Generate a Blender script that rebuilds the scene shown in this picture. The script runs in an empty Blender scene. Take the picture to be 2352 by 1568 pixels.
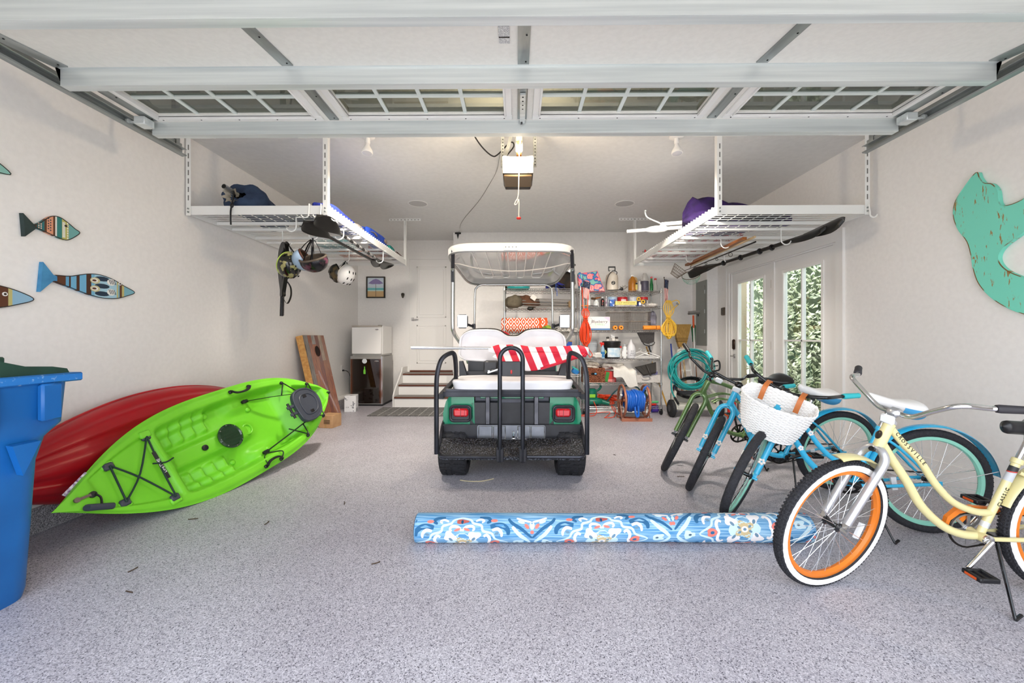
import bpy, bmesh, math, random
from mathutils import Vector, Matrix, Quaternion
sc = bpy.context.scene
COL = sc.collection
PI = math.pi
R = math.radians
random.seed(7)

# ---------------------------------------------------------------- camera
cam_d = bpy.data.cameras.new('camera')
cam_d.sensor_width = 36.0
cam_d.lens = 14.0
cam_d.shift_x = -3.3 / 2352.0
cam_d.shift_y = -9.0 / 2352.0
cam_d.clip_start = 0.02
cam = bpy.data.objects.new('camera', cam_d)
COL.objects.link(cam)
cam.location = (0.0, 0.0, 1.15)
cam.rotation_euler = (R(90), 0, 0.0095)
sc.camera = cam

# ---------------------------------------------------------------- world, lights, exposure
wd = bpy.data.worlds.new('world'); sc.world = wd
wd.use_nodes = True
nt = wd.node_tree
bg = nt.nodes['Background']
tc = nt.nodes.new('ShaderNodeTexCoord')
sp = nt.nodes.new('ShaderNodeSeparateXYZ')
rp = nt.nodes.new('ShaderNodeValToRGB')
nt.links.new(tc.outputs['Generated'], sp.inputs[0])
nt.links.new(sp.outputs['Z'], rp.inputs[0])
rp.color_ramp.elements[0].position = 0.0
rp.color_ramp.elements[0].color = (0.93, 0.95, 1.0, 1)
rp.color_ramp.elements[1].position = 0.9
rp.color_ramp.elements[1].color = (0.72, 0.84, 1.0, 1)
nt.links.new(rp.outputs[0], bg.inputs['Color'])
bg.inputs['Strength'].default_value = 3.3

sun_d = bpy.data.lights.new('sun', 'SUN')
sun_d.energy = 5.0; sun_d.angle = R(6); sun_d.color = (1.0, 0.96, 0.9)
sun = bpy.data.objects.new('sun', sun_d); COL.objects.link(sun)
sun.rotation_euler = (R(20), R(-16), 0)

sc.view_settings.view_transform = 'Standard'
sc.view_settings.look = 'None'
sc.view_settings.exposure = 0.5
sc.view_settings.gamma = 1.0
sc.view_settings.use_curve_mapping = False

# ---------------------------------------------------------------- materials
MATS = {}
def lin(c):
    if isinstance(c, str):
        c = c.lstrip('#'); c = [int(c[i:i+2], 16) / 255 for i in (0, 2, 4)]
        return [x / 12.92 if x <= 0.04045 else ((x + 0.055) / 1.055) ** 2.4 for x in c]
    return list(c)[:3]
def mat(name, col='#808080', rough=0.5, metal=0.0, spec=0.5, emit=None, es=0.0, trans=0.0, ior=1.45, alpha=1.0, coat=0.0, sheen=0.0):
    if name in MATS: return MATS[name]
    m = bpy.data.materials.new(name); m.use_nodes = True
    b = m.node_tree.nodes['Principled BSDF']
    b.inputs['Base Color'].default_value = (*lin(col), 1)
    b.inputs['Roughness'].default_value = rough
    b.inputs['Metallic'].default_value = metal
    b.inputs['Specular IOR Level'].default_value = spec
    b.inputs['IOR'].default_value = ior
    b.inputs['Transmission Weight'].default_value = trans
    b.inputs['Alpha'].default_value = alpha
    b.inputs['Coat Weight'].default_value = coat
    b.inputs['Sheen Weight'].default_value = sheen
    if emit:
        b.inputs['Emission Color'].default_value = (*lin(emit), 1)
        b.inputs['Emission Strength'].default_value = es
    m.diffuse_color = (*lin(col), 1)
    MATS[name] = m
    return m
def N(m, t, **kw):
    n = m.node_tree.nodes.new(t)
    for k, v in kw.items():
        if k.startswith('i_'): n.inputs[k[2:].replace('_', ' ')].default_value = v
        else: setattr(n, k, v)
    return n
def L(m, a, b): m.node_tree.links.new(a, b)
def bsdf(m): return m.node_tree.nodes['Principled BSDF']
def ramp(m, src, stops, interp='LINEAR'):
    r = N(m, 'ShaderNodeValToRGB'); cr = r.color_ramp; cr.interpolation = interp
    while len(cr.elements) < len(stops): cr.elements.new(0.5)
    for e, (p, c) in zip(cr.elements, stops):
        e.position = p; e.color = (*lin(c), 1)
    L(m, src, r.inputs[0]); return r.outputs[0]
def noisy(name, c1, c2, scale=8, rough=0.5, metal=0.0, detail=4, bump=0.0, lo=0.35, hi=0.65, stretch=None, bscale=None, **kw):
    """two-tone noise material in object space"""
    if name in MATS: return MATS[name]
    m = mat(name, c1, rough, metal, **kw)
    co = N(m, 'ShaderNodeTexCoord').outputs['Object']
    if stretch:
        mp = N(m, 'ShaderNodeMapping'); mp.inputs['Scale'].default_value = stretch; L(m, co, mp.inputs[0]); co = mp.outputs[0]
    n = N(m, 'ShaderNodeTexNoise', i_Scale=scale, i_Detail=detail); L(m, co, n.inputs['Vector'])
    L(m, ramp(m, n.outputs['Fac'], [(lo, c1), (hi, c2)]), bsdf(m).inputs['Base Color'])
    if bump:
        n2 = N(m, 'ShaderNodeTexNoise', i_Scale=bscale or scale * 3, i_Detail=3); L(m, co, n2.inputs['Vector'])
        bp = N(m, 'ShaderNodeBump', i_Strength=bump, i_Distance=0.01); L(m, n2.outputs['Fac'], bp.inputs['Height'])
        L(m, bp.outputs[0], bsdf(m).inputs['Normal'])
    return m
def bands(name, stops, axis='X', lo=0.0, hi=1.0, rough=0.5, scale=1.0, **kw):
    """hard colour bands along an object-space axis; stops in metres from lo to hi"""
    if name in MATS: return MATS[name]
    m = mat(name, stops[0][1], rough, **kw)
    s = N(m, 'ShaderNodeSeparateXYZ'); L(m, N(m, 'ShaderNodeTexCoord').outputs['Object'], s.inputs[0])
    mr = N(m, 'ShaderNodeMapRange'); mr.inputs['From Min'].default_value = lo; mr.inputs['From Max'].default_value = hi
    L(m, s.outputs[axis], mr.inputs['Value'])
    L(m, ramp(m, mr.outputs[0], stops, 'CONSTANT'), bsdf(m).inputs['Base Color'])
    return m

# ---------------------------------------------------------------- mesh building
def basis(d):
    d = Vector(d).normalized()
    a = Vector((0, 0, 1)) if abs(d.z) < 0.9 else Vector((1, 0, 0))
    u = d.cross(a).normalized(); v = d.cross(u).normalized()
    return u, v
class MB:
    def __init__(s): s.v = []; s.f = []
    def add(s, vs, fs):
        o = len(s.v); s.v += [tuple(v) for v in vs]; s.f += [tuple(i + o for i in f) for f in fs]; return s
    def box(s, c, d, rot=None, bev=0.0):
        x, y, z = d[0] / 2, d[1] / 2, d[2] / 2
        if bev > 0:
            b = min(bev, x * 0.98, y * 0.98, z * 0.98); vs = []
            for sx in (-1, 1):
                for sy in (-1, 1):
                    for sz in (-1, 1):
                        vs += [(sx * x, sy * (y - b), sz * (z - b)), (sx * (x - b), sy * y, sz * (z - b)), (sx * (x - b), sy * (y - b), sz * z)]
            bm = bmesh.new()
            for v in vs: bm.verts.new(v)
            bmesh.ops.convex_hull(bm, input=bm.verts)
            bm.verts.index_update()
            vs = [v.co.copy() for v in bm.verts]; fs = [[v.index for v in f.verts] for f in bm.faces]; bm.free()
        else:
            vs = [(sx * x, sy * y, sz * z) for sx in (-1, 1) for sy in (-1, 1) for sz in (-1, 1)]
            fs = [(0, 1, 3, 2), (4, 6, 7, 5), (0, 4, 5, 1), (2, 3, 7, 6), (0, 2, 6, 4), (1, 5, 7, 3)]
        M = Matrix.Identity(3)
        if rot is not None: M = rot if isinstance(rot, Matrix) else Matrix.Rotation(rot[2], 3, 'Z') @ Matrix.Rotation(rot[1], 3, 'Y') @ Matrix.Rotation(rot[0], 3, 'X')
        c = Vector(c)
        return s.add([c + M @ Vector(v) for v in vs], fs)
    def bb(s, a, b, bev=0.0):
        a = Vector(a); b = Vector(b)
        return s.box((a + b) / 2, [abs(t) for t in (b - a)], bev=bev)
    def bar(s, p, q, w, h, up=(0, 0, 1)):
        p = Vector(p); q = Vector(q); d = (q - p); l = d.length; d.normalize()
        u = Vector(up).cross(d)
        if u.length < 1e-4: u = Vector((1, 0, 0)).cross(d)
        u.normalize(); v = d.cross(u)
        M = Matrix((d, u, v)).transposed()
        return s.box((p + q) / 2, (l, w, h), M)
    def cyl(s, p, q, r, r2=None, n=12, cap=True):
        r2 = r if r2 is None else r2
        p = Vector(p); q = Vector(q); u, v = basis(q - p); vs = []; fs = []
        for k in range(n):
            a = 2 * PI * k / n; e = u * math.cos(a) + v * math.sin(a); vs += [p + e * r, q + e * r2]
        for k in range(n):
            j = (k + 1) % n; fs.append((2 * k, 2 * k + 1, 2 * j + 1, 2 * j))
        if cap: fs += [tuple(range(0, 2 * n, 2)), tuple(range(2 * n - 1, 0, -2))]
        return s.add(vs, fs)
    def tube(s, path, r, n=8, closed=False, cap=True, ry=None):
        P = [Vector(p) for p in path]; m = len(P); vs = []; fs = []
        rr = r if isinstance(r, (list, tuple)) else [r] * m
        T = []
        for i in range(m):
            a = P[(i - 1) % m] if closed or i > 0 else P[i]
            b = P[(i + 1) % m] if closed or i < m - 1 else P[i]
            t = b - a; T.append(t.normalized() if t.length > 1e-9 else Vector((0, 0, 1)))
        u, v = basis(T[0])
        for i in range(m):
            if i > 0:
                q = T[i - 1].rotation_difference(T[i]); u = (q @ u); u = (u - T[i] * u.dot(T[i])).normalized()
            v = T[i].cross(u)
            for k in range(n):
                a = 2 * PI * k / n
                vs.append(P[i] + u * math.cos(a) * rr[i] + v * math.sin(a) * (rr[i] if ry is None else ry))
        for i in range(m if closed else m - 1):
            j = (i + 1) % m
            for k in range(n):
                l = (k + 1) % n; fs.append((i * n + k, j * n + k, j * n + l, i * n + l))
        if cap and not closed: fs += [tuple(range(n - 1, -1, -1)), tuple((m - 1) * n + k for k in range(n))]
        return s.add(vs, fs)
    def lathe(s, prof, o=(0, 0, 0), ax=(0, 0, 1), n=20, sx=1.0, sy=1.0, u=None, cap=True):
        o = Vector(o); d = Vector(ax).normalized()
        if u is None: u, v = basis(d)
        else: u = Vector(u).normalized(); v = d.cross(u)
        vs = []; fs = []; m = len(prof)
        for r, z in prof:
            for k in range(n):
                a = 2 * PI * k / n; vs.append(o + d * z + u * math.cos(a) * r * sx + v * math.sin(a) * r * sy)
        for i in range(m - 1):
            for k in range(n):
                l = (k + 1) % n; fs.append((i * n + k, i * n + l, (i + 1) * n + l, (i + 1) * n + k))
        cap = cap and tuple(prof[0]) != tuple(prof[-1])
        if cap and prof[0][0] > 1e-5: fs.append(tuple(range(n - 1, -1, -1)))
        if cap and prof[-1][0] > 1e-5: fs.append(tuple((m - 1) * n + k for k in range(n)))
        return s.add(vs, fs)
    def ell(s, c, r, n=16, m=10, rot=None):
        M = rot if rot is not None else Matrix.Identity(3); c = Vector(c); vs = []; fs = []
        for i in range(m + 1):
            t = PI * i / m
            for k in range(n):
                a = 2 * PI * k / n
                vs.append(c + M @ Vector((r[0] * math.sin(t) * math.cos(a), r[1] * math.sin(t) * math.sin(a), r[2] * math.cos(t))))
        for i in range(m):
            for k in range(n):
                l = (k + 1) % n; fs.append((i * n + k, (i + 1) * n + k, (i + 1) * n + l, i * n + l))
        return s.add(vs, fs)
    def ribbon(s, path, wv, t=.002):
        P = [Vector(p) for p in path]; w = Vector(wv); vs = []; fs = []; m = len(P)
        for i, p in enumerate(P):
            tg = (P[min(i + 1, m - 1)] - P[max(i - 1, 0)]).normalized(); n = tg.cross(w).normalized() * t
            vs += [p - w - n, p + w - n, p + w + n, p - w + n]
        for i in range(m - 1):
            for k in range(4): fs.append((i * 4 + k, i * 4 + (k + 1) % 4, (i + 1) * 4 + (k + 1) % 4, (i + 1) * 4 + k))
        return s.add(vs, fs + [(3, 2, 1, 0), tuple((m - 1) * 4 + k for k in range(4))])
    def torus(s, c, ax, Rr, r, n=32, k=8, ry=None, u=None):
        d = Vector(ax).normalized(); c = Vector(c)
        if u is None: u, v = basis(d)
        else: u = Vector(u); v = d.cross(u)
        vs = []; fs = []
        for i in range(n):
            a = 2 * PI * i / n; e = u * math.cos(a) + v * math.sin(a)
            for j in range(k):
                b = 2 * PI * j / k; vs.append(c + e * (Rr + r * math.cos(b)) + d * ((ry or r) * math.sin(b)))
        for i in range(n):
            for j in range(k):
                fs.append((i * k + j, ((i + 1) % n) * k + j, ((i + 1) % n) * k + (j + 1) % k, i * k + (j + 1) % k))
        return s.add(vs, fs)
    def prism(s, pts, M, t):
        """outline pts (x,y) in a plane, extruded t along local z; M 4x4"""
        n = len(pts); vs = [M @ Vector((x, y, 0)) for x, y in pts] + [M @ Vector((x, y, t)) for x, y in pts]
        fs = [tuple(range(n - 1, -1, -1)), tuple(range(n, 2 * n))] + [(i, (i + 1) % n, n + (i + 1) % n, n + i) for i in range(n)]
        return s.add(vs, fs)
    def grid(s, fn, nu, nv, cu=False, cv=False):
        vs = [fn(i / (nu if cu else nu - 1), j / (nv if cv else nv - 1)) for i in range(nu) for j in range(nv)]; fs = []
        for i in range(nu if cu else nu - 1):
            for j in range(nv if cv else nv - 1):
                a, b = (i + 1) % nu, (j + 1) % nv
                fs.append((i * nv + j, a * nv + j, a * nv + b, i * nv + b))
        return s.add(vs, fs)
    def xf(s, M):
        s.v = [tuple(M @ Vector(v)) for v in s.v]; return s
    def mesh(s, name, m=None, smooth=38):
        me = bpy.data.meshes.new(name); me.from_pydata(s.v, [], s.f); me.validate(); me.update()
        if smooth:
            me.polygons.foreach_set('use_smooth', [True] * len(me.polygons))
            try: me.set_sharp_from_angle(angle=R(smooth))
            except Exception: pass
        if m is not None: me.materials.append(m)
        return me
def fixn(me):
    bm = bmesh.new(); bm.from_mesh(me); bmesh.ops.recalc_face_normals(bm, faces=bm.faces); bm.to_mesh(me); bm.free()
def obj(name, mb, m, parent=None, smooth=38, label=None, kind=None, local=False):
    me = mb if isinstance(mb, bpy.types.Mesh) else mb.mesh(name, m, smooth)
    if not isinstance(mb, bpy.types.Mesh): fixn(me)
    o = bpy.data.objects.new(name, me); COL.objects.link(o)
    if parent is not None:
        o.parent = parent
        local = local or parent.name in LOCAL
        if local: LOCAL.add(o.name)
        if not local: o.matrix_parent_inverse = WM[parent.name].inverted()
        WM[o.name] = Matrix.Identity(4) if not local else WM.get(parent.name, Matrix.Identity(4))
    else: WM[o.name] = Matrix.Identity(4)
    if label: o['label'] = label
    if kind: o['kind'] = kind
    return o
WM = {}
LOCAL = set()
def thing(name, label, cat, loc=(0, 0, 0), group=None, M=None):
    o = bpy.data.objects.new(name, None); COL.objects.link(o)
    o.empty_display_size = 0.1
    o.matrix_world = M if M is not None else Matrix.Translation(loc)
    WM[o.name] = o.matrix_world.copy()
    o['label'] = label; o['category'] = cat
    if group: o['group'] = group
    return o
def one(name, mb, m, label, cat, group=None, smooth=38):
    o = obj(name, mb, m, smooth=smooth); o['label'] = label; o['category'] = cat
    if group: o['group'] = group
    return o
def struct(name, mb, m, smooth=38):
    return obj(name, mb, m, smooth=smooth, kind='structure')
def arc(c, r, a0, a1, n, u=(1, 0, 0), v=(0, 0, 1)):
    c = Vector(c); u = Vector(u); v = Vector(v)
    return [c + u * r * math.cos(R(a0 + (a1 - a0) * i / n)) + v * r * math.sin(R(a0 + (a1 - a0) * i / n)) for i in range(n + 1)]
def spline(P, n=8, closed=False):
    P = [Vector(p) for p in P]; m = len(P); out = []
    for i in range(m if closed else m - 1):
        g = (lambda k: P[k % m]) if closed else (lambda k: P[max(0, min(m - 1, k))])
        p0, p1, p2, p3 = g(i - 1), g(i), g(i + 1), g(i + 2)
        for j in range(n):
            t = j / n
            out.append(0.5 * ((2 * p1) + (p2 - p0) * t + (2 * p0 - 5 * p1 + 4 * p2 - p3) * t * t + (3 * p1 - p0 - 3 * p2 + p3) * t ** 3))
    if not closed: out.append(P[-1])
    return out
def spl2(P, n=6, closed=True): return [(p.x, p.y) for p in spline([(a, b, 0) for a, b in P], n, closed)]
def text(name, s, M, size, m, parent, ext=0.0006, xs=1.0, shear=0.0):
    c = bpy.data.curves.new(name, 'FONT'); c.body = s; c.size = size; c.extrude = ext; c.align_x = 'CENTER'; c.align_y = 'CENTER'
    c.resolution_u = 2; c.shear = shear
    t = bpy.data.objects.new(name + '_tmp', c); COL.objects.link(t)
    dg = bpy.context.evaluated_depsgraph_get(); me = bpy.data.meshes.new_from_object(t.evaluated_get(dg))
    bpy.data.objects.remove(t); bpy.data.curves.remove(c)
    me.transform(M @ Matrix.Diagonal((xs, 1, 1, 1))); me.name = name
    me.materials.clear(); me.materials.append(m)
    return obj(name, me, m, parent)
def frameM(o, x, y):
    """4x4 with origin o, local x and y axes, z = x cross y"""
    x = Vector(x).normalized(); y = Vector(y); y = (y - x * y.dot(x)).normalized(); z = x.cross(y)
    return Matrix(((x.x, y.x, z.x, o[0]), (x.y, y.y, z.y, o[1]), (x.z, y.z, z.z, o[2]), (0, 0, 0, 1)))
def copy_tree(o, name=None, loc=None, **props):
    c = o.copy(); COL.objects.link(c)
    for k, v in props.items(): c[k] = v
    for ch in o.children:
        d = ch.copy(); COL.objects.link(d); d.parent = c
        for g in ch.children:
            e = g.copy(); COL.objects.link(e); e.parent = d
    return c

# ================================================================ shared materials
M_wall = noisy('wall_paint', '#f3f0ed', '#efece9', 30, 0.75, bump=0.04, bscale=160)
M_ceil = noisy('ceiling_paint', '#e6e5e3', '#e1e0de', 20, 0.85, bump=0.05, bscale=140)
M_trim = mat('white_trim', '#efedea', 0.4)
M_white = mat('white_enamel', '#f0eeeb', 0.35)
M_galv = noisy('galvanised_steel', '#e2e6e4', '#cdd2d1', 6, 0.38, 0.35, detail=3, stretch=(0.15, 6, 6))
M_galvd = noisy('galvanised_track', '#aeb3b2', '#8b908f', 5, 0.35, 0.6, stretch=(3, 0.3, 3))
M_chrome = mat('chrome', '#d6d6d6', 0.12, 1.0)
M_black = mat('black_plastic', '#17171a', 0.42)
M_rubber = noisy('tyre_rubber', '#1d1d20', '#2c2c30', 60, 0.75, bump=0.2)
M_blacks = mat('black_gloss', '#121214', 0.22, coat=0.3)
M_hole = mat('dark_hole', '#0b0b0b', 0.9)
M_powder = mat('white_powder_coat', '#efefec', 0.45)

def floor_mat(name, c0, c1, c2, c3):
    m = mat(name, c0, 0.42, spec=0.35)
    co = N(m, 'ShaderNodeTexCoord').outputs['Object']
    v = N(m, 'ShaderNodeTexVoronoi', i_Scale=270.0); L(m, co, v.inputs['Vector'])
    sx = N(m, 'ShaderNodeSeparateColor'); L(m, v.outputs['Color'], sx.inputs[0])
    r1 = ramp(m, sx.outputs[0], [(0.0, c3), (0.07, c2), (0.25, c1), (0.5, c0), (0.86, '#d5d2d8')], 'CONSTANT')
    n = N(m, 'ShaderNodeTexNoise', i_Scale=1.6, i_Detail=5.0); L(m, co, n.inputs['Vector'])
    r2 = ramp(m, n.outputs['Fac'], [(0.3, '#ffffff'), (0.75, '#ebe8ea')])
    mx = N(m, 'ShaderNodeMix', data_type='RGBA', blend_type='MULTIPLY'); mx.inputs[0].default_value = 1.0
    L(m, r1, mx.inputs[6]); L(m, r2, mx.inputs[7])
    L(m, mx.outputs[2], bsdf(m).inputs['Base Color'])
    bp = N(m, 'ShaderNodeBump', i_Strength=0.25, i_Distance=0.002); L(m, sx.outputs[1], bp.inputs['Height']); L(m, bp.outputs[0], bsdf(m).inputs['Normal'])
    return m
M_floor = floor_mat('flake_epoxy_floor', '#bfbcc3', '#aeabb2', '#94919a', '#5f5d65')
M_curb = floor_mat('flake_epoxy_curb', '#a9a7a8', '#8f8d8f', '#6c6a6c', '#3c3b3d')
def glass_mat(name, tint='#f4f7f6', boost=1.0):
    m = bpy.data.materials.new(name); m.use_nodes = True; t = m.node_tree; t.nodes.clear()
    o = t.nodes.new('ShaderNodeOutputMaterial'); mx = t.nodes.new('ShaderNodeMixShader'); tr = t.nodes.new('ShaderNodeBsdfTransparent'); gl = t.nodes.new('ShaderNodeBsdfGlossy'); lw = t.nodes.new('ShaderNodeLayerWeight'); fp = t.nodes.new('ShaderNodeMath'); fp.operation = 'POWER'; fp.inputs[1].default_value = 4.0; fr = t.nodes.new('ShaderNodeMath'); fr.operation = 'MULTIPLY_ADD'; fr.inputs[1].default_value = 0.8; fr.inputs[2].default_value = 0.04; lw.inputs[0].default_value = 0.5
    t.links.new(lw.outputs['Facing'], fp.inputs[0]); t.links.new(fp.outputs[0], fr.inputs[0]); gl.inputs['Roughness'].default_value = 0.01; tr.inputs[0].default_value = (*lin(tint), 1)
    t.links.new(fr.outputs[0], mx.inputs[0]); t.links.new(tr.outputs[0], mx.inputs[1]); t.links.new(gl.outputs[0], mx.inputs[2]); t.links.new(mx.outputs[0], o.inputs[0])
    MATS[name] = m; return m
M_glass = glass_mat('window_glass')
M_glassd = glass_mat('insulated_glass', '#b9bdb8')

# ================================================================ room shell
XL, XR, ZC, YB, YR, XJ = -2.97, 3.17, 2.96, 7.40, 6.85, -1.10
struct('floor', MB().bb((XL, -0.1, -0.12), (XR + 0.15, YB, 0)), M_floor)
struct('driveway', MB().bb((-14, -14, -0.2), (14, -0.1, -0.02)), noisy('driveway_concrete', '#c9c6c1', '#bab6b0', 3, 0.9))
struct('ground_side_yard', MB().bb((XR + 0.15, -0.1, -0.2), (14, 12, -0.03)), noisy('yard_ground', '#b9ac93', '#8d8a63', 4, 0.95))
struct('ceiling', MB().bb((XL - 0.15, -0.1, ZC), (XR + 0.15, YB + 0.15, ZC + 0.12)), M_ceil)
struct('wall_left', MB().bb((XL - 0.15, -0.1, 0), (XL, YB + 0.15, ZC)), M_wall)
struct('wall_back', MB().bb((XL, YB, 0), (XJ, YB + 0.15, ZC)), M_wall)
struct('wall_back_bump', MB().bb((XJ, YR, 0), (XR, YB + 0.15, ZC)), M_wall)
w = MB(); DY0, DY1, DZ = 3.97, 5.96, 2.10
w.bb((XR, -0.1, 0), (XR + 0.15, DY0, ZC)); w.bb((XR, DY1, 0), (XR + 0.15, YB + 0.15, ZC)); w.bb((XR, DY0, DZ), (XR + 0.15, DY1, ZC))
struct('wall_right', w, M_wall)
struct('wall_right_bump', MB().bb((3.0, 6.33, 0), (XR, YR, ZC)), M_wall)
w = MB(); w.bb((XL, -0.1, 0), (-2.41, 0.05, ZC)); w.bb((2.475, -0.1, 0), (XR, 0.05, ZC)); w.bb((-2.41, -0.1, 2.46), (2.475, 0.05, ZC))
struct('wall_front', w, M_wall)
struct('baseboard_left', MB().bb((XL, 0.05, 0), (-2.81, YB, 0.15), bev=0.008), M_curb)
struct('trim_1', MB().bb((XL, 0.05, 0.15), (-2.835, YB, 0.17)), M_trim)
w = MB(); w.bb((XR - 0.008, 0.05, 0), (XR, 3.88, 0.222)); struct('baseboard_right', w, M_wall)
w = MB(); w.bb((0.1, YR - 0.012, 0), (3.0, YR, 0.16)); struct('baseboard_back', w, M_trim)

# ---------------------------------------------------------------- French doors in the side wall
def leaf(n, y0, y1, lab_handle):
    d = obj(n, MB(), None) if False else None
    root = bpy.data.objects.new(n, None); COL.objects.link(root); root['kind'] = 'structure'
    WM[root.name] = Matrix.Translation((XR, y0, 0)); root.matrix_world = WM[root.name]
    x0, x1 = XR + 0.012, XR + 0.056
    g0, g1, gz0, gz1 = y0 + 0.155, y1 - 0.155, 0.27, 1.93
    s = MB()
    s.bb((x0, y0, 0.015), (x1, g0, 2.08)); s.bb((x0, g1, 0.015), (x1, y1, 2.08)); s.bb((x0, g0, 0.015), (x1, g1, gz0)); s.bb((x0, g0, gz1), (x1, g1, 2.08))
    obj('door_slab', s, M_trim, root)
    f = MB()
    for a, b in (((g0 - .028, gz0 - .028), (g0 + .008, gz1 + .028)), ((g1 - .008, gz0 - .028), (g1 + .028, gz1 + .028)), ((g0, gz0 - .028), (g1, gz0 + .008)), ((g0, gz1 - .008), (g1, gz1 + .028))):
        f.bb((x0 - .012, a[0], a[1]), (x0 + .01, b[0], b[1]), bev=0.005)
    obj('glazing_frame', f, M_white, root)
    ym = (g0 + g1) / 2
    zs = [gz0, 1.115, gz1]
    for k in range(2):
        for (ya, yb) in ((g0, ym), (ym, g1)):
            obj('pane', MB().bb((x0 + .02, ya, zs[k]), (x0 + .025, yb, zs[k + 1])), M_glass, root)
    obj('muntin', MB().bb((x0 - .002, ym - .009, gz0), (x0 + .042, ym + .009, gz1)), M_white, root)
    obj('muntin', MB().bb((x0 - .002, g0, 1.106), (x0 + .042, g1, 1.124)), M_white, root)
    return root
d1 = leaf('door_1', 5.01, 5.92, True)
d2 = leaf('door_2', 4.03, 4.94, False)
M_hinge = mat('hinge_brass', '#a08a6a', 0.35, 0.9)
for z in (0.3, 1.05, 1.82):
    obj('hinge', MB().cyl((XR + .004, 5.0, z - .05), (XR + .004, 5.0, z + .05), .009, n=8).bb((XR + .009, 4.975, z - .05), (XR + .013, 5.025, z + .05)), M_hinge, d1)
M_bronze = mat('bronze_hardware', '#3a2a20', 0.3, 0.6)
obj('keypad_lock', MB().box((XR - .005, 5.855, 1.05), (.03, .06, .15), bev=.014), M_bronze, d1)
obj('lever_handle', MB().box((XR + .004, 5.855, .88), (.012, .05, .06), bev=.004).cyl((XR, 5.855, .88), (XR - .05, 5.855, .88), .009).box((XR - .05, 5.80, .88), (.014, .12, .016), bev=.005), M_chrome, d1)
s = MB()
s.bb((XR - .018, 3.905, 0), (XR + .01, 3.975, 2.10)); s.bb((XR - .018, 5.96, 0), (XR + .01, 6.025, 2.10)); s.bb((XR - .018, 3.905, 2.10), (XR + .01, 6.025, 2.19))
s.bb((XR - .026, 3.880, 0), (XR + .01, 3.905, 2.19)); s.bb((XR - .026, 6.025, 0), (XR + .01, 6.05, 2.19)); s.bb((XR - .026, 3.88, 2.19), (XR + .01, 6.05, 2.215))
struct('trim_2', s, M_trim)
s = MB(); s.bb((XR + .0, 3.975, 0), (XR + .12, 4.028, 2.099)); s.bb((XR, 5.922, 0), (XR + .12, 5.955, 2.099)); s.bb((XR + .001, 4.028, 2.082), (XR + .12, 5.922, 2.099)); s.bb((XR - .004, 4.942, 0), (XR + .08, 5.006, 2.08))
struct('trim_3', s, M_trim)
# outside: hedge and the house corner
hm = noisy('hedge_leaf', '#eef0dc', '#a9b886', 9, 0.4, lo=0.3, hi=0.7)  # near-white tone paints coarse highlights into the leaf colour
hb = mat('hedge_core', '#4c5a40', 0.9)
rnd = random.Random(3)
hv = MB()
for i in range(9500):
    y = rnd.uniform(1.9, 7.4); z = rnd.uniform(0.0, 2.75); x = 4.05 + rnd.random() ** 2 * 0.45 + 0.06 * math.sin(y * 5 + z * 3)
    if z > 2.2 and rnd.random() < (z - 2.2) * 1.3: continue
    sz = rnd.uniform(.03, .05); a = rnd.uniform(0, 2 * PI); b = rnd.uniform(-.9, .5)
    d = Vector((-.5 + rnd.uniform(-.5, .2), math.cos(a), math.sin(a) + .3)).normalized(); u = d.cross(Vector((-1, rnd.uniform(-.6, .6), rnd.uniform(-.2, .9)))).normalized()
    c = Vector((x, y, z)); nn = d.cross(u)
    hv.add([c - d * sz, c + u * sz * .45 + nn * .006, c + d * sz * 1.1, c - u * sz * .45 + nn * .006], [(0, 1, 2), (0, 2, 3)])
h = thing('hedge', 'tall clipped evergreen hedge growing outside the glazed doors', 'hedge', (4.3, 4.6, 0))
o = obj('foliage', hv, hm, h, smooth=0); o['kind'] = 'stuff'
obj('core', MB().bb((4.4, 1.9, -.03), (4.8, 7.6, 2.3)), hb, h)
struct('wall_exterior', MB().bb((3.32, 6.05, -.03), (3.47, 6.3, 3.2)), mat('exterior_cream', '#cdb99c', 0.8))

# ---------------------------------------------------------------- house door, casing, steps
root = bpy.data.objects.new('door_3', None); COL.objects.link(root); root['kind'] = 'structure'; WM[root.name] = Matrix.Translation((-1.6, YB, .54)); root.matrix_world = WM[root.name]
dx0, dx1, dz0, dz1 = -1.99, -1.20, .545, 2.595
s = MB().bb((dx0, YB - .012, dz0), (dx1, YB + .0, dz1)); obj('door_slab', s, M_trim, root)
for (za, zb) in ((1.52, 2.47), (0.67, 1.38)):
    p = MB(); xa, xb = dx0 + .12, dx1 - .12; y = YB - .012
    for a, b in (((xa, za), (xb, za + .022)), ((xa, zb - .022), (xb, zb)), ((xa, za), (xa + .022, zb)), ((xb - .022, za), (xb, zb))):
        p.bb((a[0], y - .006, a[1]), (b[0], y, b[1]), bev=.003)
    p.bb((xa + .05, y - .008, za + .05), (xb - .05, y, zb - .05), bev=.006)
    obj('raised_panel', p, M_trim, root)
obj('lever_handle', MB().box((dx0 + .05, YB - .02, 1.49), (.05, .012, .06), bev=.004).cyl((dx0 + .05, YB - .02, 1.49), (dx0 + .05, YB - .06, 1.49), .01).box((dx0 + .10, YB - .06, 1.485), (.13, .014, .018), bev=.005), M_chrome, root)
s = MB(); s.bb((dx0 - .09, YB - .02, .51), (dx0 - .015, YB, 2.605)); s.bb((dx1 + .01, YB - .02, .51), (XJ - .003, YB, 2.605)); s.bb((dx0 - .09, YB - .02, 2.605), (XJ - .003, YB, 2.68)); s.bb((dx0 - .015, YB - .008, .51), (dx0 - .002, YB, dz1)); s.bb((dx0 - .015, YB - .008, dz1 + .001), (dx1 + .01, YB, 2.604))
struct('trim_4', s, M_trim)
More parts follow.
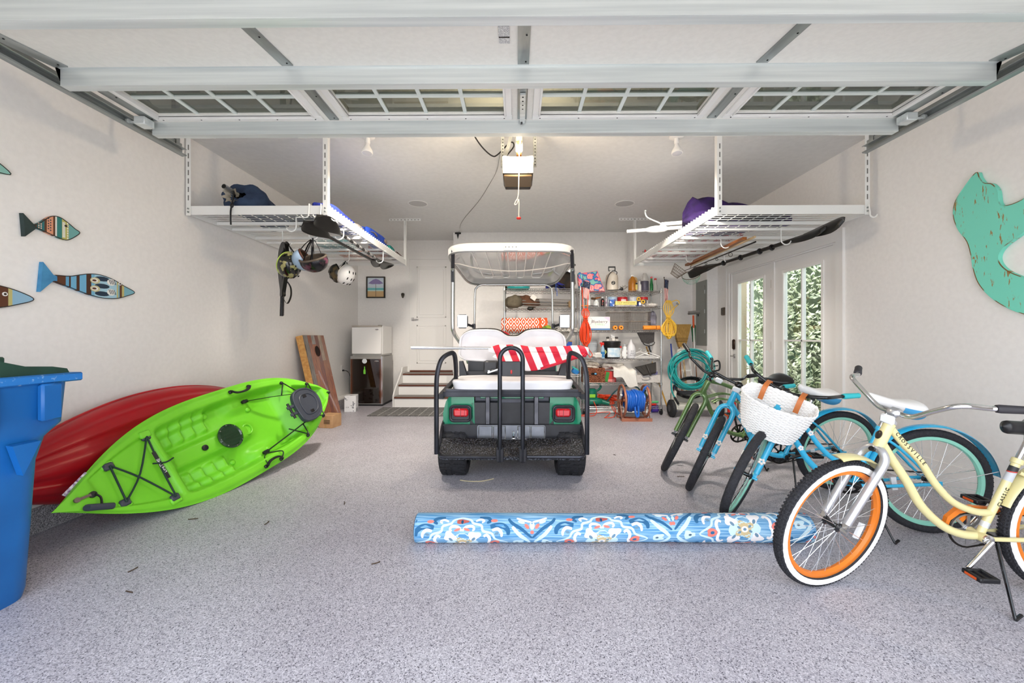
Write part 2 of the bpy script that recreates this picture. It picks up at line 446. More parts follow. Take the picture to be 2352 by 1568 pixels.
M_tread = noisy('stained_tread', '#6b3a22', '#54291a', 10, 0.35, stretch=(1, 8, 8))
M_treadtop = mat('grey_tread_top', '#8b8580', 0.6)
st = thing('entry_steps', 'three white steps with dark stained wood nosings up to the house door', 'steps', (-1.58, 7.0, 0))
for k, (y0, z) in enumerate(((6.555, .17), (6.80, .342), (7.05, .51))):
    x0 = -2.03
    obj('riser', MB().bb((x0, y0, 0 if k == 0 else (.17, .342)[k - 1]), (XJ - .004, y0 + .03, z - .022)), M_trim, st)
    yb = YB if k == 2 else (6.80, 7.05)[k] + .03
    obj('tread', MB().bb((x0, y0 - .022, z - .024), (XJ - .004, yb, z), bev=.005), M_tread, st)
    obj('tread_face', MB().bb((x0 + .002, y0 + .004, z), (XJ - .006, yb - .004 - .03 * (k < 2), z + .002)), M_treadtop, st)
sk = [(6.54, 0), (6.54, .19), (6.60, .26), (7.02, .56), (7.06, .62), (7.40, .62), (7.40, 0)]
obj('skirt_board', MB().prism(sk, frameM((-2.055, 0, 0), (0, 1, 0), (0, 0, 1)), .022), M_trim, st)
obj('threshold', MB().bb((dx0, YB - .05, .512), (dx1, YB - .013, .544), bev=.004), M_tread, st)

# ---------------------------------------------------------------- ceiling fittings
def flood(x, y, lab):
    t = thing('flood_lamp', lab, 'lamp', (x, y, ZC), group='ceiling flood lamps')
    obj('base', MB().lathe([(.062, 0), (.062, -.012), (.045, -.022), (.02, -.026), (0, -.026)], (x, y, ZC), n=24), M_white, t)
    d = Vector((.0, -.12, -1)).normalized(); p = Vector((x, y, ZC - .02))
    obj('socket', MB().lathe([(.02, 0), (.022, .05), (.02, .055)], p, d, 16), M_white, t)
    b = obj('bulb', MB().lathe([(.018, .055), (.02, .075), (.046, .12), (.05, .14), (.048, .148)], p, d, 20), M_white, t)
    obj('lens', MB().lathe([(.047, .146), (.03, .152), (0, .154)], p, d, 20), mat('bulb_lens', '#cfcdd2', 0.4), b)
    l = bpy.data.lights.new('rear_fill_spot', 'SPOT'); l.energy = REAR_FILL; l.spot_size = R(122); l.spot_blend = 1.0; l.shadow_soft_size = .12; l.color = (1, .91, .79)  # added spot to brighten the rear of the room; the bulb itself is unlit
    lo = bpy.data.objects.new('rear_fill_spot', l); COL.objects.link(lo); lo.location = p + d * .19; lo.rotation_euler = (R(36), 0, 0)
REAR_FILL = 235
flood(-1.34, 3.56, 'white ceiling flood bulb above the rack of helmets'); flood(1.43, 3.59, 'white ceiling flood bulb above the rack with the purple umbrella')
for x, y, lab in ((-1.34, 5.36, 'round grille speaker in the ceiling near the house door'), (1.45, 5.39, 'round grille speaker in the ceiling near the wire shelves')):
    t = thing('ceiling_speaker', lab, 'speaker', (x, y, ZC), group='ceiling speakers')
    obj('rim', MB().lathe([(.13, 0), (.132, -.006), (.12, -.008), (.12, 0)], (x, y, ZC), n=32), M_white, t)
    obj('grille', MB().lathe([(.12, -.004), (0, -.006)], (x, y, ZC), n=32), noisy('speaker_grille', '#cbc9c7', '#b9b7b5', 300, .7), t)
# ---------------------------------------------------------------- overhead garage door
DX0, DX1 = -2.415, 2.478; QW = (DX1 - DX0) / 4
M_panel = noisy('door_panel_white', '#efece5', '#eae7e0', 40, 0.5, bump=.03, bscale=200)
gd = thing('garage_door', 'white sectional garage door raised overhead with a row of windows', 'garage door', (0.03, 1.6, 2.5))
F3, F2, F1, F0 = (2.62, 2.58), (2.09, 2.57), (1.57, 2.50), (1.07, 2.33)
def sect(a, b, name, holes=None):
    ya, za = a; yb, zb = b; p = MB(); T = .045
    if not holes:
        p.add([(x, y, z + dz) for x in (DX0, DX1) for (y, z) in ((ya, za), (yb, zb)) for dz in (0, T)], [(0, 1, 3, 2), (4, 6, 7, 5), (0, 4, 5, 1), (2, 3, 7, 6), (0, 2, 6, 4), (1, 5, 7, 3)])
    else:
        z = (za + zb) / 2; lo, hi = yb, ya; h0, h1 = lo + .085, hi - .085
        p.bb((DX0, lo, z), (DX1, h0, z + T)); p.bb((DX0, h1, z), (DX1, hi, z + T))
        xs = [DX0] + [v for h in holes for v in h] + [DX1]
        for k in range(0, len(xs), 2): p.bb((xs[k], h0, z), (xs[k + 1], h1, z + T))
    return obj(name, p, M_panel, gd)
holes = [(DX0 + QW * k + .115, DX0 + QW * (k + 1) - .115) for k in range(4)]
sect((2.62, 2.575), (2.10, 2.575), 'window_section', holes); sect(F2, F1, 'section_panel'); sect(F1, F0, 'section_panel'); sect(F0, (.68, 2.0), 'section_panel')
zg = 2.575
for (a, b) in holes:
    y0, y1 = 2.185, 2.535; f = MB()
    for p, q in (((a - .05, y0 - .05), (b + .05, y0)), ((a - .05, y1), (b + .05, y1 + .05)), ((a - .05, y0), (a, y1)), ((b, y0), (b + .05, y1))):
        f.bb((p[0], p[1], zg - .012), (q[0], q[1], zg + .002), bev=.003)
    for p, q in (((a - .012, y0 - .012), (b + .012, y0)), ((a - .012, y1), (b + .012, y1 + .012)), ((a - .012, y0), (a, y1)), ((b, y0), (b + .012, y1))):
        f.bb((p[0], p[1], zg - .024), (q[0], q[1], zg - .002), bev=.003)
    wf = obj('window_frame', f, M_white, gd)
    ym = (y0 + y1) / 2
    for k in range(4):
        xa = a + (b - a) * k / 4; xb = a + (b - a) * (k + 1) / 4
        for (ya, yb) in ((y0, ym), (ym, y1)):
            obj('pane', MB().bb((xa, ya, zg + .014), (xb, yb, zg + .018)), M_glassd, wf)
        if k: obj('muntin', MB().bb((xa - .011, y0, zg + .006), (xa + .011, y1, zg + .03)), mat('muntin_green_white', '#dfe6e2', .4), wf)
    obj('muntin', MB().bb((a, ym - .011, zg + .005), (b, ym + .011, zg + .03)), MATS['muntin_green_white'], wf)
    sc_ = MB()
    for k in range(5):
        x = a + (b - a) * k / 4
        for y in (y1 + .032, y0 - .032): sc_.cyl((x, y, zg - .0135), (x, y, zg - .01), .005, n=8)
    obj('screw', sc_, M_hole, wf)
def strut(y, z, lab=None):
    """hat channel on the inside of a section: z is the bottom of the web"""
    prof = [(-.035, .088), (-.035, .083), (-.004, .083), (-.004, .004), (.03, .0), (.034, .012), (.038, .012), (.038, -.005), (-.008, -.004), (-.008, .088)]
    o = obj('strut', MB().prism([(a, b) for a, b in prof], frameM((DX0, y, z), (0, 1, 0), (0, 0, 1)), DX1 - DX0), M_galv, gd, smooth=0)
    rl = MB().cyl((DX0, y - .004, z), (DX1, y - .004, z), .0045, n=8); obj('rolled_edge', rl, M_galv, o)
    return o
for y, z in ((2.62, 2.495), (2.09, 2.484), (1.57, 2.413)): strut(y, z)
def stile(x, a, b, w=.055):
    (ya, za), (yb, zb) = a, b
    pa, pb = Vector((x, ya, za - .006)), Vector((x, yb, zb - .006))
    s = MB(); s.bar(pa, pb, w, .006)
    for sx in (-1, 1): s.bar(pa + Vector((sx * w / 2, 0, .004)), pb + Vector((sx * w / 2, 0, .004)), .003, .014)
    o = obj('stile', s, M_galvd, gd, smooth=0)
    hb = MB(); hp = pb.lerp(pa, .12)
    hb.box(hp + Vector((0, 0, -.006)), (.04, .09, .008)); hb.cyl(hp + Vector((0, .02, -.01)), hp + Vector((0, .02, -.022)), .008, n=6)
    obj('hinge', hb, M_galv, o)
    hs = MB()
    for t in (.06, .55): 
        q = pa.lerp(pb, t) + Vector((w * .22, 0, -.0045)); hs.cyl(q, q + Vector((0, 0, -.001)), .0045, n=8)
    obj('bolt_hole', hs, M_hole, o)
for k in range(5):
    x = DX0 + QW * k + (.035 if k == 0 else -.035 if k == 4 else 0); ww = .055 if 0 < k < 4 else .07
    stile(x, (2.585, 2.575), (2.115, 2.575), ww); stile(x, (2.055, 2.568), (1.61, 2.507), ww)
for sx, xe in ((-1, DX0), (1, DX1)):
    b = MB().box((xe - sx * .01, 2.545, 2.535), (.07, .075, .05), bev=.004).cyl((xe - sx * .04, 2.53, 2.53), (xe + sx * .10, 2.53, 2.53), .008)
    b.lathe([(.022, -.006), (.022, .006)], (xe + sx * .075, 2.53, 2.53), (1, 0, 0), 16)
    obj('roller_bracket', b, M_galv, gd)
lm = mat('paper_label', '#f2f1ee', .7)
ln = N(lm, 'ShaderNodeTexNoise', i_Scale=900.0); mp = N(lm, 'ShaderNodeMapping'); mp.inputs['Scale'].default_value = (.3, 1, 1)
L(lm, N(lm, 'ShaderNodeTexCoord').outputs['Object'], mp.inputs[0]); L(lm, mp.outputs[0], ln.inputs['Vector']); L(lm, ramp(lm, ln.outputs['Fac'], [(.42, '#55545c'), (.52, '#f2f1ee')]), bsdf(lm).inputs['Base Color'])
wl = MB(); q = Vector((-.06, 1.88, 2.538)); wl.bar(q + Vector((0, -.14, -.0185)), q, .05, .0015); o = obj('warning_label', wl, lm, gd, smooth=0)
bl = MB()
for t in (.02, .62): p = q + Vector((0, -.14 * (1 - t), -.0185 * (1 - t) - .0012)); bl.bar(p, p + Vector((0, .009, .0012)), .05, .0012)
obj('label_heading', bl, M_black, o, smooth=0)
# perforated arm bracket on the middle stile, seen under the opener arm
ab = MB().bar((.033, 2.30, 2.556), (.033, 2.60, 2.552), .032, .012)
o = obj('arm_bracket', ab, M_galv, gd)
hs = MB()
for k in range(7): hs.cyl((.033, 2.32 + .04 * k, 2.5492), (.033, 2.32 + .04 * k, 2.548), .005, n=8)
obj('bolt_hole', hs, M_hole, o)
# ---------------------------------------------------------------- tracks
for sx, x, lab in ((-1, -2.475, 'galvanised door track with hangers along the wall with wooden fish'), (1, 2.54, 'galvanised door track with hangers along the wall with the mermaid tail')):
    t = thing('door_track', lab, 'track', (x, 2.9, 2.5), group='garage door tracks')
    zt = 2.505; path = [(x, 2.955, zt), (x, .52, zt)] + [tuple(p) for p in arc((x, .52, zt - .38), .38, 90, 180, 8, (0, 1, 0), (0, 0, 1))] + [(x, .14, .02)]
    def chan(prof, nm, m):
        vs = []; fs = []; n = len(prof); P = [Vector(p) for p in path]
        for i, p in enumerate(P):
            tg = (P[min(i + 1, len(P) - 1)] - P[max(i - 1, 0)]).normalized(); up = Vector((0, -tg.z, tg.y)) * -1
            if up.z < 0 and abs(tg.y) > .5: up = -up
            for (u, v) in prof: vs.append(p + Vector((sx * u, 0, 0)) + up * v)
        for i in range(len(P) - 1):
            for k in range(n): fs.append((i * n + k, i * n + (k + 1) % n, (i + 1) * n + (k + 1) % n, (i + 1) * n + k))
        fs += [tuple(range(n)), tuple((len(P) - 1) * n + k for k in range(n))]
        return obj(nm, MB().add(vs, fs), m, t, smooth=0)
    chan([(.0, 0), (.03, -.004), (.034, .0), (.034, .05), (.0, .054), (-.006, .047), (-.003, .045), (.002, .050), (.030, .047), (.030, .003), (.002, .004), (-.003, .009), (-.006, .007)], 'track_rail', M_galvd)
    a = MB(); a.bb((x + sx * .036, .7, zt + .052), (x + sx * .076, 2.96, zt + .055)); a.bb((x + sx * .036, .7, zt + .055), (x + sx * .039, 2.96, zt + .095))
    a.bb((x + sx * .034, 1.0, zt + .0), (x + sx * .037, 2.96, zt + .06))
    o = obj('angle_iron', a, M_galvd, t, smooth=0)
    hs = MB()
    for k in range(9):
        for j in range(3): hs.cyl((x + sx * (.036), 1.15 + .2 * k + .025 * j, zt + .03), (x + sx * .0335, 1.15 + .2 * k + .025 * j, zt + .03), .005, n=6)
    obj('slot', hs, M_hole, o, kind='stuff')
    hg = MB(); hg.bb((x + sx * .03, 2.90, zt + .05), (x + sx * .033, 2.935, ZC)); hg.bb((x + sx * .03, 2.90, zt + .05), (x + sx * .065, 2.903, ZC))
    hg.bar((x + sx * .05, 2.91, zt + .1), (x + sx * .3, 2.91, ZC), .03, .003, (0, 1, 0)); hg.bb((x - sx * .15, 2.895, ZC - .035), (x + sx * .32, 2.90, ZC))
    o = obj('hanger', hg, M_galvd, t, smooth=0)
    hs = MB()
    for k in range(14):
        for dx in (.04, .055): hs.cyl((x + sx * dx, 2.8992, zt + .08 + .027 * k), (x + sx * dx, 2.8985, zt + .08 + .027 * k), .0045, n=6)
    obj('slot', hs, M_hole, o, kind='stuff')
# ---------------------------------------------------------------- opener
op = thing('garage_door_opener', 'ceiling garage door opener with lit lens, rail and hanging brackets', 'door opener', (.005, 3.28, 2.66))
M_lens = mat('opener_lens_lit', '#fff3e2', .5, emit='#ffd2a0', es=0.9)
def rr(w, h, r, n=5, cx=0, cy=0):
    out = []
    for (sx, sy, a) in ((1, 1, 0), (-1, 1, 90), (-1, -1, 180), (1, -1, 270)):
        for k in range(n + 1):
            b = R(a + 90 * k / n); out.append((cx + sx * (w / 2 - r) + r * math.cos(b), cy + sy * (h / 2 - r) + r * math.sin(b)))
    return out
lens = [(-.118, .0), (-.124, .13), (-.116, .142), (-.06, .134), (.07, .134), (.122, .142), (.13, .13), (.124, .0)]
obj('lens', MB().prism(lens, frameM((0.003, 3.30, 2.49), (1, 0, 0), (0, 0, 1)), .055), M_lens, op)
mh = MB().bb((-.113, 3.262, 2.472), (.124, 3.53, 2.49), bev=.008)
obj('motor_housing', mh, mat('opener_brown', '#5a4a36', .45), op)
obj('housing_lip', MB().bb((-.106, 3.50, 2.462), (.117, 3.54, 2.478), bev=.006).bb((-.118, 3.245, 2.486), (.13, 3.52, 2.495), bev=.003), M_black, op)
obj('top_housing', MB().bb((-.1, 3.31, 2.49), (.11, 3.56, 2.63), bev=.02), mat('opener_grey', '#8a847a', .5), op)
hs = MB()
for k in range(9): hs.box((-.06 + .0165 * k, 3.2995 - .056, 2.515), (.004, .002, .016))
obj('vent_slot', hs, mat('lens_slot', '#5a3a20', .6), op)
obj('rail', MB().bb((-.006, .06, 2.655), (.036, 3.45, 2.70)), mat('opener_rail', '#b58a5a', .35, .7), op, smooth=0)
obj('trolley', MB().box((.015, 3.12, 2.655), (.055, .12, .06), bev=.008).cyl((.015, 3.12, 2.63), (.015, 3.12, 2.59), .008), M_galv, op)
obj('door_arm', MB().bar((.028, 2.58, 2.55), (.02, 3.1, 2.645), .012, .018), M_black, op, smooth=0)
for x in (-.125, .15):
    b = MB().bb((x - .014, 3.39, 2.60), (x + .014, 3.393, ZC)).bb((x - .014, 3.39, 2.60), (x - .011, 3.415, ZC)); o = obj('hanging_bracket', b, M_galvd, op, smooth=0)
    hs = MB()
    for k in range(13): hs.cyl((x + .002, 3.3885, 2.62 + .027 * k), (x + .002, 3.3895, 2.62 + .027 * k), .005, n=6)
    obj('bolt_hole', hs, M_hole, o)
obj('ceiling_bar', MB().bb((-.2, 3.385, ZC - .035), (.23, 3.388, ZC)).bb((-.2, 3.385, ZC - .004), (.23, 3.42, ZC)), M_galvd, op, smooth=0)
obj('brace', MB().bar((-.115, 3.386, 2.64), (-.03, 3.386, ZC - .02), .028, .003, (0, 1, 0)), M_galvd, op, smooth=0)
M_rope = mat('cream_rope', '#e9dccd', .8)
rp_ = spline([(.015, 3.12, 2.60), (.013, 3.125, 2.4), (.007, 3.13, 2.26), (-.012, 3.13, 2.22), (-.02, 3.13, 2.195), (-.002, 3.13, 2.20), (.010, 3.13, 2.235), (.014, 3.13, 2.20), (.012, 3.13, 2.12), (.013, 3.13, 2.095)], 6)
obj('release_rope', MB().tube(rp_, .004, 6), M_rope, op); obj('release_handle', MB().box((.012, 3.13, 2.088), (.035, .014, .022), bev=.006), mat('red_plastic', '#c8281f', .4), op)
obj('power_cord', MB().tube(spline([(-.105, 3.42, 2.62), (-.10, 3.43, 2.70), (-.03, 3.44, 2.80), (-.06, 3.45, 2.84), (-.17, 3.46, 2.74), (-.22, 3.46, 2.73), (-.30, 3.46, 2.80), (-.37, 3.46, 2.90), (-.38, 3.46, ZC)], 6), .006, 6), M_black, op)
obj('sensor_wire', MB().tube(spline([(-.13, 3.55, 2.66), (-.16, 3.75, 2.90), (-.22, 4.3, ZC - .004), (-.36, 4.8, ZC - .004), (-.52, 5.3, ZC - .004), (-.86, 6.2, ZC - .004), (-1.0, YR - .01, ZC - .004), (-1.02, YR - .01, ZC - .1)], 5), .003, 5), mat('grey_wire', '#8c8880', .6), op)
one('wire_bracket', MB().bb((-1.07, YR - .02, 2.93), (-.97, YR - .001, 2.955)).prism([(-.02, 0), (.02, 0), (.0, -.09)], frameM((-1.02, YR - .001, 2.935), (1, 0, 0), (0, 0, 1)), .02), M_black, 'small black bracket at the corner where wall meets ceiling', 'bracket')
ll = bpy.data.lights.new('opener_lamp', 'POINT'); ll.energy = 24; ll.color = (1, .80, .55); ll.shadow_soft_size = .06
lo = bpy.data.objects.new('opener_lamp', ll); COL.objects.link(lo); lo.location = (.005, 3.10, 2.50)

# ================================================================ soft shapes
def soft(c, r, rot=None, e=0.5, amp=0.0, seed=0, nu=28, nv=18, freq=2.2, wr=0.0):
    """rounded pillow / bag: superellipsoid with lumpy folds"""
    rd = random.Random(seed); ph = [rd.uniform(0, 6.28) for _ in range(9)]
    M = rot if rot is not None else Matrix.Identity(3); c = Vector(c)
    sg = lambda v, p: math.copysign(abs(v) ** p, v)
    def fn(i, j):
        a = 2 * PI * i; b = -PI / 2 + PI * j
        x = sg(math.cos(b), e) * sg(math.cos(a), e); y = sg(math.cos(b), e) * sg(math.sin(a), e); z = sg(math.sin(b), e)
        k = 1 + amp * (math.sin(freq * 2 * x + ph[0]) * math.cos(freq * 1.7 * y + ph[1]) + math.sin(freq * 3.1 * z + ph[2] + x * 2) * .6 + .5 * math.sin(freq * 4.3 * x + 3 * y + ph[3]))
        k += wr * math.sin(freq * 9 * (x + .6 * y) + ph[4] + 3 * z)
        return c + M @ Vector((x * r[0] * k, y * r[1] * k, z * r[2] * k))
    return MB().grid(fn, nu, nv, cu=True)
def rz(a, b=0, c=0): return Matrix.Rotation(a, 3, 'Z') @ Matrix.Rotation(b, 3, 'Y') @ Matrix.Rotation(c, 3, 'X')
def fab(name, c1, c2, sc=14, **k): return noisy(name, c1, c2, sc, 0.85, bump=.25, bscale=60, **k)

# ================================================================ ceiling storage racks
def rack(XA, XB, z0, lab, bars, inner):
    Y0, Y1 = 3.53, 6.05; z1 = z0 + .078
    t = thing('ceiling_rack', lab, 'storage rack', ((XA + XB) / 2, (Y0 + Y1) / 2, z1), group='ceiling storage racks')
    def beam(p, q, sx=0, sy=0):
        b = MB(); a_, b_ = Vector(p), Vector(q)
        b.bb((a_.x, a_.y, z0), (b_.x, b_.y, z1)); return obj('side_beam', b, M_powder, t)
    beam((XA, Y0, 0), (XB, Y0 + .012, 0)); beam((XA, Y1 - .012, 0), (XB, Y1, 0)); beam((XA, Y0 + .013, 0), (XA + .012, Y1 - .013, 0)); beam((XB - .012, Y0 + .013, 0), (XB, Y1 - .013, 0))
    for (x, sx) in ((XA, 1), (XB, -1)):
        for (y, sy) in ((Y0, 1), (Y1, -1)):
            yo = y - sy * .004; xo = x - sx * .004
            p = MB().bb((min(xo, xo + sx * .042), yo - .003, z0 - .008), (max(xo, xo + sx * .042), yo, ZC)).bb((xo - .0015, min(yo, yo + sy * .04), z0 - .008), (xo + .0015, max(yo, yo + sy * .04), ZC))
            po = obj('post', p, M_powder, t, smooth=0)
            hs = MB(); k = 0; z = z1 + .07
            while z < ZC - .08: hs.box((xo + sx * .022, yo - .0035, z), (.009, .002, .045)); z += .075
            if sy > 0: obj('slot', hs, mat('slot_grey', '#6f6d6a', .8), po, kind='stuff')
            bt = MB()
            for dz in (.022, .052): bt.cyl((xo + sx * .022, yo - .003, z0 + dz), (xo + sx * .022, yo - .01, z0 + dz), .008, n=8)
            obj('bolt', bt, M_galvd, po)
            cb = MB().bb((x + sx * .02 - .24, y - .004, ZC - .035), (x + sx * .02 + .24, y, ZC)); cb.bb((x + sx * .02 - .24, y, ZC - .003), (x + sx * .02 + .24, y + .035, ZC))
            if x + sx * .02 - .24 < XL: cb = MB().bb((XL + .01, y - .004, ZC - .035), (x + .26, y, ZC))
            if x + sx * .02 + .24 > XR: cb = MB().bb((x - .26, y - .004, ZC - .035), (XR - .01, y, ZC))
            co = obj('ceiling_bracket', cb, M_powder, t, smooth=0)
            hs = MB()
            for k in range(9):
                xx = x + sx * .02 - .21 + .052 * k
                if XL + .02 < xx < XR - .02: hs.box((xx, y - .0045, ZC - .018), (.022, .002, .008))
            obj('slot', hs, MATS['slot_grey'], co, kind='stuff')
    for y in bars: obj('cross_bar', MB().bb((XA + .013, y - .014, z0 + .004), (XB - .013, y + .014, z0 + .03)), M_powder, t)
    wd_ = MB(); zt = z0 + .036
    n = 23
    for k in range(n): 
        x = XA + .05 + (XB - XA - .1) * k / (n - 1) if False else None
    y = Y0 + .04
    while y < Y1 - .03:
        wd_.cyl((XA + .012, y, zt), (XB - .012, y, zt), .0035, n=5); 
        wd_.cyl((inner, y, z1 - .006), (inner, y, z1 + .012), .008, n=6); y += .062
    x = XA + .06
    while x < XB - .03: wd_.cyl((x, Y0 + .012, zt + .006), (x, Y1 - .012, zt + .006), .003, n=5); x += .105
    obj('wire_deck', wd_, M_powder, t, kind='stuff')
    return t
BARS = (3.88, 4.09, 4.45, 4.66, 5.03, 5.24, 5.58, 5.80)
ZL, ZR_ = 2.247, 2.238
rack(-2.95, -1.69, ZL, 'white steel ceiling rack over the kayaks, helmets hung beneath', BARS, -1.696)
rack(1.765, 3.09, ZR_, 'white steel ceiling rack over the bicycles with black paddles beneath', BARS, 1.771)
def hook(p, drop, w, dirx, lab, z=None, axis=(1, 0, 0)):
    """U utility hook: p = stem top on the rack, U of width w opening up"""
    x, y, zt = p; u = Vector(axis) * dirx; r = w / 2; c = Vector((x, y, zt - drop + r)) + u * r
    path = [Vector((x, y, zt)) - u * .04, Vector((x, y, zt)), Vector((x, y, c.z))] + arc(c, r, 180, 345, 10, u, (0, 0, 1))
    return one('utility_hook', MB().tube(path, .0055, 8), M_powder, lab, 'hook', 'white utility hooks on the racks')
hook((-2.43, 4.1, ZL + .004), .155, .095, 1, 'white hook carrying the tennis rackets'); hook((-2.04, 3.885, ZL + .004), .14, .085, 1, 'white hook carrying two bicycle helmets by their straps')
hook((-2.02, 3.62, ZL + .002), .13, .09, -1, 'empty white hook under the rack just behind its front beam'); hook((-1.72, 3.93, ZL + .004), .13, .09, -1, 'white hook holding the paddle near its front blade')
hook((-2.14, 5.05, ZL + .004), .14, .09, -1, 'white hook carrying the white helmet'); hook((-1.71, 5.06, ZL + .004), .15, .09, -1, 'white hook holding the paddle near the house door')
for x, lab in ((-1.86, 'empty white hook over the front beam, farther from the post'), (-1.755, 'empty white hook over the front beam, beside the post')):
    path = [(x + .015, 3.55, 2.28), (x + .015, 3.55, 2.33), (x + .015, 3.515, 2.335), (x + .012, 3.51, 2.24)] + arc((x - .02, 3.51, 2.245), .034, 0, -165, 8, (1, 0, 0), (0, 0, 1))
    one('utility_hook', MB().tube(path, .006, 8), M_powder, lab, 'hook', 'white utility hooks on the racks')
path = [(-1.70, 3.57, 2.29), (-1.70, 3.57, 2.335), (-1.683, 3.57, 2.335), (-1.678, 3.57, 2.24)] + arc((-1.635, 3.57, 2.24), .043, 180, 355, 8)
one('utility_hook', MB().tube(path, .005, 8), M_powder, 'empty white hook on the side beam of the helmet rack', 'hook', 'white utility hooks on the racks')
path = [(3.075, 3.54, 2.27), (3.075, 3.51, 2.315), (3.075, 3.50, 2.23)] + arc((3.105, 3.50, 2.23), .032, 180, 350, 8)
one('utility_hook', MB().tube(path, .006, 8), M_powder, 'empty white hook on the corner post by the mermaid tail wall', 'hook', 'white utility hooks on the racks')
hook((2.62, 3.98, ZR_), .165, .10, 1, 'white hook holding the paddles near their large blades'); hook((2.56, 4.95, ZR_), .16, .09, 1, 'white hook holding the paddles near the electrical panel')
hook((2.25, 4.42, ZR_), .10, .10, 1, 'white hook holding the wooden net handle'); hook((2.24, 5.3, ZR_), .09, .09, 1, 'white hook holding the net handle near the net')

# ---------------------------------------------------------------- paddles
def paddle(a, b, lab, m, ferr=True, tws=(.5, -.4), nrm=(0, 0, 1), bl=.42, bw=.085, blades=(1, 1), lift=0):
    a, b = Vector(a), Vector(b); d = (b - a).normalized()
    t = thing('kayak_paddle', lab, 'paddle', (a + b) / 2, group='black kayak paddles')
    obj('shaft', MB().tube([a + d * bl * .8 * blades[0], b - d * bl * .8 * blades[1]], .0155, 12), m, t)
    for on, p, dd, tw in ((blades[0], a, -d, tws[0]), (blades[1], b, d, tws[1])):
        if not on: continue
        root_ = p - dd * bl; u = dd.cross(Vector(nrm)).normalized(); u = Quaternion(dd, tw) @ u; n_ = dd.cross(u)
        def fn(i, j):
            s_ = i; w_ = .016 + (bw - .016) * math.sin(min(1, s_ * 1.25 + .02) * PI / 2) if s_ < .75 else bw * math.sqrt(max(0.0, 1 - ((s_ - .75) / .25) ** 2)) * .999 + .001
            q = 2 * PI * j; cx = math.cos(q); sy = math.sin(q)
            return root_ + dd * (bl * s_) + u * (w_ * cx) + n_ * (sy * (.015 * (1 - s_) + .004) + .03 * (cx ** 2) * s_ - .04 * s_ * s_)
        obj('blade', MB().grid(fn, 18, 20, cv=True), m, t)
    if ferr:
        L_ = (b - a).length
        for f in (.28, .36, .44, .52, .6, .66): obj('grip_sleeve', MB().cyl(a + d * L_ * f, a + d * L_ * (f + .035), .0175, n=12), mat('paddle_grey', '#8b8b8b', .4), t)
    return t
M_pad = mat('paddle_black', '#1b1a18', .35)
paddle((-1.735, 3.46, 2.19), (-1.765, 5.52, 2.11), 'black and grey kayak paddle hung under the helmet rack along its side beam', M_pad)
paddle((-1.86, 3.48, 2.145), (-1.83, 5.42, 2.125), 'black kayak paddle tucked behind the grey banded paddle', M_pad, ferr=False)
paddle((2.84, 3.47, 2.15), (2.56, 5.65, 2.09), 'black kayak paddle with broad blade over the glazed doors, upper of two', M_pad, ferr=False, tws=(1.0, -.9))
p = paddle((2.80, 3.62, 2.125), (2.47, 5.72, 2.06), 'black kayak paddle with rubber drip rings over the glazed doors, lower of two', M_pad, ferr=False, tws=(.75, -1.2))
for f in (.30, .38, .52, .66):
    c = Vector((2.80, 3.62, 2.125)).lerp(Vector((2.47, 5.72, 2.06)), f); obj('drip_ring', MB().torus(c, (-.157, .987, -.03), .022, .012, 16, 8), M_black, p)
# ---------------------------------------------------------------- net, wooden poles, rod on the same side
M_wood = noisy('varnished_wood', '#a2642f', '#7d4520', 6, .35, stretch=(12, 1, 12))
M_pale = noisy('pale_wood', '#d9bf97', '#c6a67a', 6, .5, stretch=(12, 1, 12))
t = thing('crab_scoop', 'crab scoop net with wire basket and varnished wooden handle under the rack', 'net', (2.33, 5.0, 2.17))
obj('handle', MB().bar((2.34, 4.12, 2.17), (2.35, 5.55, 2.155), .045, .03), M_wood, t)
M_wire = mat('rusty_wire', '#7a6a58', .5, .6)
bk = MB(); c = Vector((2.30, 5.62, 2.13)); ax = Vector((-.55, .35, -.75)).normalized(); u_, v_ = basis(ax)
for k in range(5):
    rr_ = .105 - .012 * k; bk.torus(c + ax * .035 * k, ax, rr_, .0025, 28, 5)
for k in range(22):
    a = 2 * PI * k / 22; e = u_ * math.cos(a) + v_ * math.sin(a); bk.cyl(c + e * .105, c + ax * .14 + e * .057, .0018, n=4)
for k in range(-3, 4): bk.cyl(c + ax * .14 + u_ * .017 * k - v_ * .055, c + ax * .14 + u_ * .017 * k + v_ * .055, .0015, n=4)
obj('wire_basket', bk, M_wire, t, kind='stuff')
t = thing('landing_net', 'pale handled landing net with green mesh beside the crab scoop', 'net', (2.42, 5.0, 2.16))
obj('handle', MB().cyl((2.42, 4.08, 2.175), (2.40, 5.52, 2.15), .013), M_pale, t)
c = Vector((2.45, 5.64, 2.03)); ax = Vector((.35, .5, -.8)).normalized()
obj('hoop', MB().torus(c, ax, .12, .004, 32, 6).cyl((2.40, 5.5, 2.15), c + Vector((-.03, -.05, .10)), .005), M_wire, t)
nm = mat('green_net', '#8fc4ae', .7); u_, v_ = basis(ax); nb = MB(); rd = random.Random(5)
ring = lambda k, m: c + ax * (.13 * (1 - (1 - m / 5) ** 2) if False else .025 * m) + (u_ * math.cos(2 * PI * k / 18) + v_ * math.sin(2 * PI * k / 18)) * (.12 * math.sqrt(max(.05, 1 - (m / 5.5) ** 2)))
for m in range(5):
    for k in range(18):
        nb.tube([ring(k, m), ring(k + .5 + rd.uniform(-.2, .2), m + 1), ], .0012, 4, cap=False); nb.tube([ring(k + 1, m), ring(k + .5 + rd.uniform(-.2, .2), m + 1)], .0012, 4, cap=False)
obj('mesh_bag', nb, nm, t, kind='stuff')
t = thing('fishing_rod', 'thin black fishing rod with line rings under the wooden net handle', 'fishing rod', (2.37, 5.0, 2.12))
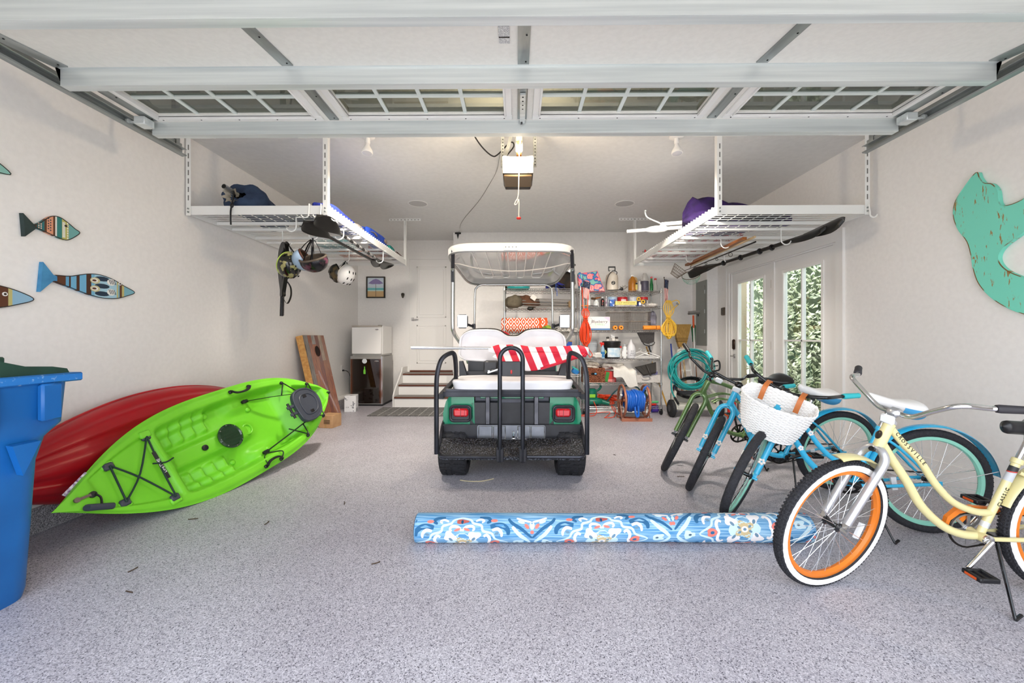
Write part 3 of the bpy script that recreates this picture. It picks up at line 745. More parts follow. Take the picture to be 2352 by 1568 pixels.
obj('blank', MB().tube([(2.44, 4.1, 2.13), (2.38, 5.7, 2.10)], [.009, .004], 8), M_black, t)
for f, r in ((.28, .022), (.46, .014), (.62, .012), (.80, .02)):
    c = Vector((2.44, 4.1, 2.13)).lerp(Vector((2.38, 5.7, 2.10)), f); obj('line_ring', MB().torus(c + Vector((0, 0, -r - .008)), (0, 1, 0), r, .003, 18, 5), M_black, t)
# ---------------------------------------------------------------- rackets and case
M_case = mat('black_vinyl', '#16140f', .3)
def racket(c, lab, mrim, grip, tilt, flip=0):
    t = thing('tennis_racket', lab, 'racket', c, group='rackets on the hook')
    c = Vector(c); up = Vector((math.sin(tilt), 0, math.cos(tilt))); sd = Vector((math.cos(tilt) * .55, -.8, -math.sin(tilt) * .55)).normalized()
    hc = c + up * .0
    rim = [hc + sd * (.115 * math.cos(a)) + up * (.16 * math.sin(a)) for a in [2 * PI * k / 40 for k in range(40)]]
    obj('rim', MB().tube(rim, .009, 8, closed=True), mrim, t)
    s = MB()
    for k in range(-6, 7): 
        x = .016 * k; h_ = .16 * math.sqrt(1 - (x / .115) ** 2); s.cyl(hc + sd * x - up * h_, hc + sd * x + up * h_, .0009, n=4)
    for k in range(-8, 9):
        z = .018 * k; w_ = .115 * math.sqrt(max(0, 1 - (z / .16) ** 2)); s.cyl(hc + up * z - sd * w_, hc + up * z + sd * w_, .0009, n=4)
    obj('string_bed', s, mat('racket_string', '#c9c6c0', .5), t, kind='stuff')
    th = MB()
    for q in (-1, 1): th.tube([hc + sd * (.07 * q) - up * .125, hc + sd * (.03 * q) - up * .22, hc + sd * .008 * q - up * .30], .009, 8)
    obj('throat', th, mrim, t)
    g0 = hc - up * .30; g1 = hc - up * .55
    o = obj('grip', MB().tube([g0, g1], .0165, 10), grip, t)
    w_ = MB()
    for k in range(16): w_.torus(g0.lerp(g1, (k + .5) / 16), up, .0165, .0022, 12, 5)
    obj('grip_wrap', w_, grip, o)
    return t
racket((-2.44, 4.13, 1.93), 'tennis racket with yellow and red rim behind the black case', bands('racket_rim', [(0, '#d8b24a'), (.55, '#b3202a'), (.85, '#1a1a1a')], 'Z', 1.75, 2.1, .3), mat('grey_grip', '#5a5350', .7), .02)
racket((-2.40, 4.06, 1.92), 'tennis racket in the black case with a long black grip', mat('racket_black', '#1d1b1a', .3), M_black, .03)
t = thing('racket_case', 'black vinyl racket case with shoulder strap hanging from the hook', 'racket case', (-2.40, 4.05, 1.9))
pts = [(-.05, .185), (.0, .205), (.06, .185), (.095, .11), (.112, .0), (.10, -.10), (.06, -.22), (.03, -.30), (.026, -.345), (-.03, -.345), (-.035, -.28), (-.075, -.18), (-.11, -.06), (-.115, .05), (-.095, .13)]
obj('cover', MB().prism(spl2(pts, 4), frameM((-2.40, 4.035, 1.92), (.75, -.65, 0), (.03, 0, 1)), -.035), M_case, t)
zp = spline([(-.108, .03), (-.10, -.08), (-.065, -.19), (-.03, -.28), (-.026, -.34)], 6) if False else None
cv = frameM((-2.40, 4.035, 1.92), (.75, -.65, 0), (.03, 0, 1))
obj('zip', MB().tube([cv @ Vector((x, y, -.037)) for x, y in ((-.112, .05), (-.107, -.05), (-.075, -.165), (-.04, -.25), (-.028, -.335))], .007, 6), mat('zip_grey', '#4c4a48', .5), t)
obj('shoulder_strap', MB().tube(spline([(-2.34, 4.03, 1.72), (-2.30, 4.02, 1.66), (-2.295, 4.02, 1.58), (-2.32, 4.02, 1.51), (-2.345, 4.02, 1.50), (-2.375, 4.02, 1.56), (-2.378, 4.02, 1.62)], 6), .012, 6, ry=.002), M_case, t)
obj('hanging_loop', MB().tube(spline([(-2.39, 4.05, 2.10), (-2.37, 4.06, 2.13), (-2.36, 4.09, 2.105), (-2.37, 4.05, 2.06)], 6), .01, 6, ry=.003), M_case, t)
# ---------------------------------------------------------------- helmets
def helmet(c, r, up, fwd, shell, liner, lab, hk, vents=True, rimc=None, extra=None):
    c = Vector(c); up = Vector(up).normalized(); fwd = Vector(fwd); fwd = (fwd - up * fwd.dot(up)).normalized(); sd = up.cross(fwd)
    Mx = Matrix((fwd, sd, up)).transposed()
    t = thing('bike_helmet', lab, 'helmet', c, group='bicycle helmets under the rack')
    def dome(k, z0):
        def fn(i, j):
            a = 2 * PI * i; b = (PI / 2 + .28) * j
            x, y, z = math.sin(b) * math.cos(a) * 1.14, math.sin(b) * math.sin(a) * .93, math.cos(b) * .95
            if z < 0: z -= .12 * math.cos(a) * 0
            return c + Mx @ Vector((x * r * k, y * r * k, (z - .1) * r * k))
        return fn
    obj('shell', MB().grid(dome(1, 0), 32, 12, cu=True), shell, t)
    obj('liner', MB().grid(dome(.86, 0), 28, 10, cu=True), liner, t)
    b = PI / 2 + .28
    ring = [c + Mx @ Vector((math.sin(b) * math.cos(a) * 1.10 * r, math.sin(b) * math.sin(a) * .89 * r, (math.cos(b) * .95 - .1) * r)) for a in [2 * PI * k / 32 for k in range(32)]]
    obj('rim', MB().tube(ring, .010, 8, closed=True), rimc or liner, t)
    if vents:
        v = MB()
        for a0 in (-.5, 0, .5):
            for q in (-.8, -.15, .5):
                d = Vector((math.sin(q) * 1.14, math.sin(a0) * .93, math.cos(q) * math.cos(a0) * .95)); p = c + Mx @ (d * r * 1.0 - Vector((0, 0, .1 * r)))
                v.ell(p, (r * .17, r * .06, r * .05), 10, 6, rot=Mx @ Matrix.Rotation(q, 3, 'Y') @ Matrix.Rotation(-a0, 3, 'X'))
        obj('vent', v, M_hole, t, kind='stuff')
    st_ = MB(); hk = Vector(hk)
    for q in (-1, 1):
        for f in (.35, -.45):
            p = c + Mx @ Vector((f * r, q * .8 * r, -.35 * r)); st_.tube(spline([p, p.lerp(hk, .45) + sd * .012 * q, hk + sd * .006 * q], 5), .008, 6, ry=.0018)
    obj('chin_strap', st_, M_black, t)
    return t
camo = noisy('camo_black_shell', '#14140f', '#9c9560', 16, .15, lo=.52, hi=.56, coat=.5)
dk = mat('helmet_liner_black', '#17140f', .8)
helmet((-2.255, 3.93, 1.86), .118, (.75, -.35, -.45), (.3, -.5, .8), camo, dk, 'glossy black and cream patterned helmet with lime rim', (-2.36, 4.08, 2.10), rimc=mat('lime_rim', '#b8cf5a', .4))
helmet((-2.125, 3.93, 1.915), .112, (-.85, -.1, -.5), (.2, -.9, .2), mat('pale_blue_shell', '#9fb6cf', .2, coat=.4), noisy('brown_lining', '#2c1f16', '#57402c', 14, .8), 'pale blue helmet with dark brown lining hanging by its straps', (-2.0, 3.885, 2.12), rimc=mat('brown_rim', '#4c2a1c', .5))
helmet((-1.975, 3.86, 1.885), .118, (.12, .5, -.85), (1, -.1, .1), noisy('dark_print_shell', '#17161a', '#5a3342', 14, .2, lo=.5, hi=.6), fab('taupe_pad', '#6a5d50', '#51463c'), 'dark helmet upside down with thick taupe padding showing', (-2.0, 3.885, 2.12), vents=False, rimc=fab('taupe_pad', '#6a5d50', '#51463c'))
helmet((-2.15, 5.0, 1.935), .115, (.85, -.35, -.45), (.4, -.1, .9), mat('white_shell', '#eeecea', .2, coat=.4), dk, 'white helmet with small black vents and red and blue decals', (-2.18, 5.05, 2.12), rimc=mat('cream_rim', '#d8d2c6', .4))
helmet((-2.275, 5.0, 1.955), .105, (-.8, -.4, -.4), (.2, -.3, 1), noisy('speckled_dark_shell', '#2b2a24', '#6b5a3c', 12, .3, lo=.45, hi=.6), dk, 'dark speckled helmet strapped behind the white helmet', (-2.19, 5.05, 2.12))
# ---------------------------------------------------------------- things on the helmet rack
zd = ZL + .046
den = fab('denim_blue', '#31435f', '#223049', 9)
t = thing('umbrella_bag', 'dark blue drawstring bag with a metal pole poking out of its mouth', 'bag', (-2.55, 3.9, zd))
def bagfn(i, j):
    y = 3.60 + .75 * i; a = 2 * PI * j
    prof = .05 + .15 * min(1, (i / .05)) ** .5 if i < .05 else .20 - .06 * (i - .05)
    if i > .93: prof *= max(.03, (1 - i) / .07)
    w_ = 1 + .08 * math.sin(a * 7 + i * 2) * max(0, 1 - i * 5) + .05 * math.sin(a * 3 + i * 9)
    return Vector((-2.525 - .10 * i + prof * 1.0 * w_ * math.cos(a), y + .03 * math.sin(a) * (1 - i), zd + .15 - .06 * i + max(-.15 + .06 * i, prof * (.72 - .1 * i) * w_ * math.sin(a))))
obj('cloth_bag', MB().grid(bagfn, 26, 40, cv=True), den, t)
rf = MB().grid(lambda i, j: Vector((-2.575 + (.03 + .035 * i) * (1 + .18 * math.sin(8 * 2 * PI * j)) * math.cos(2 * PI * j), 3.60 - .05 * i + .01 * math.sin(7 * 2 * PI * j), zd + .135 + (.03 + .035 * i) * (1 + .18 * math.sin(8 * 2 * PI * j)) * math.sin(2 * PI * j))), 6, 64, cv=True)
obj('gathered_mouth', rf, fab('lining_cream', '#c9bfae', '#8c8577', 18), t)
obj('pole', MB().lathe([(.018, 0), (.022, .0), (.022, .3), (.018, .3)], (-2.575, 3.47, zd + .185), (.06, .95, -.12), 16), mat('pole_steel', '#b5b7b8', .25, .9), t)
obj('pole_bore', MB().cyl((-2.5754, 3.4675, zd + .1855), (-2.575, 3.47, zd + .185), .019), M_hole, t)
obj('draw_cord', MB().tube(spline([(-2.545, 3.55, zd + .17), (-2.54, 3.535, zd + .10), (-2.545, 3.53, zd + .05), (-2.545, 3.512, zd - .03), (-2.545, 3.515, zd - .14)], 6), .007, 6).ell((-2.545, 3.53, zd + .035), (.016, .016, .022)), M_black, t)
def onrack(name, lab, cat, c, r, m, e=.35, amp=.03, seed=1, rot=None, wr=0): 
    return one(name, soft(c, r, rot, e, amp, seed, wr=wr), m, lab, cat)
onrack('folded_tarp', 'navy folded tarp lying flat on the wire deck', 'tarp', (-2.14, 4.05, zd + .05), (.13, .30, .045), fab('navy_tarp', '#232c44', '#181f31'), .3)
onrack('beach_chair_bag', 'bright blue beach chair bag on the deck by the corner post', 'bag', (-1.86, 4.1, zd + .07), (.10, .42, .065), fab('royal_blue', '#1f33a8', '#17236f'), .4, rot=rz(.05))
onrack('float_ring', 'teal swim float lying on the helmet rack', 'float', (-2.3, 5.02, zd + .05), (.24, .24, .05), fab('teal_vinyl', '#3f8f93', '#2f7478'), .6)
onrack('kick_board', 'orange kickboard lying on the far end of the helmet rack', 'board', (-2.18, 5.62, zd + .03), (.32, .17, .03), fab('orange_foam', '#c9773f', '#b56430'), .3)
onrack('red_cushion', 'red cushion lying beside the orange kickboard', 'cushion', (-1.87, 5.42, zd + .04), (.11, .22, .04), fab('red_cloth', '#b52a2a', '#8d1f22'), .4)
t = thing('life_vest', 'blue life vest slumped over the edge of the helmet rack', 'life vest', (-1.78, 4.95, zd))
obj('vest_body', soft((-1.79, 4.95, zd + .085), (.075, .36, .085), rz(0), .55, .05, 4), fab('vest_blue', '#2149b5', '#1a3a93'), t)
obj('arm_opening', MB().ell((-1.735, 5.18, zd + .11), (.03, .075, .035)), fab('vest_lining', '#9a8c7d', '#7c7065'), t)
obj('webbing', MB().tube(spline([(-1.73, 4.66, zd + .1), (-1.71, 4.74, zd + .11), (-1.71, 4.83, zd + .09), (-1.74, 4.88, zd + .12)], 5), .012, 6, ry=.004), MATS['vest_lining'], t)
onrack('rolled_mat', 'grey rolled mat at the front of the blue life vest', 'mat', (-1.80, 4.45, zd + .07), (.055, .16, .055), fab('grey_foam', '#8e8782', '#777069'), .8, .02)
onrack('teal_dry_bag', 'teal dry bag just past the blue life vest', 'bag', (-1.78, 5.47, zd + .06), (.07, .13, .06), fab('teal_bag', '#1f8a83', '#186f6a'), .6)
onrack('dark_sandal_bag', 'dark bag with red edge at the far corner of the helmet rack', 'bag', (-1.80, 5.83, zd + .05), (.08, .17, .05), fab('dark_bag', '#2a2622', '#5a2a24', 8), .5)
# ---------------------------------------------------------------- things on the paddle rack
zd = ZR_ + .046
pur = fab('purple_canvas', '#321758', '#1c0c38', 8)
t = thing('beach_umbrella', 'folded purple patio umbrella with white crank pole on the rack', 'umbrella', (2.1, 4.4, zd))
a, b = Vector((1.315, 4.78, 2.42)), Vector((2.85, 4.05, 2.35))
d = (b - a).normalized()
obj('pole', MB().tube([a, a.lerp(b, .5)], .0205, 14), M_white, t)
obj('crank_housing', MB().tube([a + d * .22, a + d * .27, a + d * .33, a + d * .42, a + d * .45], [.022, .036, .042, .036, .022], 14), M_white, t)
obj('crank_handle', MB().tube(spline([a + d * .35 + Vector((0, -.03, .02)), a + d * .36 + Vector((0, -.05, .05)), a + d * .22 + Vector((0, -.05, .13)), a + d * .19 + Vector((0, -.05, .20))], 4), .008, 8).ell(a + d * .19 + Vector((0, -.06, .205)), (.012, .02, .012)), M_galv, t)
def purfn(i, j):
    p = a.lerp(b, .36 + .60 * i); q = 2 * PI * j; u, v = basis(d); rr_ = (.17 * (1 - i) ** .7 + .05) * (1 + .30 * math.sin(5 * q + 7 * i) * (1 - .5 * i) + .12 * math.sin(11 * q - 9 * i)) * (.35 + .65 * min(1, i / .08))
    w_ = p + u * rr_ * math.cos(q) + v * rr_ * math.sin(q) + Vector((0, 0, .06 * (1 - i))); w_.z = max(w_.z, zd + .002); return w_
obj('canopy', MB().grid(purfn, 22, 48, cv=True), pur, t, smooth=60)
a2 = Vector((1.66, 4.60, 2.455)); obj('upper_pole', MB().tube([a2, a2 + d * .9], .0205, 14), M_white, t)
onrack('black_cargo_net', 'black folded cover lying on the front of the paddle rack', 'cover', (2.35, 3.80, zd + .03), (.20, .13, .03), fab('black_cloth', '#1a1a22', '#101016'), .4)
onrack('black_tent_bag', 'black tent bag lying along the paddle rack', 'bag', (2.05, 3.86, zd + .06), (.16, .06, .06), MATS['black_cloth'], .5, rot=rz(-.2))
fl = bands('folded_flag_print', [(0, '#b8202e'), (.1, '#efe9e6'), (.2, '#b8202e'), (.3, '#efe9e6'), (.4, '#b8202e'), (.5, '#efe9e6'), (.6, '#b8202e'), (.7, '#efe9e6'), (.8, '#b8202e'), (.9, '#efe9e6')], 'X', 1.85, 2.6, .8)
onrack('folded_banner', 'red and white striped banner folded on the paddle rack', 'banner', (2.22, 4.62, zd + .03), (.30, .20, .03), fl, .3)
onrack('striped_towel', 'red and white striped towel at the far end of the paddle rack', 'towel', (2.2, 5.55, zd + .03), (.36, .24, .03), fl, .3)
t = thing('string_lights', 'tangled bundle of red bulbs and cable at the rack corner', 'string lights', (1.84, 5.85, zd))
rd = random.Random(9); pp = [(1.84 + rd.uniform(-.05, .25), 5.85 + rd.uniform(-.3, .16), zd + .03 + rd.uniform(0, .10)) for _ in range(26)]
obj('cable', MB().tube(spline(pp, 4), .004, 5), mat('cable_grey', '#8c8a85', .6), t)
bb_ = MB()
for q in pp[::2]: bb_.ell(q, (.014, .014, .02), 8, 6)
obj('bulb', bb_, mat('red_bulb', '#b3242a', .3), t, kind='stuff')

# ================================================================ wall decorations
def fish(pts, tail, x, y0, y1, stops, lab, eye=None, tailm=None, extras=()):
    t = thing('wooden_fish', lab, 'wall decoration', (x, (y0 + y1) / 2, pts[0][1]), group='painted wooden fish on the wall')
    M = frameM((x, 0, 0), (0, 1, 0), (0, 0, 1))
    bm_ = bands('fish_paint_%d' % len(MATS), stops, 'Y', y0, y1, .55)
    o = obj('body', MB().prism(spl2(pts, 5), M, .022), bm_, t)
    obj('edge', MB().tube([M @ Vector((a, b, .0215)) for a, b in spl2(pts, 5)], .0028, 5, closed=True), mat('dark_fish_edge', '#2b2723', .6), o)
    if tail: obj('tail', MB().prism(tail, M, .026), tailm, t)
    if eye: 
        e = obj('eye', MB().cyl((x, eye[0], eye[1]), (x + .025, eye[0], eye[1]), eye[2], n=18), mat(eye[3], {'fish_eye_dark': '#20160f'}.get(eye[3], '#f0eeea'), .4), t)
        obj('pupil', MB().cyl((x + .02, eye[0], eye[1]), (x + .026, eye[0], eye[1]), eye[2] * .55, n=14), mat('fish_pupil', '#3a2a20', .4), e)
    return t, M
def fadd(t, M, nm, pts, m, z=.0225): obj(nm, MB().prism(pts, M @ Matrix.Translation((0, 0, z - .004)), .005), m, t)
def ellp(cx, cy, rx, ry, n=14, a0=0, a1=360): return [(cx + rx * math.cos(R(a0 + (a1 - a0) * k / n)), cy + ry * math.sin(R(a0 + (a1 - a0) * k / n))) for k in range(n)]
X_ = XL + .001
pB = [(2.505, 1.545), (2.60, 1.555), (2.70, 1.585), (2.78, 1.593), (2.87, 1.575), (2.96, 1.535), (3.04, 1.498), (2.98, 1.465), (2.90, 1.438), (2.80, 1.432), (2.70, 1.45), (2.60, 1.48), (2.505, 1.512)]
t, M = fish(pB, [(2.43, 1.432), (2.445, 1.62), (2.50, 1.548), (2.52, 1.542), (2.52, 1.512), (2.50, 1.51)], X_, 2.50, 3.04, [(0, '#5d3520'), (.13, '#5f9fc4'), (.165, '#4a2c1c'), (.185, '#6fb0d2'), (.25, '#4a2c1c'), (.285, '#6fb0d2'), (.36, '#4a2c1c'), (.42, '#79b6d4'), (.46, '#a8cede'), (.745, '#c2b878'), (.765, '#7fb6c4'), (.785, '#5d3520'), (.815, '#c2b878'), (.845, '#7db3c0')], 'larger wooden fish with a blue tail and painted scales', (2.925, 1.548, .011, 'fish_eye_white'), noisy('blue_tail', '#4a94c2', '#3b7fae', 14, .6))
navy = mat('fish_navy', '#22364a', .5); sand = mat('fish_sand', '#cfc79a', .5); brn = mat('fish_brown', '#5d3520', .5)
for k, zz in enumerate((1.568, 1.517, 1.463)):
    fadd(t, M, 'navy_scale', ellp(2.80, zz - .002, .05, .017), navy)
for zz in (1.548, 1.492):
    fadd(t, M, 'sand_scale', ellp(2.752, zz, .032, .022), sand, .0235); fadd(t, M, 'white_scale', ellp(2.748, zz, .022, .014), mat('fish_white', '#eceae4', .5), .0245); fadd(t, M, 'brown_scale', ellp(2.744, zz, .014, .007), brn, .0255)
for zz in (1.55, 1.478):
    fadd(t, M, 'striped_scale', ellp(2.862, zz, .03, .024), MATS['fish_white'], .0232)
    for k in range(4): fadd(t, M, 'scale_line', [(2.842 + .012 * k, zz + .018), (2.846 + .012 * k, zz + .018), (2.86 + .012 * k, zz - .014), (2.856 + .012 * k, zz - .014)], navy, .0242)
pA = [(2.405, 1.832), (2.44, 1.865), (2.49, 1.915), (2.535, 1.925), (2.58, 1.905), (2.625, 1.875), (2.655, 1.857), (2.63, 1.825), (2.59, 1.793), (2.56, 1.787), (2.50, 1.80), (2.45, 1.815)]
t, M = fish(pA, [(2.355, 1.755), (2.345, 1.892), (2.405, 1.832), (2.41, 1.82), (2.405, 1.812)], X_, 2.40, 2.66, [(0, '#5d3520'), (.06, '#2c6f72'), (.21, '#5d3520'), (.255, '#dc9a78'), (.39, '#5d3520'), (.43, '#e8e4dc'), (.465, '#2f7d78'), (.575, '#b7b264'), (.68, '#c6bd72'), (.725, '#6ea7a3')], 'small round wooden fish with a dark green tail and dotted bands', (2.572, 1.878, .0075, 'fish_eye_dark'), noisy('dark_green_tail', '#2c3d3c', '#22302f', 14, .6))
for k in range(5):
    for q in (0, 1): fadd(t, M, 'dot', ellp(2.475 + .012 * q, 1.835 + .016 * k - .008 * q, .0035, .0045, 8), navy)
for k in range(3):
    for q in (0, 1): fadd(t, M, 'dot', ellp(2.425 + .012 * q, 1.827 + .013 * k, .003, .005, 8), mat('fish_pink', '#e8c0ac', .5))
for k in range(7): fadd(t, M, 'dot', ellp(2.582, 1.80 + .016 * k, .0035, .005, 8), MATS['fish_white'])
for k in range(3): fadd(t, M, 'pale_line', [(2.553 + .006 * k, 1.80), (2.556 + .006 * k, 1.80), (2.556 + .006 * k, 1.90), (2.553 + .006 * k, 1.90)], MATS['fish_white'])
pC = [(1.80, 1.37), (1.95, 1.42), (2.10, 1.45), (2.22, 1.448), (2.32, 1.425), (2.40, 1.383), (2.32, 1.345), (2.22, 1.318), (2.10, 1.312), (1.95, 1.33)]
fish(pC, [(1.72, 1.28), (1.73, 1.46), (1.80, 1.395), (1.82, 1.35)], X_, 1.80, 2.40, [(0, '#5f9fc4'), (.3, '#a8cede'), (.62, '#5d3520'), (.795, '#c2b878'), (.825, '#8fb8d2')], 'wooden fish with brown head band and pale blue nose at the edge', (2.262, 1.40, .012, 'fish_eye_white'), MATS['blue_tail'])
pD = [(1.75, 2.11), (1.90, 2.17), (2.05, 2.19), (2.17, 2.175), (2.29, 2.103), (2.2, 2.085), (2.05, 2.06), (1.9, 2.07)]
fish(pD, [(1.66, 2.03), (1.67, 2.20), (1.74, 2.13), (1.77, 2.09)], X_, 1.75, 2.29, [(0, '#2f7d78'), (.4, '#c2b878'), (.6, '#8fc4b8')], 'pale green nosed wooden fish at the top edge', None, MATS['dark_green_tail'])
# mermaid tail
tm = mat('distressed_turquoise', '#7cdcc4', .55)
co = N(tm, 'ShaderNodeTexCoord').outputs['Object']; mp = N(tm, 'ShaderNodeMapping'); mp.inputs['Scale'].default_value = (1, 14, 5); L(tm, co, mp.inputs[0])
n1 = N(tm, 'ShaderNodeTexNoise', i_Scale=1.6, i_Detail=2.0); L(tm, mp.outputs[0], n1.inputs['Vector'])
n2 = N(tm, 'ShaderNodeTexNoise', i_Scale=30.0, i_Detail=3.0); mp2 = N(tm, 'ShaderNodeMapping'); mp2.inputs['Scale'].default_value = (1, 3, .8); L(tm, co, mp2.inputs[0]); L(tm, mp2.outputs[0], n2.inputs['Vector'])
mm = N(tm, 'ShaderNodeMath', operation='MULTIPLY'); L(tm, n1.outputs['Fac'], mm.inputs[0]); L(tm, n2.outputs['Fac'], mm.inputs[1])
L(tm, ramp(tm, mm.outputs[0], [(.335, '#7cdcc4'), (.40, '#9c7a45')]), bsdf(tm).inputs['Base Color'])
pts = [(2.756, 2.278), (2.83, 2.20), (2.885, 2.12), (2.895, 2.02), (2.865, 1.92), (2.81, 1.82), (2.785, 1.72), (2.77, 1.62), (2.74, 1.52), (2.68, 1.43), (2.60, 1.355), (2.50, 1.298), (2.36, 1.26), (2.22, 1.27), (2.08, 1.33), (1.98, 1.45), (1.99, 1.52), (2.08, 1.50), (2.20, 1.475), (2.34, 1.475), (2.46, 1.505), (2.56, 1.56), (2.615, 1.62), (2.63, 1.68), (2.60, 1.735), (2.52, 1.79), (2.42, 1.86), (2.33, 1.96), (2.25, 2.09), (2.22, 2.16), (2.33, 2.12), (2.43, 2.04), (2.53, 2.0), (2.60, 2.0), (2.625, 2.03), (2.635, 2.11), (2.665, 2.165), (2.71, 2.19), (2.735, 2.235)]
t = thing('mermaid_tail', 'distressed turquoise wooden mermaid tail hung on the wall', 'wall decoration', (XR, 2.6, 1.7))
M = frameM((XR - .001, 0, 0), (0, 1, 0), (0, 0, 1)); o2 = spl2(pts, 5)
obj('board', MB().prism(o2, M, -.03), tm, t); obj('worn_edge', MB().tube([M @ Vector((a, b, -.0295)) for a, b in o2], .003, 5, closed=True), noisy('worn_edge', '#7cdcc4', '#7a5a30', 6, .7, lo=.46, hi=.52), t)

# ================================================================ kayaks
def S(x, a, b):
    x = max(0.0, min(1.0, (x - a) / (b - a))); return x * x * (3 - 2 * x)
KO = Vector((-2.412, 2.037, .242)); Kd = Vector((.195, .968, .156)); Ks = Vector((-.484, -.043, .874)); Kn = Vector((.853, -.246, .46))
KL, KW, KR = 2.209, .769, .115
def kw(t): return KW / 2 * (1 - abs(2 * t ** 1.19 - 1) ** 3.086)
def kc(t): return KO + Kd * (t * KL) + Kn * (KR * (abs(2 * t - 1) ** 2.5 - 1))
def kdeck(t, v):
    av = abs(v); h = .022 * (1 - S(av, .88, 1.0)) * S(t, 0, .06) * (1 - S(t, .95, 1))
    cm = S(t, .29, .335) * (1 - S(t, .755, .825)) * (1 - S(av, .66, .78))
    g = -.13 * cm
    sp_ = (1 - S(t, .56, .66)) * cm
    g += .045 * sp_ * (1 - S(av, .12, .26)) + .045 * cm * math.exp(-((t - .535) / .085) ** 2 - (v / .26) ** 2)
    ft = S(t, .315, .33) * (1 - S(t, .485, .50))
    q = ((t - .32) / .165 * 4) % 1.0
    g += cm * ft * (S(av, .26, .36)) * .05 * (q if q < .8 else (1 - q) * 4)
    g += cm * ft * S(av, .50, .60) * .035
    g += .05 * cm * S(t, .54, .60) * (1 - S(t, .62, .72)) * S(av, .35, .55)
    bow = S(t, .085, .105) * (1 - S(t, .268, .285)) * (1 - S(av, .70, .78)); g -= .02 * bow
    stn = S(t, .835, .855) * (1 - S(t, .95, .97)) * (1 - S(av, .62, .72)); g -= .055 * stn
    return h + g
def K(t, v, dh=0.0): return kc(t) + Ks * (kw(t) * v) + Kn * (kdeck(t, v) + dh)
def hullgrid(cc, ww, dd, ss, nn, depth, n=90, m=26, taper=.56):
    def fn(i, j):
        t = i; w_ = ww(t); a = PI * j; H = min(depth, w_ * .62) if w_ > 0 else 0
        q = H * math.sin(a) ** .8; x = math.copysign(1, math.cos(a)) * max(0, (w_ - taper * q)) * (1 - math.sin(a) ** 6) if True else 0
        return cc(t) + ss * x - nn * q
    return MB().grid(fn, n, m)
M_lime = noisy('lime_polyethylene', '#79cf2f', '#70c628', 4, .38, spec=.4)
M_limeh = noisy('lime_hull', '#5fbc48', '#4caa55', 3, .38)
ky = thing('sit_on_kayak', 'lime green sit-on-top kayak leaning on its side against the wall', 'kayak', (-2.2, 3.1, 0))
obj('deck', MB().grid(lambda i, j: K(i, -1 + 2 * j), 170, 84), M_lime, ky, smooth=70)
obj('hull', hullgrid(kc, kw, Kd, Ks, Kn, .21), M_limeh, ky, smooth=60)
def ktube(pts, r, m, nm, par=ky, dh=.012, n=8, ry=None, sp=4): return obj(nm, MB().tube(spline([K(t, v, dh) for t, v in pts], sp) if sp > 1 else [K(t, v, dh) for t, v in pts], r, n, ry=ry), m, par)
M_cordk = mat('bungee_dark', '#16302a', .6); M_pl = mat('slate_plastic', '#3b3f49', .45)
pads = [(.27, .70), (.15, .62), (.14, -.62), (.25, -.76)]
for t, v in pads:
    o = obj('cord_pad', MB().box(K(t, v, .012), (.055, .045, .022), Matrix((Kd, Ks, Kn)).transposed(), bev=.008), M_pl, ky)
    obj('pad_boss', MB().box(K(t, v * 1.08, .004), (.07, .05, .02), Matrix((Kd, Ks, Kn)).transposed(), bev=.008), M_lime, o)
for a, b in ((0, 2), (1, 3), (0, 3), (1, 2)):
    ktube([pads[a], tuple((pads[a][k] + pads[b][k]) / 2 for k in (0, 1)), pads[b]], .0055, M_cordk, 'bungee_cord', dh=.026)
ktube([(.245, .12), (.275, .03), (.30, .05)], .005, M_cordk, 'cord_knot', dh=.03)
o = obj('name_plate', MB().box(K(.263, 0.02, .028), (.024, .20, .003), Matrix((Kd, Ks, Kn)).transposed(), bev=.001), M_black, ky)
c = K(.263, 0.0, .0305); text('lettering', 'LIFETIME', frameM(c, Ks, -Kd), .026, mat('letter_white', '#f1f1ee', .5), o, xs=1.05)
# hatch
hc = K(.515, 0, .004); hm_ = mat('hatch_dark_green', '#16331a', .12, coat=.6)
o = obj('hatch_ring', MB().lathe([(.098, 0), (.10, .012), (.085, .020), (.078, .012)], hc, Kn, 36), hm_, ky)
obj('hatch_cover', MB().lathe([(.08, .006), (.07, .004), (.02, .010), (0, .010)], hc, Kn, 28), noisy('hatch_net', '#20331a', '#4c5f24', 20, .15, coat=.6), o)
rv = MB()
for k in range(8): e = Kd * math.cos(k * PI / 4) + Ks * math.sin(k * PI / 4); rv.cyl(hc + e * .09 + Kn * .016, hc + e * .09 + Kn * .021, .005, n=8)
obj('rivet', rv, M_chrome, o, kind='stuff'); 
obj('cover_grip', MB().bar(hc + Kd * .05 + Kn * .014, hc - Kd * .05 + Kn * .014, .016, .012, Kn), hm_, o)
obj('cup_recess', MB().torus(K(.60, 0, .004), Kn, .042, .008, 24, 8).lathe([(.042, -.004), (0, -.012)], K(.60, 0, .003), Kn, 20), M_lime, ky)
obj('drain_plug', MB().lathe([(.022, 0), (.022, .01), (.014, .014), (0, .012)], K(.43, 0, .0), Kn, 16), M_black, ky)
for t, v in ((.66, .42), (.635, -.60), (.49, .60), (.505, -.50)): obj('boss', MB().ell(K(t, v, .002), (.024, .024, .012), 14, 8, Matrix((Kd, Ks, Kn)).transposed()), M_lime, ky)
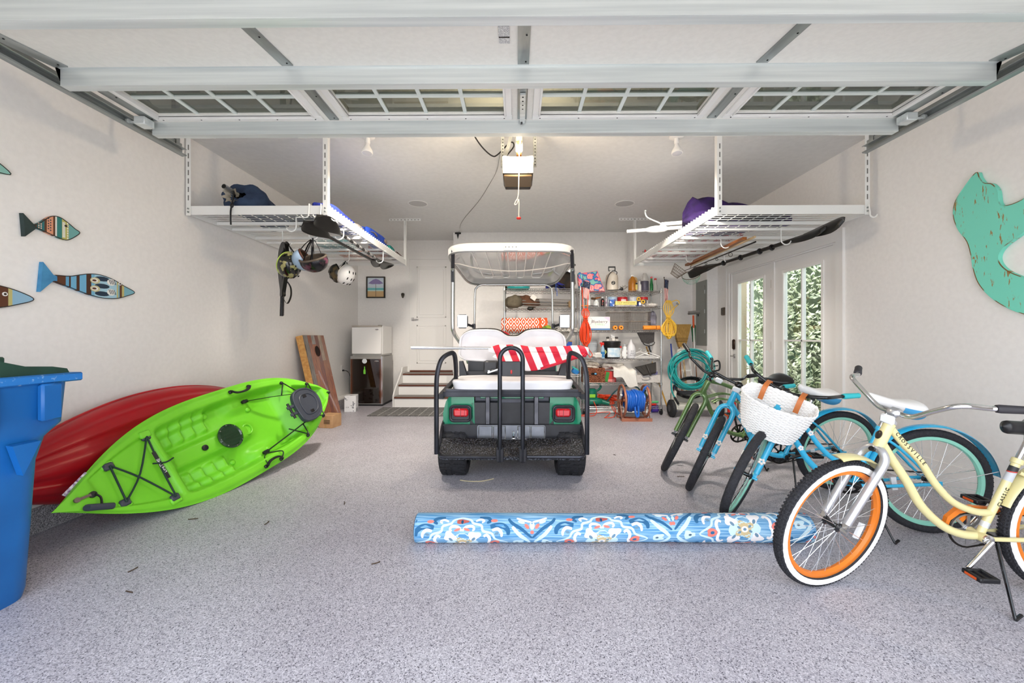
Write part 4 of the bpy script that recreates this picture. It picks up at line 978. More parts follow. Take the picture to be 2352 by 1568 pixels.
# seat back
Ms = Matrix((Kd, Ks, Kn)).transposed(); sbc = kc(.835) + Kn * .075 + Ks * (-.03)
sbp = spl2([(-.155, -.06), (-.13, -.14), (-.02, -.165), (.10, -.13), (.155, -.03), (.15, .07), (.08, .145), (-.03, .165), (-.12, .13), (-.155, .05)], 5)
SB = frameM(sbc, Kd, Ks)
o = obj('seat_back', MB().prism([(x, y) for x, y in sbp], SB, .028), M_pl, ky)
obj('seat_rim', MB().tube([SB @ Vector((x * .94, y * .94, .028)) for x, y in sbp], .009, 8, closed=True), M_pl, o)
obj('seat_inset', MB().tube([SB @ Vector((x * .62 + .01, y * .62, .030)) for x, y in sbp], .006, 6, closed=True), M_pl, o)
for y in (-.085, .085):
    obj('strap_slot', MB().box(SB @ Vector((.0, y, .030)), (.045, .04, .006), Ms, bev=.002), M_black, o)
for y in (-.035, .035): obj('seat_bracket', MB().box(SB @ Vector((-.18, y, .01)), (.10, .03, .022), Ms, bev=.006), M_pl, ky)
obj('bracket_pin', MB().cyl(SB @ Vector((-.205, -.075, .012)), SB @ Vector((-.205, .075, .012)), .011), M_black, ky)
A = SB @ Vector((-.05, .13, .02)); B = SB @ Vector((-.03, -.13, .02))
for nm, p, q in (('side_strap', A, K(.655, .60, .015)), ('side_strap', B, K(.62, -.64, .015))):
    mid = p.lerp(q, .55) + Kn * .015
    o = obj(nm, MB().tube([p, mid, q], .012, 6, ry=.003), M_black, ky)
    obj('buckle', MB().box(q, (.05, .03, .016), Ms, bev=.006).cyl(q - Kd * .03, q - Kd * .03 + Kn * .02, .016, n=12), M_black, o)
for pts in (((.80, .76), (.835, .45)), ((.80, .76), (.79, .45)), ((.905, .74), (.885, .42)), ((.905, .74), (.925, .25)), ((.905, -.95), (.87, -.62)), ((.905, -.95), (.92, -.45)), ((.785, -.86), (.80, -.55)), ((.785, -.86), (.765, -.45))):
    ktube(pts, .005, M_black, 'bungee_cord', dh=.03, sp=1)
for t, v in ((.80, .78), (.905, .76), (.905, -.97), (.785, -.88)): obj('cord_pad', MB().ell(K(t, v, .012), (.016, .016, .016), 10, 6), M_black, ky)
for pts in (((.585, .86), (.60, .80), (.625, .78), (.65, .80), (.662, .86)), ((.56, -.92), (.575, -.86), (.60, -.85), (.62, -.88), (.632, -.95))):
    o = ktube(pts, .013, M_black, 'side_handle', dh=.03, ry=.009)
    for t, v in (pts[0], pts[-1]): obj('handle_end', MB().box(K(t, v, .012), (.03, .03, .02), Ms, bev=.006), M_black, o)
obj('loose_line', MB().tube(spline([K(.62, -.66, .02), K(.585, -.72, .02), K(.565, -.88, .02)], 4), .0035, 5).tube(spline([K(.615, -.68, .02), K(.645, -.80, .02), K(.635, -.93, .02)], 4), .005, 5), M_black, ky)
o = obj('toggle_handle', MB().tube([K(.055, -.75, .02), K(.06, -.5, .024) - Ks * .02, K(.10, -.55, .02) - Ks * .02][:1] + [K(.055, -.8, .03), K(.105, -.74, .03)], .018, 10), M_pl, ky)
obj('toggle_cord', MB().tube(spline([K(.085, .0, .02), K(.092, -.25, .025), K(.082, -.70, .03)], 4), .006, 6), M_black, ky)
obj('toggle_button', MB().lathe([(.018, 0), (.018, .01), (.006, .014), (0, .014)], K(.083, .02, .005), Kn, 14), M_black, ky)
obj('deck_clip', MB().bar(K(.048, .1, .014), K(.078, .05, .014), .014, .006, Kn).cyl(K(.048, .1, .01), K(.048, .1, .02), .014, n=12), mat('clip_brown', '#6d5a52', .4), ky)
obj('stern_toggle', MB().tube(spline([K(.985, 0, .0), K(.99, -.5, .02), K(.99, -1.0, -.02)], 4), .008, 6), M_black, ky)
lb = MB().box(kc(.075) + Ks * (kw(.075) * .93) + Kn * (-.008), (.13, .03, .004), Matrix.Rotation(.0, 3, 'Z') @ Matrix((Kd + Ks * .55, Ks - Kd * .55, Kn)).transposed())
obj('registration_sticker', lb, noisy('purple_sticker', '#6b3f7a', '#e7dfe6', 60, .5), ky)
# red kayak
RO = Vector((-2.80, 1.90, .355)); Rd = Vector((.02, .999, .015)).normalized(); Rs = Vector((-.20, -.04, .975)); Rs = (Rs - Rd * Rs.dot(Rd)).normalized(); Rn = Rd.cross(Rs) * -1
RL, RW = 2.5, .74
def rw_(t): return RW / 2 * (1 - abs(2 * t ** 1.05 - 1) ** 2.1)
def rc_(t): return RO + Rd * (t * RL) + Rs * (.0) - Rn * .0
M_red = noisy('red_polyethylene', '#b31420', '#a3101b', 3, .32, spec=.45)
rk = thing('red_kayak', 'glossy red kayak on edge behind the lime one, hull outward', 'kayak', (-2.7, 2.7, 0))
def rh(i, j):
    t = i; w_ = rw_(t); a = PI * j; H = min(.15, w_ * .6); sa = math.sin(a)
    q = H * sa ** .75 + .018 * S(sa, .5, .62) * (w_ / .35) - .012 * S(sa, .80, .88) + .02 * S(sa, .93, 1.0)
    return rc_(t) + Rs * (w_ * math.cos(a) * (1 - .12 * sa)) - Rn * q
obj('hull', MB().grid(rh, 90, 64), M_red, rk, smooth=50)
obj('deck', MB().grid(lambda i, j: rc_(i) + Rs * (rw_(i) * (-1 + 2 * j)) + Rn * .03 * math.sin(PI * j), 60, 12), M_red, rk)
obj('gunwale', MB().tube([rc_(k / 60) + Rs * rw_(k / 60) for k in range(61)], .01, 6), M_red, rk)

# ================================================================ recycling bin
M_bin = noisy('blue_bin_plastic', '#1a6ab4', '#165fa4', 3, .4, bump=.03)
M_lid = noisy('green_lid_plastic', '#1d3a2e', '#24463a', 8, .45)
bn = thing('recycling_bin', 'tall blue wheeled bin with a dark green lid', 'bin', (-2.5, 1.55, 0))
def rrect(x0, x1, y0, y1, r, n=6): return [( (x0 + x1) / 2 + p[0], (y0 + y1) / 2 + p[1]) for p in rr(x1 - x0, y1 - y0, r, n)]
lev = [(0.0, -2.82, -2.18, 1.22, 1.78, .09), (.04, -2.83, -2.17, 1.21, 1.79, .10), (.60, -2.855, -2.155, 1.19, 1.815, .10), (.70, -2.865, -2.14, 1.185, 1.835, .10), (.76, -2.87, -2.118, 1.18, 1.862, .06), (.95, -2.875, -2.11, 1.18, 1.868, .05)]
rows = [[(x, y, z) for x, y in rrect(a, b, c, d, r)] for z, a, b, c, d, r in lev]
n = len(rows[0]); obj('body', MB().add([p for r_ in rows for p in r_], [(i * n + k, i * n + (k + 1) % n, (i + 1) * n + (k + 1) % n, (i + 1) * n + k) for i in range(len(rows) - 1) for k in range(n)] + [tuple(range(n))]), M_bin, bn)
M_rim = noisy('scuffed_blue_rim', '#2272bd', '#9fc0dd', 40, .5, lo=.60, hi=.72)
obj('rim', MB().bb((-2.91, 1.145, .945), (-2.095, 1.905, .985), bev=.006), M_rim, bn)
for yy in (1.30, 1.55, 1.77): obj('rib', MB().bb((-2.115, yy - .04, .78), (-2.085, yy + .04, .945), bev=.008), M_bin, bn)
obj('gusset', MB().prism([(0, 0), (.05, .14), (-.05, .14)], frameM((-2.15, 1.69, .56), (0, 1, 0), (.12, 0, 1)), .03), M_bin, bn)
ld = [(1.15, .985), (1.15, 1.03), (1.30, 1.055), (1.62, 1.05), (1.70, 1.025), (1.80, 1.018), (1.86, 1.005), (1.87, .985)]
obj('lid', MB().prism(ld, frameM((-2.88, 0, 0), (0, 1, 0), (0, 0, 1)), .755), M_lid, bn, smooth=25)
obj('lid_catch', MB().box((-2.17, 1.62, 1.055), (.05, .06, .028), bev=.006), M_lid, bn)
for yy in (1.24,): obj('wheel', MB().lathe([(.02, -.03), (.11, -.03), (.125, -.015), (.125, .015), (.11, .03), (.02, .03)], (-2.84, yy - .1, .125), (1, 0, 0), 24), M_rubber, bn)

# ================================================================ fridges and things by the house door
M_fsil = mat('fridge_silver', '#a9a7a3', .35, .5)
fx0, fx1, fy = -2.805, -2.255, 6.66
fr = thing('wine_cooler', 'black glass door mini fridge standing on the floor', 'fridge', (-2.53, 6.9, 0))
obj('cabinet', MB().bb((fx0 + .01, fy + .05, .03), (fx1 - .01, 7.22, .835), bev=.006), mat('fridge_grey_side', '#8e8b88', .3, .3), fr)
o = obj('door', MB().bb((fx0, fy, .03), (fx1, fy + .045, .84), bev=.004), M_fsil, fr)
gm = mat('smoked_glass', '#140c08', .06, coat=1.0); s_ = N(gm, 'ShaderNodeSeparateXYZ'); L(gm, N(gm, 'ShaderNodeTexCoord').outputs['Object'], s_.inputs[0]); mr = N(gm, 'ShaderNodeMapRange'); mr.inputs['From Min'].default_value = fx0; mr.inputs['From Max'].default_value = fx1; L(gm, s_.outputs['X'], mr.inputs[0])
L(gm, ramp(gm, mr.outputs[0], [(0, '#6b3316'), (.10, '#140a06'), (.88, '#140a06'), (1, '#7a3a16')]), bsdf(gm).inputs['Base Color'])
obj('glass_panel', MB().bb((fx0 + .008, fy - .004, .045), (fx1 - .03, fy + .002, .79)), gm, o)
obj('door_edge', MB().bb((fx1 - .03, fy - .005, .03), (fx1 - .004, fy + .002, .835)), M_chrome, o)
obj('badge', MB().ell((-2.36, fy - .005, .755), (.035, .003, .011)), M_chrome, o)
obj('bottle_magnet', MB().prism([(-.017, -.06), (.017, -.06), (.017, .0), (.007, .03), (.007, .065), (-.007, .065), (-.007, .03), (-.017, 0)], frameM((-2.56, fy - .004, .60), (1, 0, 0), (0, 0, 1)), .005), mat('beer_green', '#6fbf3a', .4), o)
obj('round_magnet', MB().lathe([(.04, 0), (.04, .006), (0, .008)], (-2.56, fy - .004, .755), (0, -1, 0), 20), mat('magnet_white', '#d9dde0', .4), o)
obj('foot_rail', MB().bb((fx0 + .01, fy + .03, 0), (fx1 - .01, 7.2, .03)), M_black, fr)
fr = thing('mini_fridge', 'small white mini fridge stacked on the black one', 'fridge', (-2.53, 6.9, .86))
obj('cabinet', MB().bb((fx0 + .025, fy + .06, .866), (fx1 - .02, 7.20, 1.352), bev=.008), M_white, fr)
o = obj('door', MB().bb((fx0 + .02, fy + .01, .872), (fx1 - .03, fy + .055, 1.33), bev=.01), M_white, fr)
obj('door_cap', MB().bb((fx0 + .02, fy + .008, 1.331), (fx1 - .03, fy + .057, 1.352), bev=.004), mat('beige_plastic', '#b9b0a4', .5), o)
obj('badge', MB().ell((-2.36, fy + .009, 1.285), (.03, .004, .011)), M_chrome, o)
obj('hinge_cover', MB().bb((fx1 - .09, fy + .02, 1.352), (fx1 - .03, fy + .09, 1.36)), mat('hinge_grey', '#6f6c68', .5), fr)
obj('foot', MB().bb((fx0 + .03, fy + .03, .842), (fx1 - .03, 7.18, .866)), M_fsil, fr)
pf = thing('framed_picture', 'framed picture of a purple beach umbrella on sand', 'picture', (-2.62, YB, 2.08))
x0, x1, z0, z1 = -2.80, -2.455, 1.885, 2.28; f = MB()
for a, b in (((x0, z0), (x1, z0 + .02)), ((x0, z1 - .02), (x1, z1)), ((x0, z0 + .0201), (x0 + .02, z1 - .0201)), ((x1 - .02, z0 + .0201), (x1, z1 - .0201))): f.bb((a[0], YB - .045, a[1]), (b[0], YB - .001, b[1]))
obj('frame', f, mat('dark_frame', '#2b241d', .4), pf)
pm = bands('beach_print', [(0, '#d9b685'), (.30, '#cfeae2'), (.36, '#6fc6c9'), (.46, '#cfe3ea'), (.50, '#cdd9e4')], 'Z', z0 + .02, z1 - .02, .5)
pr = obj('print', MB().bb((x0 + .0201, YB - .03, z0 + .0201), (x1 - .0201, YB - .012, z1 - .0201)), pm, pf)
obj('printed_pole', MB().bb((-2.629, YB - .0315, 1.91), (-2.621, YB - .029, 2.17)), mat('print_brown', '#6b5546', .6), pr)
obj('printed_umbrella', MB().prism([(-.14, 0), (-.10, .035), (-.05, .07), (0, .085), (.05, .07), (.10, .035), (.14, 0), (.07, -.015), (0, -.012), (-.07, -.015)], frameM((-2.625, YB - .03, 2.155), (1, 0, 0), (0, 0, 1)), .0018), mat('print_purple', '#8b7fae', .6), pr)
t = thing('bottle_opener', 'cast iron wall bottle opener beside the door casing', 'bottle opener', (-2.13, YB, 1.945))
obj('plate', MB().prism(spl2([(-.022, .03), (.022, .03), (.03, .0), (.012, -.055), (-.012, -.055), (-.03, 0)], 3), frameM((-2.13, YB - .001, 1.945), (1, 0, 0), (0, 0, 1)), .01), mat('cast_iron', '#5c564e', .5, .6), t)
obj('jaw', MB().torus((-2.13, YB - .02, 1.955), (0, -1, .3), .02, .007, 18, 6), MATS['cast_iron'], t)
t = thing('wall_outlet', 'white wall outlet with a black plug by the fridges', 'outlet', (XL, 6.72, .62))
obj('plate', MB().bb((XL, 6.68, .56), (XL + .008, 6.755, .68), bev=.003), M_white, t)
obj('plug', MB().box((XL + .022, 6.72, .595), (.03, .03, .028), bev=.006), M_black, t)
obj('power_cord', MB().tube(spline([(XL + .035, 6.72, .59), (XL + .09, 6.72, .58), (XL + .14, 6.72, .50), (XL + .15, 6.75, .3), (XL + .155, 6.8, .08), (XL + .165, 7.0, .25), (XL + .17, 7.24, .3)], 6), .007, 6), M_black, t)
# cornhole board
cb = thing('cornhole_board', 'cornhole board of mixed stained planks leaning on the wall', 'game board', (-2.6, 5.55, 0))
o_ = Vector((-2.585, 5.26, .0)); uy = Vector((-.045, 1, 0)).normalized(); uz = Vector((-.262, -.005, 1.18)).normalized()
CM = frameM(o_, uy, uz)
cols = [('#7d7268', '#4d443d'), ('#b0622c', '#6f3519'), ('#a59c94', '#655b54'), ('#8c3f1e', '#4f2717'), ('#c0a488', '#7f6a58'), ('#7a3a20', '#a86a3a')]
for k in range(6):
    w_ = .61 / 6; m_ = noisy('plank_stain_%d' % k, *cols[k], 9, .3, stretch=(1, 10, 1), coat=.3)
    cut = (.18, .55, .9, .35, .7, .5)[k] * 1.2
    for a, b, q in ((0.002, cut - .001, 0), (cut + .001, 1.208, 1)):
        mm_ = m_ if q else noisy('plank_stain_b%d' % k, *cols[(k * 2 + 3) % 6], 9, .3, stretch=(1, 10, 1), coat=.3)
        obj('plank', MB().prism([(w_ * k + .0008, a), (w_ * (k + 1) - .0008, a), (w_ * (k + 1) - .0008, b), (w_ * k + .0008, b)], CM, .012), mm_, cb)
fm = MB()
for a, b in (((-.0, 0), (.035, 1.21)), ((.575, 0), (.61, 1.21))): fm.prism([(a[0], a[1]), (b[0], a[1]), (b[0], b[1]), (a[0], b[1])], CM, -.09)
fm.prism([(.0352, 1.17), (.5748, 1.17), (.5748, 1.21), (.0352, 1.21)], CM, -.09)
obj('frame', fm, noisy('pine_frame', '#d3a25f', '#bd8647', 5, .4, stretch=(6, 1, 6)), cb)
hc_ = CM @ Vector((.305, .98, .0125)); hn = CM.to_3x3() @ Vector((0, 0, 1))
obj('hole', MB().lathe([(.076, .001), (0, .001)], hc_, hn, 28), noisy('hole_dark', '#3a160c', '#1a0a06', 6, .6), cb)
obj('hole_rim', MB().torus(hc_, hn, .077, .003, 28, 6), mat('hole_edge', '#8a4a26', .5), cb)
obj('side_rope', MB().tube(spline([CM @ Vector((.0, .42, -.02)), CM @ Vector((-.10, .36, .03)), CM @ Vector((-.10, .22, .05)), CM @ Vector((.01, .18, .03)), CM @ Vector((.03, .33, .03)), CM @ Vector((-.01, .44, .02))], 6), .005, 6), M_black, cb)
# boxes
def carton(name, lab, c, d, rot, m, tape=None, mark=None):
    t = thing(name, lab, 'box', (c[0], c[1], c[2] - d[2] / 2)); Mr = Matrix.Rotation(rot, 3, 'Z')
    obj('carton_body', MB().box(c, d, Mr, bev=.003), m, t)
    fw = Mr @ Vector((0, -1, 0)); sx = Mr @ Vector((1, 0, 0)); f0 = Vector(c) + fw * (d[1] / 2 + .0005)
    obj('flap_seam', MB().box(Vector(c) + Vector((0, 0, d[2] / 2 + .0006)), (d[0] * .98, .003, .001), Mr), mat('seam_dark', '#6b5138', .8), t)
    if tape: obj('tape', MB().box(f0 + Vector((0, 0, 0)), (.03, .001, d[2] * .98), Mr), tape, t)
    if mark:
        mk = MB()
        for k in range(4): mk.box(f0 + fw * .0008 + sx * (.02) + Vector((0, 0, .02 - .014 * k)), (d[0] * .45, .001, .006), Mr)
        obj('printed_line', mk, M_black, t)
    return t
carton('cardboard_box', 'small brown cardboard box on the floor by the kayak tip', (-2.42, 5.13, .08), (.19, .20, .16), -.15, noisy('kraft_card', '#c39b72', '#b78e66', 12, .8), mat('packing_tape', '#b08a5a', .3), True)
carton('white_box', 'white printed box on the floor beside the cornhole board', (-2.60, 6.22, .125), (.17, .2, .25), .2, noisy('white_card', '#e6e6e8', '#8b8b90', 14, .7, lo=.6, hi=.63))
# entry mat
mt = noisy('woven_mat', '#4b4a49', '#8a8886', 40, .95, stretch=(1.5, 6, 1), lo=.42, hi=.62)
t = thing('entry_mat', 'dark grey woven mat on the floor before the steps', 'mat', (-1.6, 6.15, 0))
obj('weave', MB().bb((-2.2, 5.80, .001), (-.85, 6.50, .010), bev=.003), mt, t)
st_ = MB()
for k in range(9): st_.bb((-2.05 + .15 * k, 5.81, .0098), (-2.035 + .15 * k, 6.49, .0108)); 
for k in range(4): st_.bb((-2.19, 5.92 + .15 * k, .0099), (-.86, 5.928 + .15 * k, .0109))
obj('stripe', st_, mat('mat_stripe', '#a5a3a0', .95), t, kind='stuff')

# ================================================================ golf cart
GC = thing('golf_cart', 'green golf cart with white seats and roof seen from its rear step', 'golf cart', (-.04, 4.0, 0))
M_cgreen = mat('cart_green', '#0e8760', .18, coat=.6)
M_cblk = noisy('cart_black_plastic', '#222226', '#2c2c31', 12, .35)
M_tubeb = noisy('black_tube_steel', '#2b2c31', '#3a3b42', 6, .28, .6)
M_vinyl = noisy('white_vinyl', '#f0eef0', '#e6e4e7', 6, .4, bump=.03)
M_silver = mat('silver_tube', '#b9b9b6', .22, .85)
XC = -.043
def sx2(x): return 2 * XC - x
# wheels
def tyre(x, y, r, w, lab=None):
    pf = [(r * .62, -w / 2 + .01), (r * .80, -w / 2), (r * .94, -w / 2 + .008), (r, -w / 2 + .035), (r, w / 2 - .035), (r * .94, w / 2 - .008), (r * .80, w / 2), (r * .62, w / 2 - .01)]
    o = obj('wheel', MB().lathe([(.0, -w * .2), (r * .55, -w * .2), (r * .62, -w / 2 + .012), (r * .62, w / 2 - .012), (r * .55, w * .2), (0, w * .2)], (x, y, r), (1, 0, 0), 28), mat('cart_rim', '#3b3c40', .3, .6), GC)
    obj('tyre', MB().lathe(pf + [pf[0]], (x, y, r), (1, 0, 0), 40), M_rubber, o)
    tr = MB()
    for k in range(34):
        a = 2 * PI * k / 34
        for q in (-1, 1):
            for (z0, z1, da) in ((.012, .05, .05), (.055, w / 2 - .02, .09)):
                e = lambda A, rr_: Vector((0, math.cos(A) * rr_, math.sin(A) * rr_ + r)) 
                p0 = e(a + .02 * q, r + .002) + Vector((x + q * z0, y, 0)); p1 = e(a + da * .6 + .02 * q, r + .0005) + Vector((x + q * z1, y, 0))
                tr.bar(p0, p1, .018, .008, (p0 - Vector((x, y, r))))
    obj('tread_block', tr, M_rubber, o, kind='stuff')
for x in (-.525, sx2(-.525)): tyre(x, 3.385, .208, .235)
for x in (-.52, sx2(-.52)): tyre(x, 5.02, .208, .21)
# chassis
obj('chassis', MB().bb((-.42, 3.25, .16), (.33, 5.2, .30), bev=.01).bb((-.40, 3.30, .30), (.31, 4.3, .62), bev=.01), M_cblk, GC)
obj('rear_axle', MB().cyl((-.45, 3.385, .21), (.36, 3.385, .21), .045, n=12), M_cblk, GC)
# foot plate
fp = [(-.598, .03), (-.585, .0), (-.55, -.012), (XC - .115, -.012), (XC - .115, .0)]
left = [(-.60, .16), (-.603, .03), (-.59, .006), (-.56, 0), (XC - .118, 0), (XC - .118, .16)]
rt = [(sx2(x), y) for x, y in reversed(left)]
plM = lambda x, y, z: Vector((x, 3.04 + y * .93, .245 + y * .62 + z))
dp = noisy('diamond_tread', '#15161a', '#4a4d56', 110, .2, .5, bump=.8, bscale=90, coat=.3, lo=.48, hi=.62)  # lighter flecks paint the sparkle of the raised tread into the colour
for pl in (left, rt):
    n = len(pl); o = obj('foot_plate', MB().add([plM(x, y, 0) for x, y in pl] + [plM(x, y, -.03) for x, y in pl], [tuple(range(n)), tuple(range(2 * n - 1, n - 1, -1))] + [(i, (i + 1) % n, n + (i + 1) % n, n + i) for i in range(n)]), dp, GC, smooth=0)
    obj('plate_edge', MB().tube([plM(x, y, -.006) for x, y in pl[1:-1]] if pl is left else [plM(x, y, -.006) for x, y in pl[1:-1]], .013, 8), M_tubeb, o)
obj('hinge_plate', MB().add([plM(XC + a * .113, b, c) for a in (-1, 1) for b in (-.0, .15) for c in (-.03, -.004)], [(0, 1, 3, 2), (4, 6, 7, 5), (0, 4, 5, 1), (2, 3, 7, 6), (0, 2, 6, 4), (1, 5, 7, 3)]), dp, GC)
for x in (-.133, .042): obj('tube_socket', MB().bb((x - .03, 3.03, .20), (x + .03, 3.09, .30), bev=.006), M_cblk, GC)
# bumper
bp = [(-.615, .435), (-.59, .345), (-.50, .325), (XC - .29, .31), (XC + .29, .31), (sx2(-.50), .325), (sx2(-.59), .345), (sx2(-.615), .435)]
obj('bumper', MB().prism(bp, frameM((0, 3.31, 0), (1, 0, 0), (0, 0, 1)), .05), M_cblk, GC)
o = obj('step_plate', MB().prism([(x, z) for x, z in rr(.556, .125, .015, 3, -.049, .372)], frameM((0, 3.256, 0), (1, 0, 0), (0, 0, 1)), .006), noisy('dull_steel_plate', '#8d9097', '#7a7d85', 8, .3, .7), GC)
for x, w_ in ((-.26, .108), (-.145, .095), (.055, .10), (.168, .108)):
    sq = MB(); sq.tube([(x + a * w_ / 2, 3.249, .375 + b * .052) for a, b in ((-1, -1), (1, -1), (1, 1), (-1, 1))], .004, 6, closed=True); obj('square_outline', sq, M_chrome, o)
obj('latch', MB().box((-.03, 3.245, .36), (.02, .012, .06), bev=.004).ell((-.03, 3.245, .322), (.018, .008, .016)), M_chrome, o)
# green rear quarters and tail lamps
for sgn in (1, -1):
    X = (lambda v: v) if sgn == 1 else sx2
    q0 = [(-.612, .43), (-.62, .52), (-.592, .62), (-.56, .668), (-.358, .668), (-.352, .43)]
    pts = [(X(a), b) for a, b in q0]
    bodym = MB(); n = len(pts)
    fr_ = [(x, 3.30 + .02 * (abs(x - XC) > .57), z) for x, z in pts]; bk = [(XC + (x - XC) * .99, 4.0, z + .03) for x, z in pts]
    bodym.add(fr_ + bk, [tuple(range(n)), tuple(range(2 * n - 1, n - 1, -1))] + [(i, (i + 1) % n, n + (i + 1) % n, n + i) for i in range(n)])
    obj('rear_quarter', bodym, M_cgreen, GC, smooth=30)
    cx = X(-.468)
    o = obj('tail_lamp_bezel', MB().prism(rr(.178, .135, .03, 5, cx, .525), frameM((0, 3.305, 0), (1, 0, 0), (0, 0, 1)), .03).tube([(x, 3.27, z) for x, z in rr(.165, .122, .028, 5, cx, .525)], .011, 8, closed=True), M_cblk, GC)
    ln_ = obj('tail_lamp_lens', MB().box((X(-.462), 3.262, .535), (.122, .03, .068), bev=.014), mat('red_lens', '#d3202a', .12, coat=.8), o)
    obj('lens_rib', MB().box((X(-.462), 3.2465, .535), (.004, .002, .06)).box((X(-.43), 3.2465, .535), (.003, .002, .06)), mat('lens_dark', '#7c0f16', .3), ln_)
    obj('fender_arch', MB().tube(arc((X(-.615), 3.385, .21), .245, 12, 168, 14, (0, 1, 0), (0, 0, 1)), .012, 6), M_cblk, GC)
obj('rear_panel', MB().bb((-.352, 3.34, .43), (sx2(-.352), 3.36, .665)), mat('rear_dark_panel', '#3a3d47', .3, .3), GC)
obj('green_cross_strip', MB().bb((-.31, 3.325, .64), (sx2(-.31), 3.35, .67), bev=.004), M_cgreen, GC)
for x in (-.243, sx2(-.243)): obj('seat_post', MB().bb((x - .018, 3.27, .435), (x + .018, 3.305, .67), bev=.004), noisy('worn_steel', '#6a6a70', '#4d4d52', 10, .4, .7), GC)
# flip seat
obj('seat_frame', MB().bb((-.60, 3.20, .672), (sx2(-.60), 3.24, .716), bev=.004).bb((-.575, 3.19, .716), (sx2(-.575), 3.24, .735)), M_tubeb, GC)
for X in ((lambda v: v), sx2):
    obj('seat_side_rail', MB().add([(X(-.64), 3.20, .655), (X(-.595), 3.20, .655), (X(-.595), 3.20, .70), (X(-.64), 3.20, .69), (X(-.57), 3.66, .77), (X(-.535), 3.66, .77), (X(-.535), 3.66, .80), (X(-.57), 3.66, .80)], [(0, 1, 2, 3), (4, 7, 6, 5), (0, 4, 5, 1), (1, 5, 6, 2), (2, 6, 7, 3), (3, 7, 4, 0)]), M_cblk, GC, smooth=0)
    obj('arm_pad', MB().add([(X(-.525), 3.60, .80), (X(-.455), 3.60, .80), (X(-.50), 3.62, .935), (X(-.53), 3.62, .935), (X(-.525), 3.70, .80), (X(-.455), 3.70, .80), (X(-.50), 3.69, .935), (X(-.53), 3.69, .935)], [(0, 1, 2, 3), (4, 7, 6, 5), (0, 4, 5, 1), (1, 5, 6, 2), (2, 6, 7, 3), (3, 7, 4, 0)]), M_cblk, GC, smooth=20)
def cush(x0, x1, y0, y1, z0, z1, crown=.02, r=.07):
    def fn(i, j):
        a = 2 * PI * i; ca, sa = math.cos(a), math.sin(a); p = .28
        ux = math.copysign(abs(ca) ** p, ca); uy = math.copysign(abs(sa) ** p, sa)
        hw, hl = (x1 - x0) / 2, (y1 - y0) / 2; cx, cy = (x0 + x1) / 2, (y0 + y1) / 2
        if j < .3: k = 1 - .03 * (1 - j / .3); z = z0 + (z1 - z0) * .75 * (j / .3)
        elif j < .5: q = (j - .3) / .2; k = 1 - .05 * q * q; z = z0 + (z1 - z0) * (.75 + .25 * math.sin(q * PI / 2))
        else: q = (j - .5) / .5; k = .95 * (1 - q); z = z1 + crown * math.sin(q * PI / 2)
        return Vector((cx + hw * ux * k, cy + hl * uy * k, z))
    return MB().grid(fn, 64, 16, cu=True)
obj('rear_seat_cushion', cush(-.535, sx2(-.545), 3.17, 3.66, .735, .805), M_vinyl, GC, smooth=60)
obj('seat_base_panel', MB().bb((-.50, 3.66, .70), (sx2(-.50), 3.70, .84)), M_cblk, GC)
obj('seat_hinge', MB().bb((-.30, 3.55, .83), (-.18, 3.75, .94), bev=.01).bb((-.24, 3.5, .84), (-.14, 3.60, .87), bev=.006).bb((-.46, 3.72, .82), (.36, 3.76, .95)), M_cblk, GC)
obj('seat_bracket', MB().bb((-.26, 3.52, .845), (-.12, 3.56, .86)).bar((-.26, 3.50, .84), (-.13, 3.5, .885), .02, .012), M_silver, GC)
# main back rest
br = [(-.54, 1.04), (-.53, 1.15), (-.48, 1.20), (-.40, 1.225), (-.25, 1.228), (-.17, 1.215), (-.115, 1.18), (-.08, 1.165)]
brl = br + [(sx2(x), z) for x, z in reversed(br)] + [(sx2(-.545), .99), (sx2(-.50), .945), (sx2(-.40), .93), (XC, .92), (-.40, .93), (-.50, .945), (-.545, .99)]
bo = spl2(brl, 3)
o = obj('main_backrest', MB().prism(bo, frameM((0, 3.80, 0), (1, 0, 0), (0, 0, 1)), .10), M_vinyl, GC, smooth=50)
obj('backrest_cushion_face', MB().grid(lambda i, j: (lambda p: Vector((XC + (p[0] - XC) * (1 - .06 * j ** 2) * (1 - j * .0) if j < 1 else p[0], 3.70 - .025 * math.sin(j * PI / 2), 1.07 + (p[1] - 1.07) * (1 - .08 * j ** 2))))(bo[int(i * len(bo)) % len(bo)]), len(bo), 5, cu=True), M_vinyl, o)
obj('backrest_piping', MB().tube([(x, 3.80, z + .004) for x, z in bo], .009, 6, closed=True), M_black, o)
obj('front_backrest', MB().prism(bo, frameM((0, 3.92, 0), (1, 0, 0), (0, 0, 1)), .10), M_vinyl, GC, smooth=50)
obj('front_seat_cushion', cush(-.55, sx2(-.55), 3.98, 4.45, .60, .70), M_vinyl, GC, smooth=60)
# arch bar
ar = [(-.133, 3.045, .20), (-.133, 3.045, .985)] + [tuple(p) for p in arc((-.0455, 3.045, .985), .0875, 180, 0, 14)] + [(.042, 3.045, .985), (.042, 3.045, .20)]
obj('safety_bar', MB().tube(ar, .0175, 10), M_tubeb, GC)
o = obj('bar_plate', MB().bb((-.118, 3.04, .855), (.027, 3.05, .968), bev=.004), M_cblk, GC)
obj('red_slot', MB().ell((-.045, 3.0395, .888), (.008, .003, .016)), mat('red_slot', '#c22a2a', .4), o)
obj('bar_cross_brace', MB().bb((-.118, 3.035, .655), (.027, 3.055, .68)), M_tubeb, GC)
